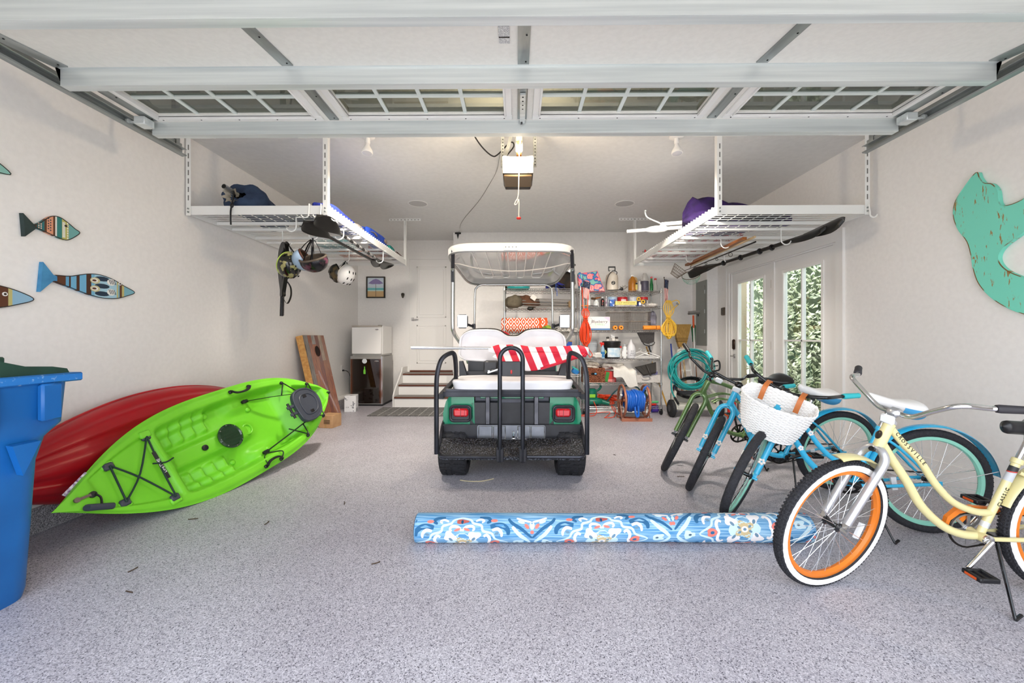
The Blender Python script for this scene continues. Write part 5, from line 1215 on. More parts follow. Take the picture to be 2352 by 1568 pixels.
# side grab bars
for X in ((lambda v: v), sx2):
    g = spline([(X(-.622), 3.06, .255), (X(-.622), 3.06, .50), (X(-.622), 3.06, .78), (X(-.612), 3.07, .90), (X(-.585), 3.09, .985), (X(-.53), 3.13, 1.025), (X(-.50), 3.17, 1.01), (X(-.505), 3.28, .88), (X(-.52), 3.36, .72)], 5)
    obj('grab_bar', MB().tube(g, .0185, 8), M_tubeb, GC)
# roof
def roofpt(u, v):
    """u across -1..1, v 0 rear .. 1 front"""
    w_ = .598 - .07 * v; return Vector((XC - .012 + u * w_, 3.44 + 1.36 * v, 1.925 - .125 * v))
def roofring(k, z, n=64):
    out = []
    for i in range(n):
        a = 2 * PI * i / n; ca, sa = math.cos(a), math.sin(a); p = .32
        ux = math.copysign(abs(ca) ** p, ca) * k; uy = math.copysign(abs(sa) ** p, sa) * k
        out.append(roofpt(ux, .5 + uy / 2) + Vector((0, 0, z)))
    return out
def ringloft(levels, close=True):
    R_ = [roofring(k, z) for k, z in levels]; n = 64; vs = [p for r_ in R_ for p in r_]
    fs = [(i * n + k, i * n + (k + 1) % n, (i + 1) * n + (k + 1) % n, (i + 1) * n + k) for i in range(len(R_) - 1) for k in range(n)]
    return MB().add(vs, fs + [tuple((len(R_) - 1) * n + k for k in range(n))])
M_roof = mat('roof_white', '#f2efe9', .3)
rf_ = obj('roof', ringloft([(.96, -.026), (1.0, -.024), (1.0, .030), (.985, .042), (.95, .055), (.80, .075), (.4, .09), (.05, .094)]), M_roof, GC, smooth=50)
obj('roof_underside', ringloft([(.965, -.018), (.93, -.012), (.86, .02), (.80, .028), (.05, .03)]), mat('roof_under_gloss', '#b4b3b1', .06, coat=.6), rf_, smooth=50)
for ua, ub in ((-.62, -.40), (-.22, -.06), (.08, .24), (.40, .62)):
    rb = [roofpt(ua, .12), roofpt(ua, .80), roofpt(ua + .03, .86), roofpt(ub - .03, .86), roofpt(ub, .80), roofpt(ub, .12)]
    obj('roof_rib', MB().tube([p + Vector((0, 0, .027)) for p in rb], .006, 6), M_roof, rf_)
obj('rear_roof_plate', MB().box(roofpt(-.0, 0) + Vector((.0, -.003, .004)), (.12, .006, .05), bev=.002), M_roof, GC)
hs = MB()
for k in range(4): p = roofpt(-.0, 0) + Vector((-.045 + .03 * k, -.0065, .006)); hs.cyl(p, p + Vector((0, -.001, 0)), .004, n=8)
obj('plate_hole', hs, M_hole, GC, kind='stuff')
obj('drip_rail', MB().tube([p + Vector((0, 0, -.024)) for p in roofring(.985, 0)], .010, 6, closed=True), mat('rail_grey', '#9c9a96', .3, .4), GC)
# posts
for X in ((lambda v: v), sx2):
    p = spline([(X(-.575), 3.56, 1.90), (X(-.588), 3.63, 1.82), (X(-.595), 3.68, 1.70), (X(-.597), 3.68, 1.30), (X(-.59), 3.70, 1.20), (X(-.555), 3.78, 1.12), (X(-.50), 3.84, 1.03), (X(-.47), 3.86, .90)], 6)
    obj('rear_roof_post', MB().tube(p, .019, 10), M_silver, GC)
    obj('post_bracket', MB().bar((X(-.565), 3.50, 1.915), (X(-.59), 3.64, 1.79), .03, .02).bar((X(-.595), 3.675, 1.80), (X(-.595), 3.675, 1.66), .026, .05, (0, 1, 0)), M_cblk, GC)
    p = spline([(X(-.34), 4.66, 1.765), (X(-.42), 4.65, 1.765), (X(-.475), 4.64, 1.73), (X(-.492), 4.64, 1.66), (X(-.50), 4.66, 1.3), (X(-.51), 4.70, .95)], 6)
    obj('front_roof_post', MB().tube(p, .0125, 10), M_silver, GC)
    m_ = obj('side_mirror', MB().box((X(-.625), 4.55, 1.335), (.125, .05, .16), bev=.025), mat('mirror_shell', '#6d6f72', .3, .3), GC)
    obj('mirror_glass', MB().box((X(-.625), 4.523, 1.335), (.108, .004, .14), bev=.0015), mat('mirror_face', '#f0f2f2', .03, 1.0), m_)
    obj('mirror_arm', MB().tube([(X(-.57), 4.56, 1.30), (X(-.53), 4.6, 1.285), (X(-.505), 4.64, 1.285)], .014, 8).bb((X(-.505) - .02, 4.62, 1.255), (X(-.505) + .02, 4.66, 1.31), bev=.005), M_cblk, m_)
obj('roof_cross_tube', MB().cyl((-.36, 4.66, 1.767), (sx2(-.36), 4.66, 1.767), .0125), M_silver, GC)
obj('roof_line', MB().tube(spline([(-.585, 3.64, 1.82), (-.54, 3.63, 1.825), (-.35, 3.62, 1.78), (XC, 3.62, 1.755), (.26, 3.62, 1.78), (.455, 3.63, 1.825), (.50, 3.64, 1.82)], 8), .0055, 6), M_rope, GC)
# front body
obj('front_cowl', MB().add([(-.56, 4.75, .30), (.47, 4.75, .30), (.47, 4.75, .92), (-.56, 4.75, .92), (-.45, 5.42, .30), (.36, 5.42, .30), (.36, 5.30, .62), (-.45, 5.30, .62)], [(0, 1, 2, 3), (4, 7, 6, 5), (0, 4, 5, 1), (1, 5, 6, 2), (2, 6, 7, 3), (3, 7, 4, 0)]), M_cgreen, GC, smooth=20)
obj('floor_pan', MB().bb((-.55, 4.25, .28), (.46, 4.75, .31)), M_cblk, GC)
obj('dashboard', MB().bb((-.54, 4.66, .80), (.45, 4.80, .95), bev=.02), M_cblk, GC)
sw = Vector((-.26, 4.32, 1.16)); sa = Vector((0, -.35, .94)).normalized()
o = obj('steering_wheel', MB().torus(sw, sa, .175, .014, 36, 8), mat('red_wheel', '#c8242a', .3), GC)
for k in range(3):
    e = Matrix.Rotation(k * 2 * PI / 3, 3, sa) @ Vector((1, 0, 0)); obj('wheel_spoke', MB().bar(sw, sw + e * .17, .03, .012, sa), MATS['red_wheel'], o)
obj('steering_column', MB().cyl(sw, (-.26, 4.72, .86), .02), M_cblk, GC)

# ---------------------------------------------------------------- flag on the cart
fm_ = mat('flag_stripes', '#d2203a', .55)
s_ = N(fm_, 'ShaderNodeSeparateXYZ'); L(fm_, N(fm_, 'ShaderNodeTexCoord').outputs['Object'], s_.inputs[0])
m1 = N(fm_, 'ShaderNodeMath', operation='MULTIPLY_ADD'); m1.inputs[1].default_value = .42; L(fm_, s_.outputs['Z'], m1.inputs[0]); L(fm_, s_.outputs['X'], m1.inputs[2])
m2 = N(fm_, 'ShaderNodeMath', operation='MULTIPLY'); m2.inputs[1].default_value = 8.3; L(fm_, m1.outputs[0], m2.inputs[0])
m3 = N(fm_, 'ShaderNodeMath', operation='FRACT'); L(fm_, m2.outputs[0], m3.inputs[0])
L(fm_, ramp(fm_, m3.outputs[0], [(0, '#d8203c'), (.5, '#f3eeee')], 'CONSTANT'), bsdf(fm_).inputs['Base Color'])
ft = thing('rolled_flag', 'red and white striped flag rolled on a silver pole across the cart', 'flag', (0, 3.40, 1.0))
obj('pole', MB().tube([(-.908, 3.40, 1.062), (.56, 3.40, 1.055)], .0115, 12).cyl((-.46, 3.40, 1.06), (-.44, 3.40, 1.06), .0135, n=12), mat('flag_pole_silver', '#c9ccd2', .25, .8), ft)
def roll(i, j):
    x = -.245 + .85 * i; a = 2 * PI * j; r_ = (.020 + .016 * S(i, 0, .12) + .008 * math.sin(i * 9) - .01 * S(i, .9, 1))
    return Vector((x, 3.40 + r_ * .8 * math.cos(a), 1.045 - .012 * i + r_ * 1.05 * math.sin(a) * (1 + .12 * math.sin(5 * a + 20 * i))))
obj('rolled_cloth', MB().grid(roll, 60, 20, cv=True), fm_, ft)
def drape(i, j):
    x = -.16 + .74 * i; zt = 1.03 - .012 * i; zb = [.985, .955, .915, .882, .868, .872, .890, .915, .935, .96, .985]
    f = i * 10; k = min(9, int(f)); b = zb[k] + (zb[k + 1] - zb[k]) * (f - k)
    return Vector((x - .05 * j, 3.375 + .02 * math.sin(9 * i + 3 * j) - .03 * j * (1 - j) - .015 * j, zt + (b - zt) * j))
g = MB().grid(drape, 50, 12); o = obj('draped_cloth', g, fm_, ft, smooth=70)
md = o.modifiers.new('thickness', 'SOLIDIFY'); md.thickness = .004
obj('red_hem', MB().tube(spline([drape(.55, .96), drape(.75, .9) + Vector((0, -.005, 0)), drape(.92, .75), Vector((.58, 3.37, 1.0))], 5), .012, 8), mat('flag_red', '#c81c36', .55), ft)

# ================================================================ wire shelving
M_cw = mat('chrome_wire', '#c4c4c4', .22, .9)
SY0, SY1 = 5.95, 6.40
def shelving(x0, x1, zs, ztop, lab):
    t = thing('wire_shelving', lab, 'shelving unit', ((x0 + x1) / 2, (SY0 + SY1) / 2, 0), group='chrome wire shelving units')
    for x in (x0 + .0125, x1 - .0125):
        for y in (SY0, SY1):
            p = obj('post', MB().cyl((x, y, .10), (x, y, ztop), .0125, n=12).lathe([(.014, 0), (.014, .006), (.006, .01), (0, .01)], (x, y, ztop), n=12), M_cw, t)
            rg = MB(); z = .2
            while z < ztop - .05: rg.torus((x, y, z), (0, 0, 1), .0125, .001, 12, 4); z += .05
            obj('caster', MB().lathe([(.008, -.012), (.045, -.014), (.05, -.008), (.05, .008), (.045, .014), (.008, .012)], (x, y + .01, .05), (1, 0, 0), 20).bar((x, y, .10), (x, y + .01, .05), .04, .01, (0, 1, 0)), M_black, p)
            obj('caster_fork', MB().cyl((x, y, .085), (x, y, .11), .014, n=10).bb((x - .02, y - .01, .055), (x - .016, y + .03, .10)).bb((x + .016, y - .01, .055), (x + .02, y + .03, .10)), M_galvd, p)
    for z in zs:
        w = MB(); n = int((x1 - x0) / .034)
        for y in (SY0, SY1): 
            w.cyl((x0 + .0125, y, z), (x1 - .0125, y, z), .0035, n=6); w.cyl((x0 + .0125, y, z - .028), (x1 - .0125, y, z - .028), .0032, n=6)
            k = 34; pts = [(x0 + .02 + (x1 - x0 - .04) * q / k, y, z - (.028 if q % 2 else 0)) for q in range(k + 1)]; w.tube(pts, .0028, 4)
        for x in (x0 + .0125, x1 - .0125):
            w.cyl((x, SY0, z), (x, SY1, z), .0035, n=6); w.cyl((x, SY0, z - .028), (x, SY1, z - .028), .0032, n=6)
            w.tube([(x, SY0 + (SY1 - SY0) * q / 12, z - (.028 if q % 2 else 0)) for q in range(13)], .0028, 4)
        for q in range(1, n): x = x0 + (x1 - x0) * q / n; w.cyl((x, SY0, z + .002), (x, SY1, z + .002), .002, n=4, cap=False)
        for q in (1, 2): w.cyl((x0 + .02, SY0 + .15 * q, z - .003), (x1 - .02, SY0 + .15 * q, z - .003), .003, n=5)
        obj('wire_shelf', w, M_cw, t, kind='stuff')
        cl = MB()
        for x in (x0 + .0125, x1 - .0125):
            for y in (SY0, SY1): cl.lathe([(.0135, -.034), (.018, -.03), (.016, .008), (.0135, .01)], (x, y, z), n=10)
        obj('collar', cl, M_cw, t, kind='stuff')
    return t
ZA = (1.88, 1.59, 1.215, .985, .60, .12); ZB = (1.846, 1.612, 1.26, .831, .473, .12)
shelving(-.205, .955, ZA, 1.915, 'chrome wire shelving behind the golf cart with the camp chair')
shelving(.98, 2.155, ZB, 1.875, 'chrome wire shelving with paint cans, cords and buckets')
Y_ = 6.12
def px(p): return (p - 1188.0) / 153.7
# ---------- small item builders
def it(name, lab, cat, c, group=None): return thing(name, lab, cat, c, group)
def bottle(name, lab, x, z, r, h, m, capm, shoulder=.7, neck=.35, y=Y_, label=None, spray=False, sx=1, sy=1, capr=None):
    t = it(name, lab, 'bottle', (x, y, z)); sh = h * shoulder; nr = r * neck; z += .004
    obj('body', MB().lathe([(r * .9, 0), (r, r * .12), (r, sh * .9), (r * .92, sh), (nr * 1.2, sh + (h - sh) * .5), (nr, h * .93), (nr, h)], (x, y, z), n=20, sx=sx, sy=sy), m, t)
    cr = capr or nr * 1.25
    if spray: obj('trigger', MB().cyl((x, y, z + h), (x, y, z + h + .02), cr * 1.1, n=12).box((x - .012, y, z + h + .03), (.065, .022, .024), bev=.006).bar((x - .03, y, z + h + .025), (x - .02, y, z + h - .02), .012, .012), capm, t)
    else: obj('cap', MB().lathe([(cr, 0), (cr, .022), (cr * .8, .026), (0, .026)], (x, y, z + h), n=14), capm, t)
    if label: obj('label', MB().grid(lambda i, j: Vector((x + math.sin(-1.25 + 2.5 * i) * (r * sx + .0012), y - math.cos(-1.25 + 2.5 * i) * (r * sy + .0012), z + sh * (.18 + .55 * j))), 14, 2), label, t)
    return t
def can(name, lab, x, z, r, h, m, top=M_galv, y=Y_, mark=None, bail=False):
    t = it(name, lab, 'can', (x, y, z)); z += .004
    obj('body', MB().lathe([(r, 0), (r, h)], (x, y, z), n=28), m, t)
    obj('rim', MB().torus((x, y, z + h), (0, 0, 1), r, .004, 28, 6).torus((x, y, z + .004), (0, 0, 1), r, .003, 28, 6).lathe([(r * .98, h - .004), (0, h - .006)], (x, y, z), n=24), top, t)
    if mark: obj('label_mark', MB().grid(lambda i, j: Vector((x + math.sin(-.5 + i) * (r + .0012), y - math.cos(-.5 + i) * (r + .0012), z + h * (.25 + .5 * j))), 10, 2), mark, t)
    return t
wplas = mat('white_plastic', '#efeeec', .4); cplas = mat('clear_plastic', '#dfe2e2', .25, trans=.6, ior=1.1); gplas = mat('grey_plastic', '#aeb3b8', .5); redp = MATS['red_plastic']; yel = mat('yellow_paper', '#e2d27a', .6)
# ---------- unit A
z = ZA[0]
t = it('teal_tub', 'shallow teal tub on the top shelf behind the cart roof', 'tub', (px(1191), Y_, z)); obj('tub_body', MB().lathe([(.155, 0), (.172, .02), (.172, .045), (.165, .062), (.0, .064)], (px(1191), Y_, z + .004), n=36), mat('teal_plastic', '#2aa3a3', .35), t); obj('tub_rim', MB().torus((px(1191), Y_, z + .05), (0, 0, 1), .173, .005, 36, 6), mat('teal_rim', '#8fcfcb', .35), t)
one('dark_pouch', soft((px(1160), Y_ + .1, z + .045), (.03, .06, .042), None, .6, .03, 3), fab('dark_pouch', '#3a3027', '#261f19'), 'small dark pouch beside the teal tub', 'pouch')
t = it('cord_bundle', 'bundle of blue and black cords tied on the top shelf', 'cord bundle', (px(1278), Y_, z)); rd = random.Random(4)
cb_ = MB(); 
for k in range(16): a = rd.uniform(-.5, .5); cb_.tube(spline([(px(1278) + rd.uniform(-.15, -.10), Y_ + rd.uniform(-.08, .08), z + .01 + rd.uniform(0, .05)), (px(1278) + rd.uniform(-.05, .05), Y_ + rd.uniform(-.08, .06), z + .02 + rd.uniform(.02, .11)), (px(1278) + rd.uniform(.1, .16), Y_ + rd.uniform(-.08, .08), z + .01 + rd.uniform(0, .06))], 6), .009, 6)
obj('cord', cb_, noisy('blue_black_cord', '#2a2f8a', '#16161d', 12, .6, lo=.45, hi=.55), t, kind='stuff'); obj('tie', MB().torus((px(1278), Y_ - .01, z + .06), (1, 0, 0), .075, .006, 24, 6).tube([(px(1278), Y_ - .085, z + .05), (px(1279), Y_ - .18, z - .02), (px(1279), Y_ - .19, z - .11)], .005, 6), mat('tie_blue', '#3b5aa8', .6), t)
one('black_duffel', soft((px(1306), Y_ + .12, z + .15), (.135, .12, .145), None, .55, .05, 8), fab('black_brown_duffel', '#1c1814', '#3a2a1e', 7), 'tall black duffel on the top shelf beside the floral tote', 'bag')
t = it('clamp_lamp', 'chrome clamp lamp reflector perched on the black duffel', 'lamp', (px(1314), Y_ - .02, z + .30)); obj('reflector', MB().lathe([(.015, .06), (.03, .05), (.075, .0), (.078, .0), (.033, .054), (.02, .066)], (px(1314), Y_ - .02, z + .315), (.3, -.6, .35), 24, cap=False), M_chrome, t); obj('socket', MB().cyl((px(1314) + .02, Y_ - .05, z + .345), (px(1314) + .045, Y_ - .1, z + .37), .02), M_black, t)
z = ZA[1]
t = it('camp_chair', 'folded brown camp chair with grey poles lying on the shelf', 'chair', (px(1240), Y_, z))
obj('carry_bag', soft((px(1180), Y_ - .02, z + .105), (.135, .10, .10), rz(0, -.2), .75, .06, 5), fab('olive_canvas', '#6b6150', '#585041'), t)
obj('folded_seat', soft((px(1215), Y_ + .02, z + .12), (.17, .09, .075), rz(0, .25), .7, .10, 9, wr=.03), fab('brown_canvas', '#6b4630', '#4a2f20'), t)
for k, (dz, dy) in enumerate(((.135, -.04), (.105, -.06), (.085, .0), (.06, -.07), (.04, -.02), (.022, -.06))): obj('chair_pole', MB().tube([(px(1200), Y_ + dy, z + dz + .02), (px(1318), Y_ + dy * .6, z + dz)], .0085, 8), mat('pole_grey', '#9c9690', .3, .6), t)
obj('carry_tag', MB().box((px(1226), Y_ - .10, z + .165), (.085, .003, .07), (0, .6, .1)), mat('tag_white', '#dedad3', .6), t)
obj('seat_end', soft((px(1314), Y_, z + .065), (.05, .07, .06), None, .6, .03, 6), fab('tan_canvas', '#8a7355', '#7a6449'), t)
obj('dangling_cap', MB().ell((px(1218), SY0 - .02, z - .01), (.05, .03, .03)), M_case, t)
z = ZA[2]
ik = mat('ikat_orange', '#e2602a', .85)
co = N(ik, 'ShaderNodeTexCoord').outputs['Object']; sx_ = N(ik, 'ShaderNodeSeparateXYZ'); L(ik, co, sx_.inputs[0])
def mt2(op, a, b=None):
    n = N(ik, 'ShaderNodeMath', operation=op)
    for k, v in enumerate((a, b)):
        if v is None: continue
        if isinstance(v, (int, float)): n.inputs[k].default_value = v
        else: L(ik, v, n.inputs[k])
    return n.outputs[0]
fx_ = mt2('SUBTRACT', mt2('FRACT', mt2('MULTIPLY', sx_.outputs['X'], 10.5)), .5); fz_ = mt2('SUBTRACT', mt2('FRACT', mt2('MULTIPLY', sx_.outputs['Z'], 6.5)), .5)
dd_ = mt2('ADD', mt2('MULTIPLY', mt2('ABSOLUTE', fx_), 1.0), mt2('ABSOLUTE', fz_))
L(ik, ramp(ik, dd_, [(0, '#d94f17'), (.14, '#f3eee8'), (.28, '#d94f17'), (.50, '#f3eee8'), (.66, '#d94f17'), (.86, '#f3eee8')], 'CONSTANT'), bsdf(ik).inputs['Base Color'])
t = it('rolled_blanket', 'rolled orange and white ikat blanket on the shelf', 'blanket', (px(1205), Y_ - .05, z))
obj('roll', MB().lathe([(.09, 0), (.115, .01), (.115, .66), (.09, .70)], (px(1151), Y_ - .06, z + .12), (1, 0, 0), 36), ik, t)
for xx in (px(1238), px(1252)): obj('orange_strap', MB().lathe([(.117, 0), (.117, .035)], (xx, Y_ - .06, z + .12), (1, 0, 0), 30, cap=False), mat('strap_orange', '#e2551f', .7), t)
one('leaf_bag', soft((px(1256), Y_ - .17, z + .06), (.065, .04, .055), None, .8, .12, 2), fab('leaf_green', '#8fa53a', '#5f7a2a', 20), 'crumpled green bag in front of the rolled blanket', 'bag')
one('newspaper_pile', soft((px(1304), Y_ - .05, z + .045), (.18, .13, .04), None, .45, .08, 12, wr=.05), noisy('newsprint', '#d5d1cb', '#5c5852', 40, .8), 'crumpled newspaper heap on the shelf beside the mirror', 'newspaper')
t = it('scrub_brush', 'dark handled scrub brush standing in the newspaper', 'brush', (px(1317), Y_, z + .08)); obj('handle', MB().tube([(px(1314), Y_, z + .07), (px(1318), Y_ - .01, z + .16), (px(1321), Y_ - .02, z + .19)], [.018, .022, .012], 8), mat('dark_wood', '#4a3828', .5), t); obj('bristles', MB().box((px(1314), Y_, z + .055), (.06, .03, .03), bev=.004), mat('bristle_tan', '#a08a68', .9), t)
z = ZA[3]
t = it('blue_tool_box', 'blue and tan box on the shelf behind the cart seat', 'box', (px(1303), Y_ - .05, z)); obj('box_body', MB().box((px(1303), Y_ - .05, z + .055), (.13, .14, .10), (0, 0, .3), bev=.006), mat('box_blue', '#2a4fa3', .5), t); obj('box_lid', MB().box((px(1303), Y_ - .05, z + .115), (.135, .145, .02), (0, .1, .3), bev=.004), mat('box_tan', '#b08a58', .6), t)
t = it('teal_sponge_pack', 'teal and blue sponge pack on the shelf behind the cart seat rail', 'sponge', (px(1322), Y_, ZA[4])); obj('sponge', MB().box((px(1322), Y_ - .12, ZA[4] + .04), (.10, .08, .07), (.2, .5, .2), bev=.01), mat('sponge_blue', '#2f7fc4', .8), t); obj('sponge_top', MB().box((px(1322), Y_ - .12, ZA[4] + .085), (.10, .08, .02), (.2, .5, .2), bev=.006), mat('sponge_teal', '#49b8b0', .8), t)
# ---------- unit B, top shelf
z = ZB[0]
flm = mat('floral_print', '#ee7f86', .6)
co = N(flm, 'ShaderNodeTexCoord').outputs['Object']; vo = N(flm, 'ShaderNodeTexVoronoi', i_Scale=11.0); L(flm, co, vo.inputs['Vector']); n_ = N(flm, 'ShaderNodeTexNoise', i_Scale=26.0, i_Detail=2.0); L(flm, co, n_.inputs['Vector'])
ad = N(flm, 'ShaderNodeMath', operation='MULTIPLY_ADD'); L(flm, n_.outputs['Fac'], ad.inputs[0]); ad.inputs[1].default_value = .45; L(flm, vo.outputs['Distance'], ad.inputs[2])
L(flm, ramp(flm, ad.outputs[0], [(.30, '#f08a92'), (.40, '#f6b9ae'), (.46, '#ee7486'), (.56, '#f2c7b4'), (.64, '#ec6d80'), (.74, '#2f6fb0'), (.90, '#7fc0b4')], 'CONSTANT'), bsdf(flm).inputs['Base Color'])
t = it('floral_tote', 'pink and blue floral zip bag leaning on the top shelf', 'bag', (px(1360), Y_, z))
obj('panel', MB().prism([(-.14, .0), (.20, .0), (.10, .335), (-.16, .29)], frameM((px(1362), Y_ - .05, z + .006), (1, 0, 0), (0, .25, 1)), -.09), flm, t, smooth=0)
obj('side_gusset', soft((px(1336), Y_ - .06, z + .15), (.045, .05, .14), rz(0, -.1), .7, .06, 4), flm, t)
obj('piping', MB().tube([frameM((px(1362), Y_ - .05, z + .006), (1, 0, 0), (0, .25, 1)) @ Vector((a, b, .002)) for a, b in ((-.14, 0), (.20, 0), (.10, .335), (-.16, .29))], .005, 6, closed=True), mat('pink_piping', '#ee5f78', .5), t)
x = px(1411); t = it('pump_sprayer', 'translucent pump sprayer tank with black handle and hose', 'sprayer', (x, Y_, z))
obj('tank', MB().lathe([(.085, 0), (.093, .01), (.093, .21), (.085, .25), (.05, .285), (.032, .295), (.03, .31)], (x, Y_, z + .004), n=28), noisy('milky_tank', '#d9d2c6', '#cfc2b2', 4, .4), t)
obj('pump_handle', MB().bb((x - .055, Y_ - .012, z + .375), (x + .055, Y_ + .012, z + .395), bev=.005).bb((x - .055, Y_ - .01, z + .33), (x - .042, Y_ + .01, z + .376)).bb((x + .042, Y_ - .01, z + .33), (x + .055, Y_ + .01, z + .376)).bb((x - .05, Y_ - .01, z + .32), (x + .05, Y_ + .01, z + .333)), M_black, t); obj('collar', MB().cyl((x, Y_, z + .305), (x, Y_, z + .325), .036, n=16), wplas, t)
obj('hose', MB().tube(spline([(x + .06, Y_ - .05, z + .26), (x + .06, Y_ - .06, z + .30), (x, Y_ - .07, z + .315), (x - .07, Y_ - .08, z + .24), (x - .105, Y_ - .09, z + .10), (x - .10, Y_ - .10, z + .01)], 6), .006, 6), M_black, t); obj('wand', MB().cyl((x - .10, Y_ - .14, z + .012), (x + .12, Y_ - .14, z + .02), .007).ell((x + .11, Y_ - .14, z + .03), (.03, .012, .016)), M_black, t)
obj('tank_logo', MB().torus((x, Y_ - .094, z + .13), (0, 1, 0), .024, .006, 20, 6).box((x, Y_ - .097, z + .13), (.06, .006, .014), (0, .3, 0)), M_black, t)
t = it('cable_tangle', 'tangle of white and grey cables on the top shelf', 'cable', (px(1437), Y_, z)); rd = random.Random(21); obj('cable', MB().tube(spline([(px(1437) + rd.uniform(-.06, .06), Y_ - .06 + rd.uniform(-.08, .08), z + .01 + rd.uniform(0, .08)) for _ in range(22)], 5), .006, 6), noisy('pale_cable', '#e0dcd6', '#6b6660', 20, .6), t)
x = px(1459); t = it('amber_jug', 'amber jug with a yellow label and white cap', 'jug', (x, Y_, z)); obj('body', MB().lathe([(.07, 0), (.076, .015), (.076, .15), (.06, .19), (.028, .225), (.022, .235)], (x, Y_, z + .004), n=24, sy=.8), mat('amber_liquid', '#b8741d', .2, coat=.5), t); obj('cap', MB().cyl((x, Y_, z + .238), (x, Y_, z + .262), .022, n=14), wplas, t); obj('handle', MB().tube(spline([(x + .02, Y_, z + .225), (x + .06, Y_, z + .21), (x + .072, Y_, z + .15)], 4), .009, 8), mat('amber_clear', '#c9a25a', .2), t)
obj('label', MB().box((x + .015, Y_ - .063, z + .08), (.092, .004, .10)), yel, t); obj('label_band', MB().box((x + .015, Y_ - .0655, z + .12), (.09, .003, .02)), M_black, t)
bottle('white_bottle', 'slim white bottle between the amber jug and grey jug', px(1476), z, .028, .14, wplas, wplas, .8, .4)
x = px(1489); t = it('grey_jug', 'clear jug half full of dark purple liquid', 'jug', (x, Y_ + .02, z)); obj('body', MB().lathe([(.055, 0), (.06, .01), (.06, .16), (.055, .165)], (x, Y_ + .02, z + .004), n=22), mat('purple_liquid', '#5f5a6b', .25), t); obj('upper_body', MB().lathe([(.056, .166), (.058, .20), (.035, .27), (.02, .29), (.0, .292)], (x, Y_ + .02, z + .004), n=22), mat('hazy_plastic', '#d3cfca', .3), t); obj('handle', MB().tube(spline([(x - .03, Y_, z + .27), (x - .055, Y_, z + .23), (x - .045, Y_, z + .18)], 4), .009, 8), MATS['hazy_plastic'], t)
bottle('green_spray_bottle', 'slim green spray bottle with a pink trigger', px(1504), z, .024, .205, mat('green_bottle', '#0e7a3c', .25, coat=.4), mat('pink_trigger', '#ee6a74', .4), .6, .6, spray=False, capr=.016)
bottle('clear_red_cap_bottle', 'clear bottle with a red collar at the shelf end', px(1513), z, .03, .18, mat('hazy_plastic', '#d3cfca', .3), redp, .6, .5)
def stick_flag(lab, p, q, w, hgt, lean):
    t = it('hand_flag', lab, 'flag', p, 'small stars and stripes flags'); p, q = Vector(p), Vector(q); d = (q - p).normalized()
    obj('stick', MB().cyl(p, q, .004, n=6).ell(q, (.008, .008, .012)), mat('flag_stick', '#4a3520', .5), t)
    side = Vector((lean, -.15, -.35)).normalized(); fo = q - d * .02
    def fn(i, j): return fo + side * (w * i * (1 - .25 * j)) - Vector((0, 0, 1)) * (hgt * j) + d * 0 + Vector((0, .012 * math.sin(7 * i + 4 * j), 0))
    m_ = bands('flag_stripes_%d' % len(MATS), [(k / 13, '#b3222e' if k % 2 == 0 else '#efe8e2') for k in range(13)], 'X', min(fo.x, fo.x + side.x * w) - .005, max(fo.x, fo.x + side.x * w) + .005, .7)
    o = obj('stripes', MB().grid(fn, 10, 12), m_, t); o.modifiers.new('th', 'SOLIDIFY').thickness = .002
    g = MB().grid(lambda i, j: fn(i * .95, j * .38) + Vector((0, -.003, 0)), 6, 6); o = obj('canton', g, noisy('canton_blue', '#22304f', '#cfd3da', 140, .7, lo=.62, hi=.66), t); o.modifiers.new('th', 'SOLIDIFY').thickness = .002
stick_flag('small stars and stripes flag above the orange cord', (px(1344), SY0 - .03, 1.70), (px(1338), SY0 - .03, 2.02), .12, .26, .9)
stick_flag('small stars and stripes flag above the yellow cord', (px(1528), SY0 - .02, 1.64), (px(1523), SY0 - .02, 2.04), .07, .34, .8)
# ---------- second shelf
z = ZB[1]
for x, r, h, lab in ((px(1356), .035, .12, 'clear glass jar behind the orange screwdriver'), (px(1374), .043, .09, 'squat clear jar beside the black spray can')):
    t = it('glass_jar', lab, 'jar', (x, Y_, z), 'clear jars on the shelf'); obj('glass', MB().lathe([(r, 0), (r, h * .8), (r * .85, h * .9), (r * .85, h)], (x, Y_, z + .004), n=20), mat('jar_glass', '#d5d9d8', .12), t); obj('lid', MB().cyl((x, Y_, z + h + .004), (x, Y_, z + h + .02), r * .9, n=18), M_galv, t)
t = it('paint_brush', 'dark bristled paint brush lying on the jars', 'brush', (px(1370), Y_ - .05, z + .12)); obj('bristles', MB().box((px(1366), Y_ - .05, z + .13), (.07, .02, .035), (0, .1, .2), bev=.006), mat('bristle_brown', '#4a3522', .9), t); obj('handle', MB().tube([(px(1371), Y_ - .05, z + .135), (px(1384), Y_ - .02, z + .15)], [.014, .007], 8), MATS['varnished_wood'], t)
t = it('screwdriver', 'orange handled screwdriver on the shelf edge', 'screwdriver', (px(1355), SY0 + .03, z)); obj('handle', MB().tube([(px(1336), SY0 + .03, z + .014), (px(1352), SY0 + .03, z + .014)], .012, 10), mat('tool_orange', '#e0891f', .4), t); obj('shank', MB().cyl((px(1352), SY0 + .03, z + .014), (px(1374), SY0 + .035, z + .012), .006), M_black, t)
spc = lambda nm, lab, x, r, h, m, c: bottle(nm, lab, x, z, r, h, m, c, .82, .5)
spc('spray_can', 'black aerosol can with red and white print', px(1389), .028, .135, noisy('black_print', '#161618', '#c03a34', 40, .3, lo=.6, hi=.64), M_galv); spc('slim_purple_can', 'slim purple and white aerosol can', px(1398), .013, .145, noisy('purple_print', '#6b4a72', '#d5cdd2', 30, .4), M_galv)
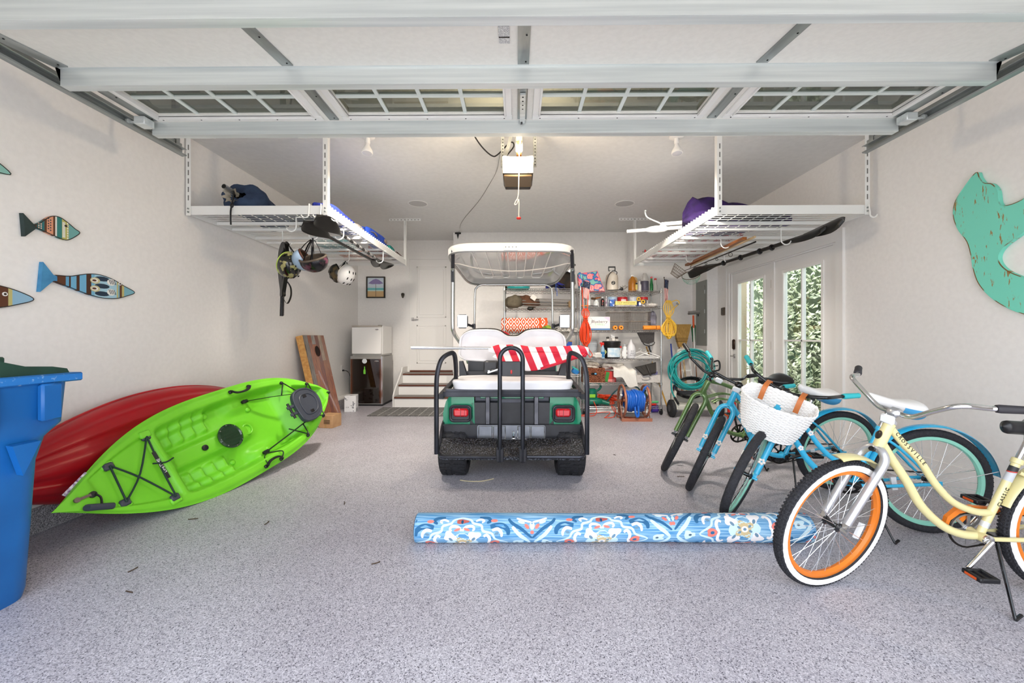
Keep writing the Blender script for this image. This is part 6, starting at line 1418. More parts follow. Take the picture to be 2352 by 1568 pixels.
for x, m, lab, mk, r in ((px(1415), noisy('paint_label_blue', '#e8ecf2', '#9cc2e2', 9, .4), 'white and pale blue paint can next to the aerosol cans', mat('mark_purple', '#5a4fa0', .4), .078), (px(1440), mat('paint_label_red', '#c21f27', .4), 'red paint can behind the yellow box', mat('mark_pink', '#e8d5d8', .4), .078), (px(1466), noisy('paint_label_blue2', '#eceef2', '#a5b8d5', 9, .4), 'white paint can with blue scene beside the red can', None, .078), (px(1490), bands('red_white_can', [(0, '#f0ecea'), (.68, '#d4262c')], 'Z', 1.612, 1.78, .4), 'white paint can with a red top band at the shelf end', mat('mark_grey', '#6b6668', .4), .068)):
    can('paint_can', lab, x, z, r, .165, m, y=Y_ + .10, mark=mk)
t = it('blue_box', 'small blue box in front of the pale blue paint can', 'box', (px(1409), Y_ - .05, z)); obj('carton', MB().bb((px(1404), Y_ - .08, z + .004), (px(1414), Y_ - .03, z + .115)), noisy('blue_box_print', '#2a5fb0', '#cdd8ea', 24, .5, lo=.55, hi=.6), t); obj('flap', MB().bb((px(1404), Y_ - .08, z + .115), (px(1414), Y_ - .03, z + .118)), wplas, t)
t = it('yellow_carton', 'long yellow carton with dark lettering before the paint cans', 'box', (px(1439), Y_ - .08, z)); obj('carton', MB().bb((px(1415), Y_ - .12, z + .03), (px(1464), Y_ - .06, z + .085)), yel, t); obj('tray', MB().bb((px(1416), Y_ - .11, z + .004), (px(1462), Y_ - .05, z + .029)), noisy('pale_tray', '#c9c4bf', '#8f8a88', 20, .5), t)
text('lettering', 'CUT WINDOW', frameM((px(1439), Y_ - .1205, z + .058), (1, 0, 0), (0, 0, 1)), .035, mat('ink_olive', '#6b6330', .6), t, xs=1.1, shear=.25)
for x, dz, m, lab in ((px(1472), 0, mat('navy_label', '#26336b', .4), 'small navy tin below a yellow tape roll'),):
    can('small_tin', lab, x, z, .035, .085, m, y=Y_ - .08, mark=wplas)
for x, dz, lab in ((px(1468), .10, 'small yellow tape roll stacked on the navy tin'), (px(1478), .06, 'yellow tape roll leaning on the navy tin')):
    t = it('tape_roll', lab, 'tape', (x, Y_ - .09, z + dz)); obj('roll', MB().torus((x, Y_ - .125, z + dz + .015), (0, 1, 0), .022, .012, 22, 8, ry=.015), mat('tape_yellow', '#d9ab3a', .5), t); obj('core', MB().torus((x, Y_ - .125, z + dz + .015), (0, 1, 0), .011, .003, 18, 6, ry=.015), M_black, t)
one('plastic_pouch', soft((px(1500), Y_ - .08, z + .03), (.09, .06, .026), None, .6, .1, 6, wr=.04), noisy('pouch_clear', '#d6d2cd', '#a39c96', 18, .25), 'clear plastic pouch on the shelf end', 'pouch')
# ---------- third shelf
z = ZB[2]
t = it('blueberry_box', 'white printed box reading Blueberry Thrill on the shelf', 'box', (px(1376), Y_, z)); bx0, bx1 = px(1350), px(1403)
obj('carton', MB().bb((bx0, Y_ - .10, z + .004), (bx1, Y_ + .08, z + .205)), noisy('box_white', '#ece9e6', '#e3e0de', 6, .5), t); obj('blue_band', MB().bb((bx0, Y_ - .1015, z + .005), (bx1, Y_ - .099, z + .028)), mat('band_blue', '#4f7fb5', .5), t)
text('lettering', 'Blueberry', frameM(((bx0 + bx1) / 2 + .01, Y_ - .101, z + .13), (1, 0, 0), (0, 0, 1)), .062, mat('ink_grey', '#5c5a60', .6), t, shear=.2); text('lettering', 'THRILL', frameM(((bx0 + bx1) / 2 + .02, Y_ - .101, z + .088), (1, 0, 0), (0, 0, 1)), .046, mat('ink_mint', '#9fd0a8', .6), t, xs=1.1)
obj('printed_leaf', MB().prism([(.07, .20), (.165, .20), (.168, .12), (.12, .17)], frameM(((bx0 + bx1) / 2, Y_ - .1002, z), (1, 0, 0), (0, 0, 1)), .0012), mat('ink_lilac', '#cfc4dc', .6), t); obj('printed_bird', MB().tube([((bx0 + bx1) / 2 - .13 + .035 * math.cos(a), Y_ - .1005, z + .14 + .05 * math.sin(a)) for a in [k * .5 for k in range(13)]], .0022, 5), mat('ink_pale', '#a9adb5', .6), t)
def wbasket(x0, x1, z0, z1, lab):
    t = it('wire_basket', lab, 'basket', ((x0 + x1) / 2, Y_ + .05, z0), 'wire baskets stacked on the shelf'); y0, y1 = Y_ - .07, Y_ + .20
    obj('rim', MB().tube([(x0, y0, z1), (x1, y0, z1), (x1, y1, z1), (x0, y1, z1)], .005, 6, closed=True), mat('aged_wire', '#9d9388', .4, .5), t)
    w = MB(); ins = .012; n = 12
    for k in range(n + 1):
        f = k / n; xa = x0 + (x1 - x0) * f; xb = x0 + ins + (x1 - x0 - 2 * ins) * f
        for yy, yi in ((y0, y0 + ins), (y1, y1 - ins)): w.cyl((xa, yy, z1), (xb, yi, z0), .0012, n=4)
        w.cyl((xb, y0 + ins, z0), (xb, y1 - ins, z0), .0012, n=4)
    for k in range(9):
        f = k / 8; ya = y0 + (y1 - y0) * f; yb = y0 + ins + (y1 - y0 - 2 * ins) * f
        for xx, xi in ((x0, x0 + ins), (x1, x1 - ins)): w.cyl((xx, ya, z1), (xi, yb, z0), .0012, n=4)
        w.cyl((x0 + ins, yb, z0), (x1 - ins, yb, z0), .0012, n=4)
    for k in range(1, 6): f = k / 6; zz = z0 + (z1 - z0) * f; i2 = ins * (1 - f); w.tube([(x0 + i2, y0 + i2, zz), (x1 - i2, y0 + i2, zz), (x1 - i2, y1 - i2, zz), (x0 + i2, y1 - i2, zz)], .0012, 4, closed=True)
    obj('wire_mesh', w, MATS['aged_wire'], t, kind='stuff'); return t
wbasket(px(1403), px(1449), z + .005, z + .135, 'lower wire basket next to the blueberry box'); wbasket(px(1452), px(1499), z + .005, z + .135, 'lower wire basket toward the yellow cord'); wbasket(px(1403), px(1449), z + .142, z + .28, 'upper wire basket next to the blueberry box'); wbasket(px(1452), px(1499), z + .142, z + .28, 'upper wire basket toward the yellow cord')
fo = noisy('orange_foam_roller', '#ef9433', '#e58824', 20, .7)
def roller(c, ax, l, lab):
    t = it('foam_roller', lab, 'foam roller', c, 'orange foam rollers'); c = Vector(c); ax = Vector(ax)
    obj('foam', MB().lathe([(.012, 0), (.031, .0), (.033, .004), (.033, l - .004), (.031, l), (.012, l), (.012, 0)], c, ax, 22), fo, t); obj('bore', MB().cyl(c + ax * .002, c + ax * (l - .002), .0115, n=12), M_hole, t)
roller((px(1413), SY0 + .0, z + .038), (0, 1, 0), .07, 'orange foam roller end-on next to the blueberry box'); roller((px(1426.5), SY0 + .0, z + .038), (0, 1, 0), .07, 'orange foam roller end-on, second from the blueberry box'); roller((px(1478), SY0 + .035, z + .038), (1, 0, 0), .185, 'long orange foam roller lying along the shelf'); roller((px(1508), SY0 + .035, z + .038), (1, 0, 0), .08, 'short orange foam roller behind the yellow cord')
one('grey_cloth_bag', soft((px(1511), Y_ + .1, z + .17), (.05, .08, .13), None, .6, .08, 7, wr=.04), fab('lilac_grey_cloth', '#8d8b9b', '#6f6d78'), 'grey mesh cloth stuffed at the shelf end', 'cloth')
# ---------- fourth shelf
z = ZB[3]
def bucket(nm, lab, x, r, h, m, y=Y_, bail=True, lid=None, lab_m=None):
    t = it(nm, lab, 'bucket', (x, y, z)); obj('pail', MB().lathe([(r * .86, 0), (r * .88, .005), (r, h), (r * .95, h), (r * .82, .012), (0, .012)], (x, y, z + .004), n=32), m, t)
    rg = MB()
    for q in (.80, .88, .99): rg.torus((x, y, z + h * q), (0, 0, 1), r * (.86 + .14 * q) + .002, .005, 32, 6)
    obj('ribs', rg, m, t, kind='stuff')
    if lid: obj('lid', MB().lathe([(r * 1.03, h), (r * 1.03, h + .015), (r * .9, h + .02), (0, h + .02)], (x, y, z + .004), n=32), lid, t)
    if bail: obj('bail', MB().tube(spline([(x - r, y - .02, z + h * .85), (x - r * .3, y - r * 1.05, z + h * .45), (x + r * .6, y - r * 1.0, z + h * .5), (x + r, y - .02, z + h * .85)], 6), .0025, 6), M_galvd, t)
    if lab_m: obj('label', MB().grid(lambda i, j: Vector((x + math.sin(-1.2 + 2.4 * i) * (r * .965 + .003), y - math.cos(-1.2 + 2.4 * i) * (r * .965 + .003), z + h * (.10 + .58 * j))), 16, 2), lab_m, t)
    return t
bucket('grey_bucket', 'plain grey bucket with a wire bail behind the orange cord', px(1359), .115, .25, gplas)
bk_ = bucket('black_bucket', 'black lidded bucket with a pale blue printed label', px(1410), .135, .24, mat('bucket_black', '#1c1b1b', .3), bail=False, lid=M_black, lab_m=noisy('bucket_label', '#a9c8dc', '#e2e9ee', 14, .4))
obj('label_panel', MB().grid(lambda i, j: Vector((px(1410) + math.sin(-1.22 + .55 * i) * .1345, Y_ - math.cos(-1.22 + .55 * i) * .1345, z + .24 * (.10 + .58 * j))), 8, 2), M_black, bk_)
p_ = Vector((px(1410) + math.sin(-.95) * .136, Y_ - math.cos(-.95) * .136, z + .10)); nn_ = Vector((math.sin(-.95), -math.cos(-.95), 0)); obj('label_diamond', MB().prism([(-.03, 0), (0, -.035), (.03, 0), (0, .035)], frameM(p_, Vector((0, 0, 1)).cross(nn_), (0, 0, 1)), .0025), mat('diamond_yellow', '#d5d98a', .5), bk_)
z2 = z; z = ZB[3] + .265
bottle('clear_spray_bottle', 'clear spray bottle with white trigger standing on the black bucket', px(1414), z, .03, .05, MATS['hazy_plastic'], wplas, .7, .5, spray=True, y=Y_ - .02)
for x, lab in ((px(1402), 'squat jar with dark cap on the black bucket, nearer the spray trigger'), (px(1423), 'squat jar with dark cap on the black bucket, nearer the white bottle')): bottle('small_jar', lab, x, z, .03, .035, MATS['hazy_plastic'], mat('cap_dark', '#4a4542', .5), .7, .6, y=Y_ + .02)
z = z2
one('white_rag', soft((px(1374), SY0 + .08, z + .05), (.10, .06, .045), None, .7, .12, 15, wr=.05), fab('rag_white', '#ebe8e4', '#d6d2cc'), 'crumpled white rag before the grey bucket', 'rag')
bottle('red_trigger_bottle', 'blue labelled spray bottle with a red trigger', px(1386), z, .03, .20, mat('blue_clear', '#8fb0c4', .25), redp, .7, .5, y=SY0 + .06, spray=True, label=mat('label_blue', '#2f78b0', .4))
bottle('white_lotion_bottle', 'tall white pump bottle with small print', px(1438), z, .04, .19, wplas, gplas, .92, .35, y=SY0 + .10, label=noisy('lotion_print', '#f2f0f0', '#7a5a6a', 30, .5, lo=.62, hi=.66), sy=.7)
bottle('red_cap_tin', 'slim tin with a red cap beside the white pump bottle', px(1430), z, .014, .16, noisy('tin_print', '#d5d0cc', '#4a4440', 40, .4), redp, .9, .8, y=SY0 + .12)
x = px(1456); t = it('funnel_jug', 'frosted jug with a pointed funnel top and pen writing', 'jug', (x, Y_, z)); obj('body', MB().lathe([(.065, 0), (.07, .01), (.07, .14), (.055, .19), (.02, .245), (.008, .285), (.0, .286)], (x, Y_, z + .004), n=24), mat('frosted', '#d6d6da', .5), t)
text('lettering', 'bird\nseed\nbucket', frameM((x, Y_ - .071, z + .085), (1, 0, 0), (0, 0, 1)), .03, mat('pen_grey', '#77777d', .7), t, shear=.2)
t = it('broom_head', 'black fan broom head hanging below the shelf', 'broom', (px(1487), SY0 + .05, ZB[2] - .1)); bx = px(1487)
obj('bristles', MB().prism([(-.135, .095), (.12, .105), (.115, -.045), (.03, -.075), (-.06, -.05)], frameM((bx, SY0 + .06, ZB[2] - .13), (1, 0, 0), (0, 0, 1)), -.04), noisy('black_bristle', '#2c2a2a', '#454141', 30, .8, stretch=(12, 1, 1)), t)
obj('head_frame', MB().tube(spline([(bx - .06, SY0 + .05, ZB[2] - .18), (bx - .035, SY0 + .05, ZB[2] - .215), (bx + .03, SY0 + .05, ZB[2] - .235), (bx + .10, SY0 + .05, ZB[2] - .215), (bx + .118, SY0 + .05, ZB[2] - .175)], 5), .007, 6).tube([(bx + .03, SY0 + .05, ZB[2] - .235), (bx + .06, SY0 + .05, ZB[2] - .33)], .012, 8), M_black, t)
for k, (dx, dz) in enumerate(((0, 0), (.06, .012), (-.07, .02))):
    hx = px(1487) + dx; hz = z + .012 + dz; t = it('clothes_hanger', ('white plastic hanger at the front of the hanger heap', 'white plastic hanger toward the shelf post', 'white plastic hanger leaning on the funnel jug')[k], 'hanger', (hx, SY0 + .1, z), 'white hangers on the shelf')
    obj('shoulder', MB().tube(spline([(hx - .19, SY0 + .03 + .05 * k, hz), (hx - .05, SY0 + .12 + .03 * k, hz + .05), (hx, SY0 + .15, hz + .07), (hx + .06, SY0 + .12, hz + .045), (hx + .17, SY0 + .02 + .05 * k, hz)], 5), .005, 6).tube([(hx - .19, SY0 + .03 + .05 * k, hz), (hx + .17, SY0 + .02 + .05 * k, hz)], .0045, 6), wplas, t); obj('hook', MB().tube(arc((hx, SY0 + .15, hz + .105), .02, -90, 150, 8), .003, 6), M_galv, t)
# ---------- fifth shelf
z = ZB[4]
x0, x1 = px(1340), px(1389); t = it('seagrass_basket', 'reddish woven seagrass basket with a cut-out handle', 'basket', ((x0 + x1) / 2, Y_, z)); wv = noisy('seagrass', '#a8694a', '#6e3b28', 45, .7, bump=.6, bscale=70)
b_ = MB()
for k in range(13):
    zz = z + .012 + .0165 * k; pts = [(x0 + (x1 - x0) * q / 16, SY0 + .02 + .006 * (1 if (q + k) % 2 else -1), zz) for q in range(17)] + [(x1 + .006 * (1 if (q + k) % 2 else -1), SY0 + .02 + .3 * q / 10, zz) for q in range(1, 11)] + [(x1 - (x1 - x0) * q / 16, SY0 + .32, zz) for q in range(1, 17)] + [(x0, SY0 + .32 - .3 * q / 10, zz) for q in range(1, 10)]
    b_.tube(pts, .0095, 5, closed=True)
obj('woven_row', b_, wv, t, kind='stuff'); obj('inner_wall', MB().bb((x0 + .008, SY0 + .03, z + .008), (x1 - .008, SY0 + .31, z + .20)), wv, t); obj('handle_hole', MB().box(((x0 + x1) / 2, SY0 + .0085, z + .135), (.085, .006, .03), bev=.002), M_hole, t); obj('blue_tag', MB().box(((x0 + x1) / 2 + .02, SY0 + .004, z + .137), (.03, .006, .022), bev=.002), mat('tag_blue', '#6fb4e0', .5), t)
one('paper_bag_heap', soft((px(1362), Y_ + .02, z + .255), (.12, .10, .055), None, .8, .14, 25, wr=.07), fab('crumpled_paper', '#dfd6ca', '#c2b6a6'), 'crumpled paper bags heaped in the seagrass basket', 'paper')
t = it('seed_box', 'red and green printed box beside the seagrass basket', 'box', (px(1406), Y_ - .04, z)); obj('carton', MB().box((px(1405), Y_ - .02, z + .085), (.19, .16, .155), (0, 0, -.25), bev=.004), mat('carton_red', '#cf3a34', .5), t); obj('green_stripe', MB().box((px(1396), Y_ - .105, z + .085), (.05, .006, .15), (0, .2, -.25)), mat('carton_green', '#3a8f3c', .5), t); obj('lime_corner', MB().box((px(1404), Y_ - .10, z + .03), (.12, .006, .04), (0, 0, -.25)), mat('carton_pink', '#e88a84', .5), t)
def sheet(i, j):
    x = px(1408) + .27 * i + .10 * j * i; y = SY0 + .20 - .215 * S(j, .1, .55) - .01 * math.sin(9 * i); zz = z + .265 - .04 * abs(i - .4) * 2 - (.27 * S(j, .35, 1.0)) * (.45 + .55 * S(i, .15, .6)) + .02 * math.sin(12 * i + 3 * j) - .02 * S(j, 0, .2)
    return Vector((x, y, max(zz, z + .002) if j < .8 else zz))
o = one('white_sheet', MB().grid(sheet, 26, 20), fab('sheet_white', '#efece6', '#dedad2', 5), 'white cotton sheet draped over the shelf edge', 'sheet'); o.modifiers.new('th', 'SOLIDIFY').thickness = .006
one('grey_drop_cloth', soft((px(1412), Y_ + .08, z + .235), (.17, .09, .045), None, .7, .14, 18, wr=.06), fab('drop_cloth', '#cfc9c2', '#aaa49d'), 'grey drop cloth bunched behind the white sheet', 'cloth')
x0, x1 = px(1447), px(1516); t = it('fabric_bin', 'low grey fabric storage bin with a strap handle', 'bin', ((x0 + x1) / 2, Y_, z)); fbm = fab('linen_grey', '#cfcac6', '#bfbab5', 30)
for a, b in (((x0, SY0 + .012, z + .006), (x1, SY0 + .024, z + .12)), ((x0, SY0 + .33, z + .006), (x1, SY0 + .342, z + .12)), ((x0, SY0 + .0245, z + .006), (x0 + .012, SY0 + .3295, z + .12)), ((x1 - .012, SY0 + .0245, z + .006), (x1, SY0 + .3295, z + .12))): obj('bin_side', MB().bb(a, b), fbm, t)
obj('bin_floor', MB().bb((x0 + .0121, SY0 + .0246, z + .006), (x1 - .0121, SY0 + .3294, z + .016)), fbm, t); obj('strap_handle', MB().tube(spline([(px(1474), SY0 + .008, z + .075), (px(1476), SY0 - .006, z + .06), (px(1488), SY0 - .006, z + .06), (px(1490), SY0 + .008, z + .075)], 4), .006, 6, ry=.003), fbm, t)
one('plastic_bag', soft((px(1456), SY0 + .12, z + .135), (.075, .08, .05), None, .8, .12, 31, wr=.06), noisy('bag_pale', '#d5d8dc', '#bfc3c8', 12, .3), 'pale plastic bag bulging from the grey fabric bin', 'bag')
t = it('dust_pan', 'black dustpan tipped upside down on the fabric bin', 'dustpan', (px(1487), SY0 + .06, z + .12)); P0 = frameM((px(1487), SY0 + .05, z + .20), (.97, 0, .22), (-.2, .25, .95))
obj('pan', MB().add([P0 @ Vector(v) for v in ((-.165, .07, 0), (.165, .075, 0), (.10, -.09, .05), (-.09, -.09, .05), (-.16, .07, .02), (.16, .075, .02), (.10, -.075, .09), (-.09, -.075, .09))], [(0, 1, 2, 3), (4, 7, 6, 5), (0, 4, 5, 1), (1, 5, 6, 2), (2, 6, 7, 3), (3, 7, 4, 0)]), mat('pan_black', '#2a2725', .5), t)
obj('handle', MB().tube([P0 @ Vector((0, .06, .04)), P0 @ Vector((.0, -.06, .085)), P0 @ Vector((.005, -.11, .08))], [.012, .016, .012], 8), MATS['pan_black'], t); obj('ridge', MB().tube([P0 @ Vector((-.08, .06, .03)), P0 @ Vector((-.05, -.06, .075))], .007, 6), MATS['pan_black'], t)
one('purple_packet', soft((px(1506), SY0 + .10, z + .135), (.05, .06, .05), None, .6, .06, 3), noisy('purple_packet', '#4a3f8a', '#e2dfe8', 24, .4), 'purple printed packet in the fabric bin beside the dustpan', 'packet')
# ---------- bottom shelf and floor in front
z = ZB[5]
gb_ = mat('blower_green', '#12705a', .35)
t = it('leaf_blower', 'dark green electric leaf blower on the bottom shelf', 'leaf blower', (px(1365), Y_, z)); bx = px(1364)
obj('fan_housing', soft((bx, Y_ - .05, z + .065), (.16, .12, .062), None, .75, .02, 2), gb_, t); obj('motor_body', MB().lathe([(.085, 0), (.09, .03), (.085, .14), (.06, .165), (0, .17)], (bx - .02, Y_ - .05, z + .09), (0, 0, 1), 24), gb_, t)
obj('handle', MB().tube(spline([(bx - .08, Y_ - .05, z + .23), (bx - .12, Y_ - .05, z + .30), (bx - .02, Y_ - .05, z + .345), (bx + .09, Y_ - .05, z + .335), (bx + .125, Y_ - .05, z + .285), (bx + .09, Y_ - .05, z + .235), (bx + .03, Y_ - .05, z + .215)], 6), .017, 10), gb_, t)
obj('nozzle', MB().tube([(bx + .10, Y_ - .08, z + .07), (bx + .24, Y_ - .14, z + .04)], [.045, .03], 14), gb_, t); obj('decal', MB().box((bx - .02, Y_ - .142, z + .155), (.09, .006, .05), bev=.002), mat('decal_lime', '#8fd03a', .4), t); obj('base_vent', MB().lathe([(.11, 0), (.12, .02), (.12, .03)], (bx, Y_ - .05, z + .004), n=24), M_black, t)
def tangle(nm, lab, c, ext, n, r, m, seed, cat='cord', floorz=None):
    rd = random.Random(seed); pts = []
    for k in range(n): a = k * 2.4 + rd.uniform(-.5, .5); pts.append((c[0] + ext[0] * math.cos(a) * rd.uniform(.3, 1), c[1] + ext[1] * math.sin(a) * rd.uniform(.2, 1), c[2] + ext[2] * rd.random()))
    return one(nm, MB().tube(spline(pts, 6), r, 6), m, lab, cat)
oc = mat('cord_orange', '#e0461f', .5)
tangle('orange_extension_cord', 'orange extension cord in a loose tangle on the bottom shelf', (px(1393), Y_ - .06, z + .02), (.24, .13, .15), 46, .0055, oc, 5)
one('trailing_cord', MB().tube(spline([(px(1362), SY0 + .02, z + .10), (px(1368), SY0 - .07, .09), (px(1360), SY0 - .12, .012), (px(1330), SY0 - .15, .012), (px(1345), SY0 - .03, .012), (px(1395), SY0 - .1, .06), (px(1385), SY0 - .2, .012), (px(1380), SY0 - .26, .01), (px(1400), SY0 - .25, .02), (px(1410), SY0 - .08, .09), (px(1402), SY0 - .05, .14), (px(1408), SY0 - .1, .06), (px(1425), SY0 - .24, .012), (px(1445), SY0 - .33, .01)], 7), .0055, 6), oc, 'orange cord looping from the bottom shelf down to the floor', 'cord')
one('dark_teal_hose', MB().tube(spline([(px(1390), SY0 + .10, z + .06), (px(1395), SY0 + .03, z + .08), (px(1408), SY0 + .0, z + .20), (px(1425), SY0, z + .29), (px(1445), SY0 + .03, z + .31), (px(1468), SY0 + .06, z + .27), (px(1474), SY0 + .1, z + .15)], 8), .011, 8), mat('hose_dark_teal', '#1d4c50', .4), 'dark teal hose arching over the bottom shelf', 'hose')
bottle('green_fuel_bottle', 'dark green bottle behind the hose reel', px(1488), z, .045, .20, mat('bottle_dark_green', '#2c4638', .3), M_black, .75, .4, label=noisy('tan_label', '#a08a68', '#d5c9b0', 20, .5))
for dz, dx, m, lab in ((.02, 0, redp, 'red flare tube lying on the bottom shelf'), (.05, .05, mat('tube_green', '#5fbf7d', .5), 'green tube lying above the red tube')):
    t = it('plastic_tube', lab, 'tube', (px(1505) + dx, Y_ - .1, z)); obj('barrel', MB().cyl((px(1494) + dx, Y_ - .1 + dx, z + dz), (px(1510) + dx, Y_ - .08 + dx, z + dz), .016, n=12), m, t); obj('end_cap', MB().cyl((px(1491) + dx, Y_ - .104 + dx, z + dz), (px(1494) + dx, Y_ - .1 + dx, z + dz), .012, n=10), wplas, t)
for k in range(9):
    r_ = k // 3; c_ = k % 3; zz = .017 + .030 * r_; yy = SY0 + .12 + .035 * c_ + .017 * (r_ % 2)
    t = it('pvc_pipe', '%s white pipe in the %s row of the stack under the shelf' % (('front', 'middle', 'rear')[c_], ('lowest', 'second', 'top')[r_]), 'pipe', (px(1420), yy, 0), 'white pipes under the shelf'); obj('pipe_wall', MB().lathe([(.012, 0), (.016, 0), (.016, 1.05 - .03 * ((k * 7) % 4)), (.012, 1.05 - .03 * ((k * 7) % 4)), (.012, 0)], (px(1338) + .02 * (k % 3), yy, zz), (1, 0, 0), 14), wplas, t); obj('pipe_bore', MB().cyl((px(1338) + .03 + .02 * (k % 3), yy, zz), (px(1338) + 1.0, yy, zz), .0118, n=10), mat('pipe_inner', '#9a9895', .8), t)
t = it('purple_spool', 'purple and blue spool on the floor under the shelf end', 'spool', (px(1512), SY0 + .2, 0)); obj('drum', MB().cyl((px(1505), SY0 + .2, .06), (px(1520), SY0 + .2, .06), .058, n=24), mat('spool_purple', '#5a3fa8', .4), t); obj('flange', MB().cyl((px(1504), SY0 + .2, .06), (px(1505.5), SY0 + .2, .06), .06, n=24), mat('spool_blue', '#2f3fb8', .4), t)
# hose reel
rc = mat('reel_copper', '#b4755c', .4, .3); t = it('hose_reel', 'copper coloured hose reel stand with round end hoops', 'hose reel', (px(1456), 5.62, 0)); ra, rb_ = 1.475, 1.80; ry_, rz_ = 5.62, .265
for x in (ra, rb_):
    o = obj('end_hoop', MB().torus((x, ry_, rz_), (1, 0, 0), .215, .017, 40, 10), rc, t)
    for k in range(3): a = k * 2 * PI / 3 + .5; obj('hoop_spoke', MB().bar((x, ry_, rz_), (x, ry_ + .21 * math.cos(a), rz_ + .21 * math.sin(a)), .03, .004, (1, 0, 0)), rc, o)
    obj('upright', MB().bar((x + (.03 if x > 1.6 else -.03), ry_ - .12, .01), (x + (.03 if x > 1.6 else -.03), ry_, rz_), .025, .004, (1, 0, 0)).bar((x + (.03 if x > 1.6 else -.03), ry_ + .14, .01), (x + (.03 if x > 1.6 else -.03), ry_, rz_), .025, .004, (1, 0, 0)), rc, t)
obj('base_plate', MB().bb((ra - .04, ry_ - .15, .0), (rb_ + .05, ry_ - .05, .012)).bb((ra - .04, ry_ - .152, .0), (rb_ + .05, ry_ - .147, .045)).bb((ra - .04, ry_ + .1, 0), (rb_ + .05, ry_ + .16, .012)), rc, t); obj('axle', MB().cyl((ra - .05, ry_, rz_), (rb_ + .05, ry_, rz_), .022), rc, t); obj('hub_plate', MB().cyl((ra - .01, ry_, rz_), (ra - .004, ry_, rz_), .07), mat('rust_brown', '#8a4a2c', .6), t); obj('swivel', MB().cyl((ra - .03, ry_ - .02, rz_ + .03), (ra - .03, ry_ - .08, rz_ + .09), .018), M_galv, t)
bh = mat('hose_blue', '#1f63c4', .35); h_ = MB(); hp = []
for k in range(9 * 24): a = 2 * PI * k / 24; f = k / (9 * 24); hp.append((ra + .035 + (rb_ - ra - .07) * f + .01 * math.sin(3 * a), ry_ + (.135 + .012 * math.sin(k * .21)) * math.cos(a), rz_ + (.135 + .012 * math.sin(k * .21)) * math.sin(a)))
h_.tube(hp, .0165, 8); h_.tube(spline([(rb_ - .05, ry_ - .05, rz_ + .11), (rb_ - .03, ry_ - .09, rz_ + .19), (rb_ + .02, ry_ - .06, rz_ + .20), (rb_ + .04, ry_ - .03, rz_ + .13)], 6), .015, 8); h_.tube(spline([(1.62, ry_ - .13, rz_ - .07), (1.615, ry_ - .17, rz_ - .14), (1.63, ry_ - .18, rz_ - .19), (1.655, ry_ - .17, rz_ - .17), (1.66, ry_ - .14, rz_ - .05)], 6), .0155, 8)
one('blue_hose', h_, bh, 'bright blue hose wound on the copper reel', 'hose')
# hanging cords
def hank(nm, lab, x, y, zt, zm, zb, w, r, m, seed, n=9):
    rd = random.Random(seed); t = it(nm, lab, 'cord', (x, y, zb)); b_ = MB()
    for k in range(n):
        q = (k / (n - 1) - .5) * 2; wd = w * (.12 + .88 * ((k * 7) % n) / (n - 1)) * rd.uniform(.85, 1.1); yo = rd.uniform(-.035, .035)
        b_.tube(spline([(x - .012 + .004 * q, y + yo * .3, zm), (x - wd * 1.0 + .01, y + yo, zm + (zb - zm) * .45), (x - wd * .7, y + yo, zb + .05 + rd.uniform(0, .05)), (x + rd.uniform(-.01, .01), y + yo - .01, zb + rd.uniform(0, .09)), (x + wd * .7, y + yo, zb + .05 + rd.uniform(0, .05)), (x + wd * rd.uniform(.6, 1.05), y + yo, zm + (zb - zm) * rd.uniform(.35, .6)), (x + .012, y + yo * .3, zm)], 5), r, 6)
    obj('lower_loop', b_, m, t, kind='stuff'); u = MB()
    for k in range(6): q = k / 5 - .5; u.tube(spline([(x + q * .03, y, zm), (x + q * .12 * (w / .1), y - .01, (zm + zt) / 2 + rd.uniform(-.02, .02)), (x + q * .05, y, zt)], 5), r, 6)
    obj('upper_strand', u, m, t, kind='stuff'); obj('binding', MB().tube([(x + .034 * math.cos(k * .7), y + .03 * math.sin(k * .7), zm + .02 - .0025 * k) for k in range(40)], r, 6), m, t); return t
t = hank('hung_orange_cord', 'orange extension cord hung in a hank between the shelves', px(1343), SY0 - .06, 1.58, 1.43, 1.02, .095, .0062, oc, 3, 16)
obj('hanging_strand', MB().tube([(px(1338), SY0 - .05, 1.58), (px(1336), SY0 - .03, 1.86)], .0062, 6).tube([(px(1348), SY0 - .05, 1.58), (px(1350), SY0 - .03, 1.86)], .0062, 6).tube(spline([(px(1345), SY0 - .06, 1.05), (px(1350), SY0 - .07, .98), (px(1358), SY0 - .07, .90), (px(1352), SY0 - .07, .86), (px(1348), SY0 - .07, .95)], 5), .0062, 6), oc, t)
yc = mat('cord_yellow', '#e2b53a', .5)
t = hank('hung_yellow_cord', 'yellow extension cord looped on the shelf corner post', px(1531), SY0 - .05, 1.70, 1.44, 1.13, .13, .0068, yc, 6, 13)
obj('plug_end', MB().tube(spline([(px(1534), SY0 - .05, 1.66), (px(1548), SY0 - .06, 1.70), (px(1555), SY0 - .06, 1.66), (px(1546), SY0 - .06, 1.60), (px(1533), SY0 - .06, 1.52)], 6), .0068, 6), yc, t); obj('plug', MB().cyl((px(1549), SY0 - .06, 1.66), (px(1553), SY0 - .06, 1.63), .014), mat('plug_grey', '#8a8683', .5), t)

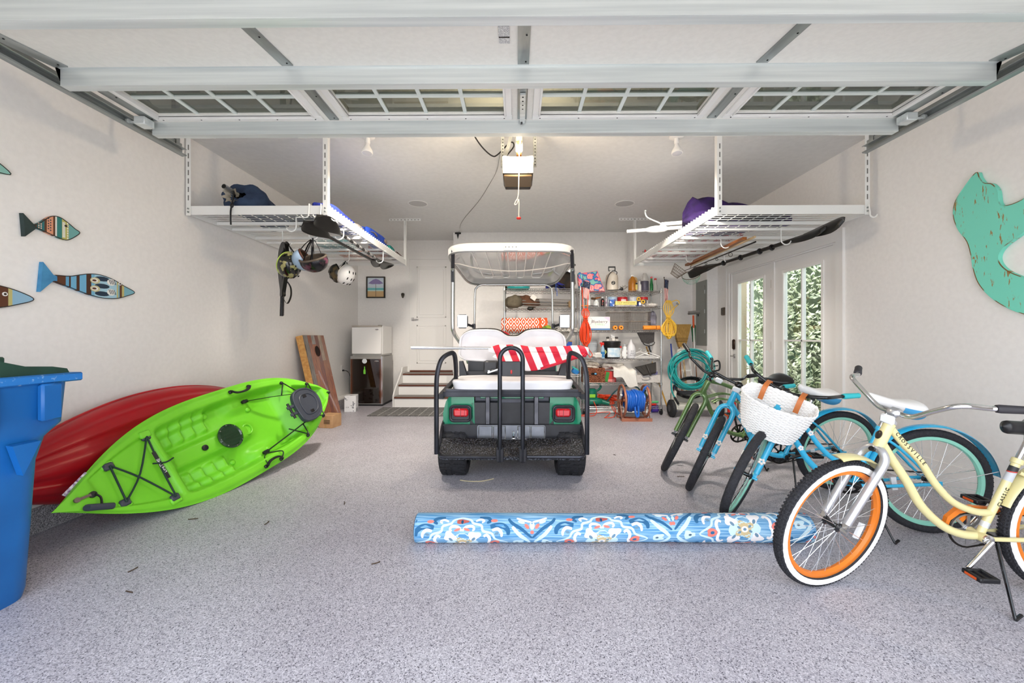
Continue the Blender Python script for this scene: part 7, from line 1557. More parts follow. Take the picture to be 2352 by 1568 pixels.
# ================================================================ corner: hose cart, brooms, panel
t = thing('electrical_panel', 'grey electrical breaker panel set in the wall', 'electrical panel', (3.0, 6.5, 1.55)); pg = mat('panel_grey', '#8d9089', .45)
obj('cover', MB().bb((2.988, 6.315, 1.02), (3.0, 6.69, 2.065), bev=.004), pg, t); o = obj('door', MB().bb((2.980, 6.36, 1.19), (2.989, 6.60, 1.98), bev=.003), pg, t); obj('latch', MB().bb((2.974, 6.585 - .02, 1.50), (2.981, 6.60, 1.56)), M_black, o)
obj('panel_label', MB().bb((2.986, 6.63, 1.53), (2.9885, 6.67, 1.57)), M_black, t)
for z in (1.25, 1.57, 1.88): obj('hinge', MB().cyl((2.982, 6.362, z - .03), (2.982, 6.362, z + .03), .005), M_galv, t)
t = thing('lock_keypad', 'small bronze keypad box on the wall beside the glazed doors', 'keypad', (3.17, 6.14, 1.55)); obj('case', MB().bb((3.135, 6.08, 1.49), (3.169, 6.17, 1.61), bev=.01), mat('keypad_bronze', '#6b5f54', .4, .4), t)
for a in range(2):
    for b in range(4): obj('key', MB().box((3.134, 6.105 + .04 * a, 1.515 + .024 * b), (.004, .022, .014), bev=.001), M_black, t)
hc = thing('hose_cart', 'grey plastic hose reel cart with black wheels in the corner', 'hose cart', (2.55, 5.85, 0)); M_hg = mat('cart_grey', '#b9b8b0', .5)
obj('base_tray', MB().bb((2.28, 5.72, .10), (2.90, 6.00, .19), bev=.02).bb((2.30, 5.95, .14), (2.88, 6.03, .33), bev=.02), M_hg, hc)
for x in (2.24, 2.92): 
    w_ = obj('cart_wheel', MB().lathe([(.02, -.035), (.10, -.035), (.125, -.02), (.125, .02), (.10, .035), (.02, .035)], (x, 5.80, .125), (1, 0, 0), 28), M_rubber, hc); obj('wheel_cap', MB().cyl((x - .037, 5.80, .125), (x + .037, 5.80, .125), .05, n=18), mat('cap_grey', '#4b4b4f', .5), w_)
    sx_ = 1 if x < 2.5 else -1; obj('side_frame', MB().tube(spline([(x + sx_ * .05, 5.72, .12), (x + sx_ * .04, 5.78, .30), (x + sx_ * .10, 5.88, .42), (x + sx_ * .14, 5.95, .62), (x + sx_ * .15, 5.97, .86)], 6), .022, 10), M_hg, hc)
obj('push_handle', MB().tube(spline([(2.39, 5.97, .84), (2.40, 5.965, .93), (2.44, 5.96, .965), (2.72, 5.96, .965), (2.76, 5.965, .93), (2.77, 5.97, .84)], 5), .024, 10), M_hg, hc); obj('cross_beam', MB().bb((2.36, 5.93, .30), (2.82, 5.97, .36), bev=.01), mat('cart_dark', '#57575a', .5), hc)
th = mat('hose_teal', '#17908e', .3, coat=.3); rd = random.Random(2); cc = Vector((2.515, 5.78, .70))
co_ = MB(); pts = []
for k in range(13 * 30):
    a = 2 * PI * k / 30; q = k // 30; f = k / (13 * 30)
    rr_ = .255 + .045 * math.sin(q * 1.9 + .6) + .012 * math.sin(a * 2 + q); dz = -.03 * (math.sin(q * 2.3) > 0) 
    pts.append((cc.x + rr_ * 1.08 * math.cos(a), cc.y + .05 * math.sin(q * 1.3) + .02 * math.cos(a * 3 + q), cc.z + .02 * math.cos(q * 1.7) + rr_ * .88 * math.sin(a) - (.05 + .02 * math.sin(q)) * (math.sin(a) < 0) * abs(math.sin(a))))
co_.tube(pts, .0105, 6); co_.tube(spline([cc + Vector((-.27, -.06, .02)), cc + Vector((-.31, -.06, -.12)), cc + Vector((-.305, -.06, -.30)), cc + Vector((-.265, -.06, -.40))], 5), .0105, 6)
ho = thing('teal_hose', 'long teal garden hose coiled on the hose cart handle', 'hose', (2.515, 5.78, .35)); obj('coil', co_, th, ho); obj('hose_fitting', MB().cyl(cc + Vector((-.265, -.06, -.40)), cc + Vector((-.215, -.06, -.49)), .015).cyl(cc + Vector((-.225, -.06, -.47)), cc + Vector((-.21, -.06, -.50)), .018), M_black, ho)
bc_ = MB(); pts = []
for k in range(5 * 24): a = 2 * PI * k / 24; q = k // 24; rr_ = .19 + .03 * math.sin(q * 2.1); pts.append((2.53 + rr_ * 1.1 * math.cos(a), 5.84 + .04 * math.sin(q), .40 + .14 * math.sin(a) + .01 * q))
one('black_hose', bc_.tube(pts, .009, 6), M_black, 'black hose looped below the teal coil', 'hose')
t = thing('nozzle_reel_handle', 'black pistol spray nozzle on the teal hose coil', 'nozzle', (2.83, 5.70, .74)); obj('grip', MB().tube(spline([(2.79, 5.70, .80), (2.86, 5.70, .82), (2.885, 5.70, .77), (2.875, 5.70, .69), (2.80, 5.70, .675)], 5), .012, 8), M_black, t); obj('lever', MB().tube([(2.80, 5.70, .745), (2.86, 5.70, .75)], .008, 6), M_black, t)
# brooms and poles behind the coil, heads up
def pole(name, lab, cat, a, b, r, m): t = thing(name, lab, cat, a); obj('pole', MB().tube([a, b], r, 10), m, t); return t
t = pole('corn_broom', 'straw corn broom standing head up in the corner', 'broom', (2.62, 6.10, .02), (2.615, 6.34, 1.02), .013, M_pale); st_ = noisy('broom_straw', '#c9a05a', '#a67c3c', 25, .85, bump=.6, bscale=120, stretch=(10, 10, 1))
obj('straw_head', MB().add([(2.615 + sx * w_, 6.36 + sy * d_, zz) for zz, w_, d_ in ((1.0, .05, .03), (1.09, .075, .035), (1.20, .10, .04), (1.36, .135, .045)) for sx, sy in ((-1, -1), (1, -1), (1, 1), (-1, 1))], [(i * 4 + k, i * 4 + (k + 1) % 4, (i + 1) * 4 + (k + 1) % 4, (i + 1) * 4 + k) for i in range(3) for k in range(4)] + [(0, 1, 2, 3), (12, 15, 14, 13)]), st_, t)
for zz, w_ in ((1.09, .077), (1.115, .083), (1.14, .089)): obj('stitching', MB().tube([(2.615 - w_, 6.32, zz), (2.615 + w_, 6.32, zz), (2.615 + w_, 6.40, zz), (2.615 - w_, 6.40, zz)], .003, 5, closed=True), mat('stitch_dark', '#5a4526', .8), t)
t = pole('deck_brush', 'grey deck scrub brush with orange and white pole, head up', 'brush', (2.72, 6.08, .02), (2.80, 6.36, 1.50), .011, mat('pole_white', '#dcdcda', .3)); obj('pole_grip', MB().tube([(2.79, 6.325, 1.30), (2.80, 6.36, 1.50)], .014, 10), mat('pole_orange', '#d2562a', .4), t); obj('brush_head', MB().box((2.80, 6.34, 1.535), (.20, .06, .035), (0, -.08, .3), bev=.01), mat('brush_grey', '#6e6b68', .7), t); obj('brush_fibre', MB().box((2.80, 6.34, 1.56), (.19, .055, .03), (0, -.08, .3), bev=.006), mat('fibre_grey', '#8e8a86', .9), t)
t = pole('leaf_rake', 'green plastic leaf rake standing head up by the panel', 'rake', (2.80, 6.16, .02), (2.83, 6.42, 1.10), .011, MATS['varnished_wood']); obj('tine_fan', MB().prism([(-.02, 0), (.02, 0), (.05, .26), (.02, .29), (-.03, .24)], frameM((2.83, 6.42, 1.08), (1, .2, 0), (0, .1, 1)), .012), mat('rake_green', '#15603a', .4), t)
pole('blue_pole', 'blue mop pole standing behind the teal hose', 'pole', (2.44, 6.12, .02), (2.46, 6.40, 1.05), .011, mat('pole_blue', '#2448b5', .4)); pole('wood_pole', 'bare wooden pole standing behind the teal hose', 'pole', (2.55, 6.14, .02), (2.60, 6.42, 1.0), .011, M_wood); pole('aluminium_pole', 'aluminium pole with grey joint behind the teal hose', 'pole', (2.60, 6.18, .02), (2.66, 6.45, 1.1), .011, M_galv); pole('yellow_pole', 'yellow pole leaning behind the shelving corner', 'pole', (2.30, 6.05, .02), (2.14, 6.62, 1.0), .011, mat('pole_yellow', '#b88a2e', .5))
t = thing('step_stool', 'folded white step stool behind the teal hose', 'step stool', (2.66, 6.3, 0)); 
for x in (2.58, 2.76): obj('rail', MB().tube([(x, 6.22, 0), (x, 6.40, .80)], .011, 8), M_powder, t)
for k in range(3): obj('step', MB().bb((2.58, 6.24 + .05 * k, .22 + .2 * k), (2.76, 6.30 + .05 * k, .24 + .2 * k)), M_powder, t)
t = thing('fire_extinguisher', 'red fire extinguisher standing on the floor beside the hose cart', 'extinguisher', (2.97, 5.6, 0)); obj('cylinder', MB().lathe([(.05, 0), (.055, .01), (.055, .24), (.04, .285), (.018, .30)], (3.0, 5.60, .0), n=22), redp, t); obj('valve', MB().cyl((3.0, 5.6, .30), (3.0, 5.6, .34), .016).bar((2.96, 5.6, .35), (3.04, 5.6, .36), .018, .012), M_galv, t); obj('hose', MB().tube(spline([(3.02, 5.59, .34), (3.06, 5.56, .30), (3.06, 5.55, .15)], 5), .008, 6), M_black, t)

# ================================================================ bicycles
HT = R(68); BAX = Vector((-math.cos(HT), 0, math.sin(HT))); BA0 = Vector((1.065, 0, .335)); R0 = .335
def charmesh(s, size, shear=0.0):
    c = bpy.data.curves.new('ch', 'FONT'); c.body = s; c.size = size; c.extrude = .0008; c.align_x = 'CENTER'; c.align_y = 'CENTER'; c.resolution_u = 2; c.shear = shear
    t = bpy.data.objects.new('ch_tmp', c); COL.objects.link(t)
    dg = bpy.context.evaluated_depsgraph_get(); me = bpy.data.meshes.new_from_object(t.evaluated_get(dg))
    bpy.data.objects.remove(t); bpy.data.curves.remove(c)
    vs = [v.co.copy() for v in me.vertices]; fs = [tuple(p.vertices) for p in me.polygons]; bpy.data.meshes.remove(me); return vs, fs
def curve_text(s, path, size, f0, f1, off, side=1):
    """letters along a path lying in the y=const plane, facing +y (side=1)"""
    mb = MB(); P = [Vector(p) for p in path]; ln = [0]
    for a, b in zip(P, P[1:]): ln.append(ln[-1] + (b - a).length)
    for k, ch in enumerate(s):
        q = ln[-1] * (f0 + (f1 - f0) * (k + .5) / len(s)); i = max(j for j in range(len(ln) - 1) if ln[j] <= q)
        p = P[i].lerp(P[i + 1], (q - ln[i]) / (ln[i + 1] - ln[i])); tg = (P[i + 1] - P[i]).normalized()
        z = Vector((0, side, 0)); x = tg; y = z.cross(x); M = Matrix(((x.x, y.x, z.x, p.x), (x.y, y.y, z.y, p.y + off * side), (x.z, y.z, z.z, p.z), (0, 0, 0, 1)))
        vs, fs = charmesh(ch, size); mb.add([M @ v for v in vs], fs)
    return mb
M_spoke = mat('spoke_steel', '#d9dadb', .25, .8); M_tyreb = noisy('bike_tyre', '#242428', '#303035', 90, .75, bump=.5, bscale=200)
def wheel(root, c, st, m_rim, M, white=None, blocks=False, refl=0.0, tag=''):
    """built in the xz plane at centre c, then moved by M (steering)"""
    c = Vector(c); X = lambda mb: mb.xf(M)
    w = obj('wheel_rim', X(MB().lathe([(.268, -.014), (.286, -.016), (.294, -.012), (.288, 0), (.294, .012), (.286, .016), (.268, .014), (.262, 0), (.268, -.014)], c, (0, 1, 0), 56)), m_rim, root)
    obj('tyre', X(MB().torus(c, (0, 1, 0), .309, .026, 64, 14, ry=.027)), M_tyreb, w)
    if white: obj('whitewall', X(MB().lathe([(.292, .0235), (.300, .0265), (.308, .0275), (.318, .0262), (.321, .0225)], c, (0, 1, 0), 56, cap=False).lathe([(.292, -.0235), (.300, -.0265), (.308, -.0275), (.318, -.0262), (.321, -.0225)], c, (0, 1, 0), 56, cap=False)), white, w)
    tb = MB()
    if blocks:
        for k in range(110):
            a = 2 * PI * k / 110; u = Vector((math.cos(a), 0, math.sin(a))); tg = Vector((-math.sin(a), 0, math.cos(a)))
            for yy, rr_, l in ((0.0, .3352, .012), (.011, .333, .011), (-.011, .333, .011), (.0205, .3265, .010), (-.0205, .3265, .010)):
                p = c + u * rr_ + Vector((0, yy, 0)) + tg * (.004 if abs(yy) > .005 else 0); tb.bar(p - tg * .0048, p + tg * .0048, l * .7, .006, u)
    else:
        for k in range(80):
            a = 2 * PI * k / 80; u = Vector((math.cos(a), 0, math.sin(a))); tg = Vector((-math.sin(a), 0, math.cos(a)))
            for sg in (-1, 1): p = c + u * .3335; tb.bar(p + Vector((0, .002 * sg, 0)), p + Vector((0, .015 * sg, 0)) + tg * .012 - u * .004, .006, .0035, u)
    obj('tread', X(tb), M_tyreb, w, kind='stuff')
    s = MB()
    for k in range(36):
        a = 2 * PI * k / 36; sg = 1 if k % 2 else -1; b = a + (.35 if (k // 2) % 2 else -.35)
        s.cyl(c + Vector((.02 * math.cos(b), .03 * sg, .02 * math.sin(b))), c + Vector((.268 * math.cos(a), .004 * sg, .268 * math.sin(a))), .0013, n=4, cap=False)
    obj('spokes', X(s), M_spoke, w, kind='stuff')
    obj('hub', X(MB().lathe([(.006, -.06), (.006, -.045), (.024, -.034), (.024, -.028), (.013, -.022), (.013, .022), (.024, .028), (.024, .034), (.006, .045), (.006, .06)], c, (0, 1, 0), 14)), M_blacks, w)
    p = c + Vector((math.cos(refl) * .20, 0, math.sin(refl) * .20)); tg = Vector((-math.sin(refl), 0, math.cos(refl)))
    obj('wheel_reflector', X(MB().bar(p - tg * .042, p + tg * .042, .012, .030, Vector((math.cos(refl), 0, math.sin(refl))))), mat('clear_reflector', '#e6e8ea', .15, coat=.5), w)
    return w
def fender(c, a0, a1, r, m, w=.034):
    def fn(i, j):
        a = R(a0 + (a1 - a0) * i); b = R(-75 + 150 * j); rr_ = r + .014 * math.cos(b)
        return Vector(c) + Vector((math.cos(a) * rr_, w * math.sin(b), math.sin(a) * rr_))
    g = MB().grid(fn, 30, 9); g2 = MB().grid(lambda i, j: fn(i, j) - Vector((math.cos(R(a0 + (a1 - a0) * i)), 0, math.sin(R(a0 + (a1 - a0) * i)))) * .003, 30, 9)
    return MB().add(g.v + g2.v, g.f + [tuple(reversed([k + len(g.v) for k in f])) for f in g2.f])
def bike(lab, prm, style, C):
    x, y, th, le, st, s, gb, gw, gu = prm
    Mw = Matrix.Translation((x, y, 0)) @ Matrix.Rotation(th, 4, 'Z') @ Matrix.Rotation(-le, 4, 'X') @ Matrix.Scale(s, 4)
    fz = (Mw @ (BA0 + Matrix.Rotation(st, 3, BAX) @ (Vector((1.12, 0, 0)) - BA0))).z
    root = thing('cruiser_bicycle', lab, 'bicycle', M=Mw, group='cruiser bicycles by the wall'); LOCAL.add(root.name)
    SM = Matrix.Translation(BA0) @ Matrix.Rotation(st, 4, BAX) @ Matrix.Translation(-BA0)
    I4 = Matrix.Identity(4)
    wheel(root, (1.12, 0, R0), st, C['rim'], SM, C.get('white'), C.get('blocks'), C.get('refl', 3.6)); wheel(root, (0, 0, R0), 0, C['rim'], I4, C.get('white'), C.get('blocks'), -.15)
    F = C['frame']; FK = C['fork']
    ax = lambda z: BA0 + BAX * ((z - BA0.z) / BAX.z)
    # fork
    cr = ax(.70); h = Vector((1.12, 0, R0)); fw = Vector((BAX.z, 0, -BAX.x))
    for sg in (-1, 1):
        bot = h + Vector((0, .052 * sg, 0)); d = (bot - (cr + Vector((0, .055 * sg, 0))))
        path = spline([cr + Vector((0, 0, .012)), cr + Vector((.006, .03 * sg, .004)), cr + d * .10 + Vector((0, .054 * sg, 0)), cr + d * .35 + Vector((0, .055 * sg, 0)), cr + d * .65 + Vector((0, .055 * sg, 0)), bot - d * .08], 6)
        o = obj('fork_leg', MB().tube(path, [.019] * (len(path) - 8) + [.0185] * 8, 12).xf(SM), FK, root)
        obj('dropout', MB().bar(bot - d * .10, bot + d * .02, .006, .022, (0, 1, 0)).cyl(bot - Vector((0, .012 * sg, 0)), bot + Vector((0, .022 * sg, 0)), .010, n=8).xf(SM), C.get('drop', M_chrome), o)
        if C.get('decal'):
            for k in range(1):
                p = bot - d * .30 + Vector((0, .0, 0)) + fw * .0; fl_ = MB()
                for q in range(5):
                    e = Vector((0, math.cos(q * 2 * PI / 5), 0)) * .014 + (d.normalized() * math.sin(q * 2 * PI / 5)) * .014; fl_.ell(p + fw * .0188 + e, (.010, .010, .010), 8, 5)
                obj('flower_decal', fl_.xf(SM), C['decal'], o)
    obj('fork_crown', MB().lathe([(.021, 0), (.026, .004), (.026, .02), (.020, .028)], ax(.695), BAX, 14).xf(SM), C.get('crown', FK), root)
    # head tube, stem, bars
    obj('head_tube', MB().lathe([(.022, 0), (.024, .004), (.0235, .11), (.025, .125), (.022, .13)], ax(.715), BAX, 16), F, root)
    obj('headset', MB().lathe([(.024, 0), (.027, .004), (.024, .012)], ax(.704), BAX, 16).lathe([(.025, 0), (.025, .01), (.016, .02)], ax(.836), BAX, 16), C.get('headset', M_blacks), root)
    cl = Vector((.845, 0, .89)); SMc = C['bar']
    stp = MB().tube([ax(.845), ax(.885)], .0125, 10).box(cl, (.05, .055, .038), Matrix.Rotation(.35, 3, 'Y'), bev=.012)
    obj('stem', stp.xf(SM), C.get('stem', SMc), root)
    for sg in (-1, 1):
        g = cl + Vector((-gb, gw * sg, gu)); gin = g + Vector((.095, -.065 * sg, -.008))
        path = spline([cl, cl + Vector((.0, .07 * sg, .004)), cl + Vector((.005, .15 * sg, gu * .55)), cl + Vector((-.01, .22 * sg, gu * .95)), gin.lerp(g, -.2), gin, g], 6)
        o = obj('handlebar', MB().tube(path, .0115, 10).xf(SM), SMc, root)
        d = (g - gin).normalized(); obj('grip', MB().tube([gin, gin + d * .012, gin + d * .10, g, g + d * .004], [.0165, .0185, .0165, .0175, .012], 12).xf(SM), C['grip'], o)
    obj('front_reflector', MB().box(ax(.868) + Vector((.035, 0, -.01)) if style != 'green' else cl + Vector((.03, .07, -.01)), (.02, .06, .045), bev=.008).xf(SM), MATS['clear_reflector'], root)
    # frame
    BB = Vector((.43, 0, .29)); ST = Vector((.285, 0, .66)); sd = (ST - BB).normalized()
    obj('seat_tube', MB().tube([BB, ST], .0165, 12), F, root)
    obj('seat_clamp', MB().lathe([(.02, -.012), (.022, -.01), (.022, .012), (.019, .014)], ST, sd, 12).cyl(ST + Vector((-.02, -.02, 0)), ST + Vector((-.02, .02, 0)), .006, n=8), C.get('clamp', F), root)
    sp_ = ST + sd * .13; obj('seat_post', MB().tube([ST, sp_], .0125, 10), C.get('post', M_chrome), root)
    if style == 'green':
        tt = spline([ax(.83) - Vector((.01, 0, 0)), (.72, 0, .80), (.55, 0, .735), (.40, 0, .66), (.285, 0, .62)], 6); dt = spline([ax(.745), (.84, 0, .62), (.74, 0, .46), (.60, 0, .34), BB], 6)
        obj('top_tube', MB().tube(tt, .0175, 12), F, root); obj('down_tube', MB().tube(dt, .020, 12), F, root)
        for k in (0, 1):
            for sg in (-1, 1): obj('side_rail', MB().tube(spline([(.86 - .06 * k, .014 * sg, .68 - .05 * k), (.70, .016 * sg, .71 - .05 * k), (.50, .018 * sg, .66 - .05 * k), (.33, .02 * sg, .57 - .05 * k)], 6), .006, 8), F, root)
    else:
        tt = spline([ax(.815) - Vector((.01, 0, 0)), (.80, 0, .74), (.715, 0, .65), (.645, 0, .545), (.56, 0, .455), (.46, 0, .41), (.385, 0, .405)], 6); dt = spline([ax(.745), (.85, 0, .665), (.775, 0, .555), (.70, 0, .43), (.60, 0, .335), (.51, 0, .295), BB], 6)
        o1 = obj('top_tube', MB().tube(tt, .0165, 12), F, root); o2 = obj('down_tube', MB().tube(dt, .0195, 12), F, root)
        if C.get('text'):
            obj('lettering', curve_text('CROSSVILLE', tt, .024, .04, .36, .0168, 1), M_black, o1)
        if C.get('decal'):
            for f in (8, 14):
                for pth, rr_, oo in ((tt, .0165, o1), (dt, .0195, o2)):
                    fl_ = MB(); p = pth[f]
                    for q in range(5): fl_.ell(p + Vector((math.cos(q * 1.257) * .011, rr_ * .95, math.sin(q * 1.257) * .011)), (.008, .004, .008), 8, 5)
                    obj('flower_decal', fl_, C['decal'], oo)
    if C.get('text'):
        obj('seat_tube_lettering', curve_text('CLASSIC', [BB, ST], .022, .42, .66, .0168, 1), M_black, root)
        p = BB.lerp(ST, .84); obj('frame_sticker', MB().tube([BB.lerp(ST, .74), BB.lerp(ST, .93)], .0168, 12, cap=False), bands('sticker_print', [(0, '#b9bcc0'), (.62, '#b33a32'), (.70, '#2a2a2c')], 'Z', .565, .635, .5), root)
        obj('bb_sticker', MB().tube([BB.lerp(ST, .12), BB.lerp(ST, .19)], .0168, 12, cap=False), M_galv, root)
        hb = ax(.77) + fw * .0236; obj('head_badge', MB().ell(hb, (.006, .018, .022), 14, 8, Matrix((fw, Vector((0, 1, 0)), BAX)).transposed()), mat('badge_dark', '#3c352e', .3, .5), root)
    hub = Vector((0, 0, R0))
    for sg in (-1, 1):
        obj('chain_stay', MB().tube(spline([BB + Vector((-.02, .03 * sg, 0)), (.26, .045 * sg, .30), (.10, .06 * sg, .325), hub + Vector((0, .062 * sg, 0))], 5), .0105, 10), F, root)
        obj('seat_stay', MB().tube(spline([ST + Vector((0, .012 * sg, -.05)), (.20, .04 * sg, .55), hub + Vector((0, .062 * sg, 0))], 5), .009, 10), F, root)
        obj('rear_dropout', MB().box(hub + Vector((0, .062 * sg, 0)), (.05, .006, .04), bev=.002), F, root)
    obj('bottom_bracket', MB().cyl(BB - Vector((0, .038, 0)), BB + Vector((0, .038, 0)), .023, n=16), F, root)
    # drive train (chain on the right, -y)
    rg = MB().lathe([(.075, -.052), (.088, -.052), (.088, -.048), (.075, -.048), (.075, -.052)], BB, (0, 1, 0), 40); rg.lathe([(.0, -.052), (.03, -.052), (.03, -.047), (0, -.047)], BB, (0, 1, 0), 20)
    for k in range(8): a = k * PI / 4; e = Vector((math.cos(a), 0, math.sin(a))); rg.bar(BB + Vector((0, -.05, 0)) + e * .028, BB + Vector((0, -.05, 0)) + e * .078, .014, .004, (0, 1, 0))
    obj('chainring', rg, C.get('ring', M_blacks), root)
    ch = [BB + Vector((0, -.05, .088)), hub + Vector((0, -.05, .036))]; ch += [hub + Vector((-.036 * math.sin(a), -.05, .036 * math.cos(a))) for a in [PI * k / 8 for k in range(1, 8)]]; ch += [hub + Vector((0, -.05, -.036)), BB + Vector((0, -.05, -.088))]
    ch += [BB + Vector((.088 * math.sin(a), -.05, -.088 * math.cos(a))) for a in [PI * k / 12 for k in range(1, 12)]]
    obj('chain', MB().tube(ch, .0055, 6, closed=True), mat('chain_dark', '#2d2926', .4, .7), root)
    if C.get('guard'):
        gp = [(.16, .395), (.30, .405), (.42, .415), (.49, .40), (.535, .355), (.55, .29), (.535, .285), (.52, .34), (.48, .375), (.42, .39), (.30, .383), (.16, .375)]
        obj('chain_guard', MB().prism(gp, frameM((0, -.062, 0), (1, 0, 0), (0, 0, 1)), -.02).prism([(.36, .39), (.42, .39), (.475, .325), (.455, .315), (.41, .37)], frameM((0, -.064, 0), (1, 0, 0), (0, 0, 1)), -.006), C['guard'], root, smooth=0)
    ca = R(C.get('crank', 205)); e = Vector((math.cos(ca), 0, math.sin(ca)))
    for sg in (-1, 1):
        p0 = BB + Vector((0, .058 * sg, 0)); p1 = p0 + e * (.165 * sg) + Vector((0, .012 * sg, 0))
        o = obj('crank_arm', MB().tube([BB + Vector((0, .03 * sg, 0)), p0, p1], [.012, .011, .009], 10).lathe([(.0, .038), (.024, .038), (.024, .046), (.012, .05), (0, .05)], BB, (0, sg, 0), 16), C.get('crankm', M_blacks), root)
        pc = p1 + Vector((0, .055 * sg, 0))
        pd = MB().box(pc + Vector((.035, 0, 0)), (.016, .085, .022), bev=.004).box(pc - Vector((.035, 0, 0)), (.016, .085, .022), bev=.004).box(pc + Vector((0, .036 * sg, 0)), (.07, .014, .022), bev=.004).box(pc - Vector((0, .034 * sg, 0)), (.07, .014, .022), bev=.004).cyl(p1, pc + Vector((0, .04 * sg, 0)), .009, n=8)
        pb = obj('pedal', pd, M_black, o)
        obj('pedal_reflector', MB().box(pc + Vector((.0436, 0, 0)), (.002, .05, .011)).box(pc - Vector((.0436, 0, 0)), (.002, .05, .011)), mat('orange_reflector', '#d9591e', .3), pb)
    # saddle
    sc0 = sp_ + Vector((-.03, 0, .045))
    def sad(i, j):
        u = i; a = 2 * PI * j; ca, sa_ = math.cos(a), math.sin(a); xx = .155 - .30 * u
        hw = .024 + .088 * S(u, .22, .80)
        env = math.sqrt(max(.0004, 1 - ((.07 - u) / .07) ** 2)) if u < .07 else (math.sqrt(max(.0004, 1 - ((u - .86) / .14) ** 2)) if u > .86 else 1.0)
        up_ = .030 + .014 * S(u, .4, .9); dn = .034 + .046 * S(u, .35, .85)
        base = .012 + .016 * S(u, .45, 1.0) - .006 * math.sin(u * PI)
        return sc0 + Vector((xx, hw * env * ca, (.045 - .085 * u if C.get('seat2') else 0) + base - .01 + env * (up_ if sa_ > 0 else dn) * sa_))
    o = obj('saddle', MB().grid(sad, 26, 24, cv=True), C['seat'], root, smooth=70)
    if C.get('seat2'):
        def sad2(i, j):
            p = sad(.56 + .44 * i, .52 + .46 * j) if True else None
            c_ = sc0 + Vector((-.08, 0, .0)); return p + (p - c_).normalized() * .003
        obj('saddle_side', MB().grid(sad2, 14, 18), C['seat2'], o, smooth=70)
    obj('saddle_rail', MB().tube([sp_ - Vector((0, 0, .02)), sp_ + Vector((-.0, 0, .008))], .018, 10).tube([sc0 + Vector((-.09, .035, -.05)), sp_ + Vector((0, .022, .002)), sc0 + Vector((.08, .015, -.012))], .004, 6).tube([sc0 + Vector((-.09, -.035, -.05)), sp_ + Vector((0, -.022, .002)), sc0 + Vector((.08, -.015, -.012))], .004, 6), M_blacks, o)
    if C.get('fender'):
        obj('rear_fender', fender(hub, -8 + 180, 20, .352, C['fender']) if False else fender(hub, 172, 18, .352, C['fender']), C['fender'], root, smooth=60)
        for sg in (-1, 1): obj('fender_stay', MB().cyl(hub + Vector((0, .06 * sg, 0)), hub + Vector((-.34, .03 * sg, .09)), .0025, n=6), M_spoke, root)
    if C.get('ffender'):
        a_ = math.degrees(math.atan2(.365, -.17))
        obj('front_fender', fender((1.12, 0, R0), a_ + 22, a_ - 32, .352, C['ffender']).xf(SM), C['ffender'], root, smooth=60)
        obj('fender_bolt', MB().cyl(ax(.70) + fw * .02, ax(.70) + fw * .04, .012, n=10).xf(SM), M_blacks, root)
    # kickstand, on the left
    kb = BB + Vector((-.06, .02, -.02)); Mi = Mw.inverted(); kf = Mi @ Vector(((Mw @ (kb + Vector((-.04, .20, -.2)))).x, (Mw @ (kb + Vector((-.04, .20, -.2)))).y, .008)) if not C.get('kick') else Mi @ Vector((*C['kick'], .008))
    obj('kickstand', MB().tube([kb + Vector((0, 0, .02)), kb, kf], [.012, .008, .006], 8).tube([kf, kf + (kf - kb).normalized() * -.02 + Vector((-.03, .0, .0))], .0075, 8).box(kb + Vector((0, -.01, .02)), (.05, .05, .03), bev=.006), M_blacks, root)
    return root, SM, Mw
teal = mat('teal_grip', '#38b9c0', .5); fblue = mat('cruiser_blue', '#35b4df', .22, coat=.6); mint = mat('mint_rim', '#93d8c2', .3); fl_w = mat('flower_white', '#f1ece6', .5)
cream = mat('cruiser_cream', '#d8cd96', .25, coat=.5); orange = mat('orange_rim', '#e07a24', .3); fgrn = mat('cruiser_olive', '#5d7a45', .25, .3, coat=.6)
silv = mat('satin_silver', '#c4c5c8', .3, .7); swhite = mat('saddle_white', '#eceae8', .4); sblue = mat('saddle_blue', '#4fa8dc', .35); sblk = mat('saddle_black', '#1b1b1d', .3)
G_ = (2.413, 3.709, 3.32, .206, .911, .96, .236, .325, .073); B1 = (2.399, 3.044, 3.14, .116, .994, .909, .362, .353, .03); B2 = (2.429, 2.377, 2.968, .03, 1.007, .918, .239, .344, .061); BE = (2.458, 1.79, 3.079, .063, .339, .922, .218, .338, .116)
bike('olive green cruiser bicycle with black grips and saddle, nearest the glazed doors', G_, 'green', dict(rim=M_blacks, frame=fgrn, fork=fgrn, bar=M_blacks, grip=M_black, seat=sblk, drop=M_blacks, crank=250))
BL = dict(rim=mint, frame=fblue, fork=fblue, bar=M_blacks, grip=teal, seat=swhite, seat2=sblue, fender=fblue, decal=fl_w, drop=fblue, headset=M_blacks, post=M_chrome, crank=160)
bike('blue cruiser bicycle with teal grips and no basket, beside the green one', B1, 'blue', dict(BL, kick=(2.01, 2.88)))
b2, SM2, MW2 = bike('blue cruiser bicycle carrying the white wicker basket', B2, 'blue', dict(BL, crank=20))
bike('cream cruiser bicycle with orange rims, whitewall tyres and chrome bars', BE, 'cream', dict(rim=orange, white=mat('whitewall', '#eeece8', .6), blocks=True, frame=cream, fork=silv, crown=silv, bar=M_chrome, stem=silv, grip=mat('grip_charcoal', '#2e2c30', .6), seat=sblk, fender=cream, ffender=cream, text=True, guard=orange, ring=mat('ring_steel', '#a5a3a2', .35, .7), crank=312, crankm=M_chrome, headset=silv, post=M_chrome, refl=3.5, kick=(2.015, 1.63)))
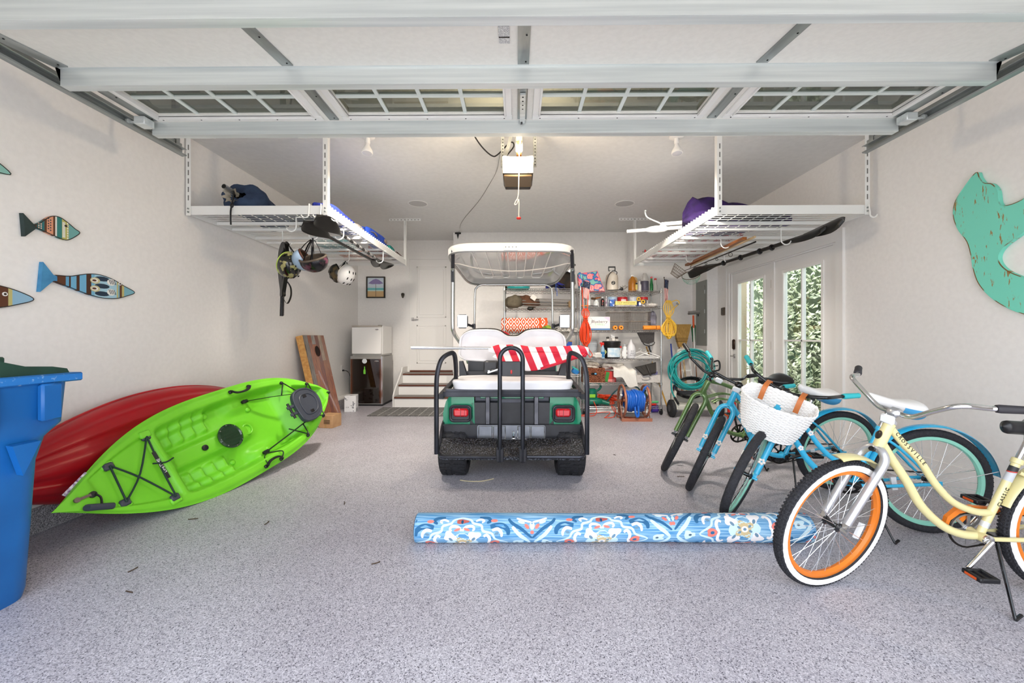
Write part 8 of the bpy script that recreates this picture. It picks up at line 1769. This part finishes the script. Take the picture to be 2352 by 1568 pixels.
# ---------------------------------------------------------------- wicker basket hung on the second blue bicycle
Mb = MW2 @ SM2; bk = thing('wicker_basket', 'white wicker basket strapped to the handlebar with tan leather', 'basket', M=Mb); LOCAL.add(bk.name)
wk = noisy('white_wicker', '#fbfaf8', '#f2f0ed', 60, .6)
bc = Vector((.965, 0, .62))
def bas(v, q):
    """D-shaped outline at height v 0..1, q 0..1 around"""
    a = 2 * PI * q; k = .72 + .28 * v ** .8; wx, wy = .155 * k, .215 * k
    x = math.cos(a) * wx; yv = math.sin(a) * wy
    if x < 0: x = -wx * .62 * min(1, abs(math.cos(a)) * 2.2); 
    if x < 0: yv = math.copysign(min(abs(yv), wy), yv) if abs(math.cos(a)) < .1 else yv * 1.0
    z = .245 * v + .035 * v * (math.cos(a + PI) > .2) * abs(math.cos(a)) 
    return bc + Vector((x + .03 * v, yv, z))
W_ = MB()
NS = 44
for r_ in range(26):
    v = (r_ + .5) / 26
    W_.tube([bas(v, k / (NS * 2)) + (bas(v, k / (NS * 2)) - bas(v, k / (NS * 2) + .5)).normalized() * (.003 * (1 if (k // 1 + r_ * 2) % 4 < 2 else -1)) for k in range(NS * 2)], .0042, 5, closed=True)
obj('woven_strand', W_, wk, bk, kind='stuff')
obj('stake', (lambda m: [m.tube([bas(v / 8, k / NS) for v in range(9)], .0035, 5) for k in range(NS)] and m)(MB()), wk, bk, kind='stuff')
inn = MB().grid(lambda i, j: bas(.02 + .96 * i, j) * 1.0 + (bc + Vector((0, 0, .12)) - bas(i, j)) * .012, 8, 60, cv=True); obj('liner_weave', inn, wk, bk)
for v, rr_ in ((1.0, .0085), (.985, .008), (.62, .006), (.0, .008)):
    for ph in (0, PI): obj('braid', MB().tube([bas(v, k / 120) + Vector((0, 0, .004 * math.sin(k * .9 + ph))) + (bas(v, k / 120) - bc).normalized() * .004 * math.cos(k * .9 + ph) for k in range(120)], rr_ * .62, 6, closed=True), wk, bk)
obj('base_weave', MB().add([bas(0, k / 60) for k in range(60)], [tuple(range(60))]), wk, bk)
tan = mat('tan_leather', '#c2703a', .45)
for sg in (-1, 1):
    p = Vector((.905, .105 * sg, .90)); obj('leather_strap', MB().ribbon(spline([p + Vector((.045, 0, -.085)), p + Vector((.03, 0, .0)), p + Vector((-.02, 0, .022)), p + Vector((-.075, 0, .02)), p + Vector((-.085, 0, -.005)), p + Vector((-.05, 0, -.03)), p + Vector((-.01, 0, -.06))], 5), (0, .015, 0)), tan, bk)

# ================================================================ rolled rug
rm = noisy('rug_blue_weave', '#4a8abb', '#a5cbe2', 45, .9, detail=3, lo=.38, hi=.72, stretch=(.12, 3, 3))
rg = thing('rolled_rug', 'rolled blue outdoor rug with coral and white medallions on the floor', 'rug', (.52, 2.25, 0))
def rug(i, j):
    a = 2 * PI * j; x = -.565 + 2.2 * i; r_ = .076 * (1 + .025 * math.sin(7 * i + 1)); return Vector((x, 2.25 + .02 * i + r_ * 1.04 * math.cos(a), .0755 + r_ * .985 * math.sin(a)))
obj('roll', MB().grid(rug, 60, 40, cv=True), rm, rg)
def rsurf(x, a, off=.0009):
    r_ = .076 * (1 + .025 * math.sin(7 * (x + .565) / 2.2 + 1)) + off
    return Vector((x, 2.25 + .02 * (x + .565) / 2.2 - r_ * 1.04 * math.cos(a), .0755 + r_ * .985 * math.sin(a)))
RC = [(-1.1, -55), (-.302, -48), (.465, -38), (1.245, 20), (2.0, 60)]
def rang(x):
    for (xa, aa), (xb, ab) in zip(RC, RC[1:]):
        if x <= xb: return R(aa + (ab - aa) * (x - xa) / (xb - xa))
    return R(60)
RUGM = {k: MB() for k in ('white', 'pale', 'coral', 'navy', 'tan', 'slate')}
def rp(x, s, lift): return rsurf(max(-.56, min(1.63, x)), rang(x) + s / .076, lift)
def rblob(k, x, s, rx, rs, rot=0, lift=.0009, lobes=0, amp=.0):
    n = 22; c_, s_ = math.cos(rot), math.sin(rot); vs = [rp(x, s, lift + .0002)]
    for q in (.5, 1.0):
        for i in range(n):
            a = 2 * PI * i / n; f = q * (1 + amp * math.cos(lobes * a)); u, v = rx * f * math.cos(a), rs * f * math.sin(a); vs.append(rp(x + u * c_ - v * s_, s + u * s_ + v * c_, lift if q == 1 else lift + .0002))
    RUGM[k].add(vs, [(0, 1 + i, 1 + (i + 1) % n) for i in range(n)] + [(1 + i, 1 + n + i, 1 + n + (i + 1) % n, 1 + (i + 1) % n) for i in range(n)])
def rrib(k, pts, w, x0, sx, ss, lift=.0009):
    P = spline([(x0 + sx * a, ss * b, 0) for a, b in pts], 6); vs = []; m = len(P)
    for i, p in enumerate(P):
        t = P[min(i + 1, m - 1)] - P[max(i - 1, 0)]; t.normalize(); nx, ns = -t.y, t.x; ww = w * (.35 + .65 * math.sin(PI * min(1, max(0, .08 + .92 * i / (m - 1)))) ** .5)
        vs += [rp(p.x + nx * ww, p.y + ns * ww, lift), rp(p.x - nx * ww, p.y - ns * ww, lift)]
    RUGM[k].add(vs, [(2 * i, 2 * i + 1, 2 * i + 3, 2 * i + 2) for i in range(m - 1)])
for x0 in (-1.069, -.302, .465, 1.245):
    rblob('pale', x0, 0, .082, .066, 0, .0009, 4, .10); rblob('tan', x0, 0, .046, .04, .4, .0012, 4, .28); rblob('white', x0, 0, .019, .015, 0, .0015); rblob('slate', x0, 0, .009, .007, 0, .0018)
    for sx in (-1, 1):
        for ss in (-1, 1):
            B = lambda k, a, b, rx, rs, rot=0, lift=.0009, lobes=0, amp=0.: rblob(k, x0 + sx * a, ss * b, rx, rs, rot * sx * ss, lift, lobes, amp)
            Q = lambda k, pts, w, lift=.0009: rrib(k, pts, w, x0, sx, ss, lift)
            B('slate', .03, .012, .010, .006, .5, .0014)
            B('white', .066, .052, .034, .026, .3, .0009, 3, .22); B('slate', .062, .034, .014, .008, .9, .0013)
            Q('white', [(.118, .05), (.135, .058), (.150, .04), (.148, .015), (.138, .0)], .0085); Q('white', [(.002, .082), (.02, .100), (.055, .104), (.066, .090), (.056, .082)], .007)
            B('coral', .026, .088, .018, .0065, -.3); Q('pale', [(.0, .148), (.045, .136), (.062, .118), (.105, .106), (.115, .080), (.162, .066), (.182, .034), (.232, .012), (.25, .0)], .0065)
            B('coral', .0, .128, .034, .0115, 0, .0009, 3, .15); B('navy', 0, .126, .007, .010, 0, .0013); B('coral', .178, .004, .028, .018, .3); B('navy', .178, .002, .011, .006, 0, .0013)
            Q('white', [(.165, .082), (.195, .088), (.215, .070), (.216, .046)], .0085); B('slate', .19, .066, .012, .007, .3)
            Q('navy', [(.155, .100), (.19, .106), (.225, .102), (.25, .082), (.252, .056)], .014); Q('white', [(.075, .128), (.10, .138), (.12, .130), (.108, .120)], .006); Q('navy', [(.095, .150), (.14, .146), (.155, .130), (.135, .118)], .009); B('coral', .176, .130, .019, .0085)
            Q('pale', [(.275, .098), (.315, .055), (.345, .030), (.372, .0)], .0105); Q('navy', [(.255, .14), (.275, .115), (.33, .082), (.383, .036)], .0085); B('pale', .305, .004, .030, .017, .3, .0009, 3, .18); B('slate', .30, .0, .009, .006, 0, .0012)
            B('coral', .383, .068, .010, .0095, 0); B('coral', .355, .098, .016, .009, -.8); B('pale', .378, .098, .008, .017, .2); B('pale', .325, .120, .020, .008, -.3); Q('white', [(.30, .142), (.34, .128), (.383, .118)], .006)
for k, c_ in (('white', '#f1ecea'), ('pale', '#c9e3ec'), ('coral', '#e27d70'), ('navy', '#2c648f'), ('tan', '#cdb98d'), ('slate', '#6d8ea5')): obj(k + '_motif', RUGM[k], noisy('rug_' + k, c_, c_, 50, .9, bump=.15, bscale=300), rg, smooth=80, kind='stuff')
rb = mat('rug_binding', '#24587f', .9)
for xe, i in ((-.565, 0), (1.635, 1)):
    sp_ = [Vector((xe, 2.25 + .02 * i + .076 * (1 - k / 70) * math.cos(k * .28) * 1.0, .0755 + .074 * (1 - k / 70) * math.sin(k * .28))) for k in range(68)]
    obj('roll_end', MB().tube(sp_, .006, 5), rb, rg)
    obj('end_face', MB().lathe([(.073, 0), (0, 0)], (xe + (.004 if i == 0 else -.004), 2.25 + .02 * i, .0755), (1, 0, 0), 30), rb, rg)
# ---------------------------------------------------------------- floor litter
wood_l = mat('dry_leaf', '#4b3a2c', .8)
rdl = random.Random(11); spots = [(-1.9, 1.95), (-1.75, 1.78), (-1.55, 2.45), (-.72, 2.02), (-1.2, 2.75), (.9, 1.25), (-2.05, 2.5), (.95, 3.9), (1.35, 3.3)]
for k, (lx, ly) in enumerate(spots):
    a = rdl.uniform(0, PI); p = Vector((lx, ly, .004)); e = Vector((math.cos(a), math.sin(a), 0)) * rdl.uniform(.012, .03)
    one('plant_scrap', MB().tube(spline([p - e, p + Vector((.006, -.004, .002)), p + e], 3), .0028, 5), wood_l, ('curled dry twig on the floor in front of the lime kayak', 'short dark twig on the floor by the blue bin', 'dry twig below the lime kayak middle', 'single dark twig on the floor short of the rolled rug', 'dry scrap on the floor between kayak and cart', 'tiny dark twig on the floor in front of the rolled rug', 'brown scrap in the shade of the lime kayak', 'dry scrap on the floor past the cart, by the hose reel', 'dry scrap on the floor beside the green bicycle')[k], 'twig', 'dry scraps on the floor')
one('straw_blade', MB().tube(spline([(-.46, 3.20, .004), (-.38, 3.175, .004), (-.28, 3.18, .004), (-.19, 3.23, .006)], 5), .003, 5), mat('straw', '#d9cba0', .8), 'pale straw blade on the floor behind the cart wheel', 'straw')
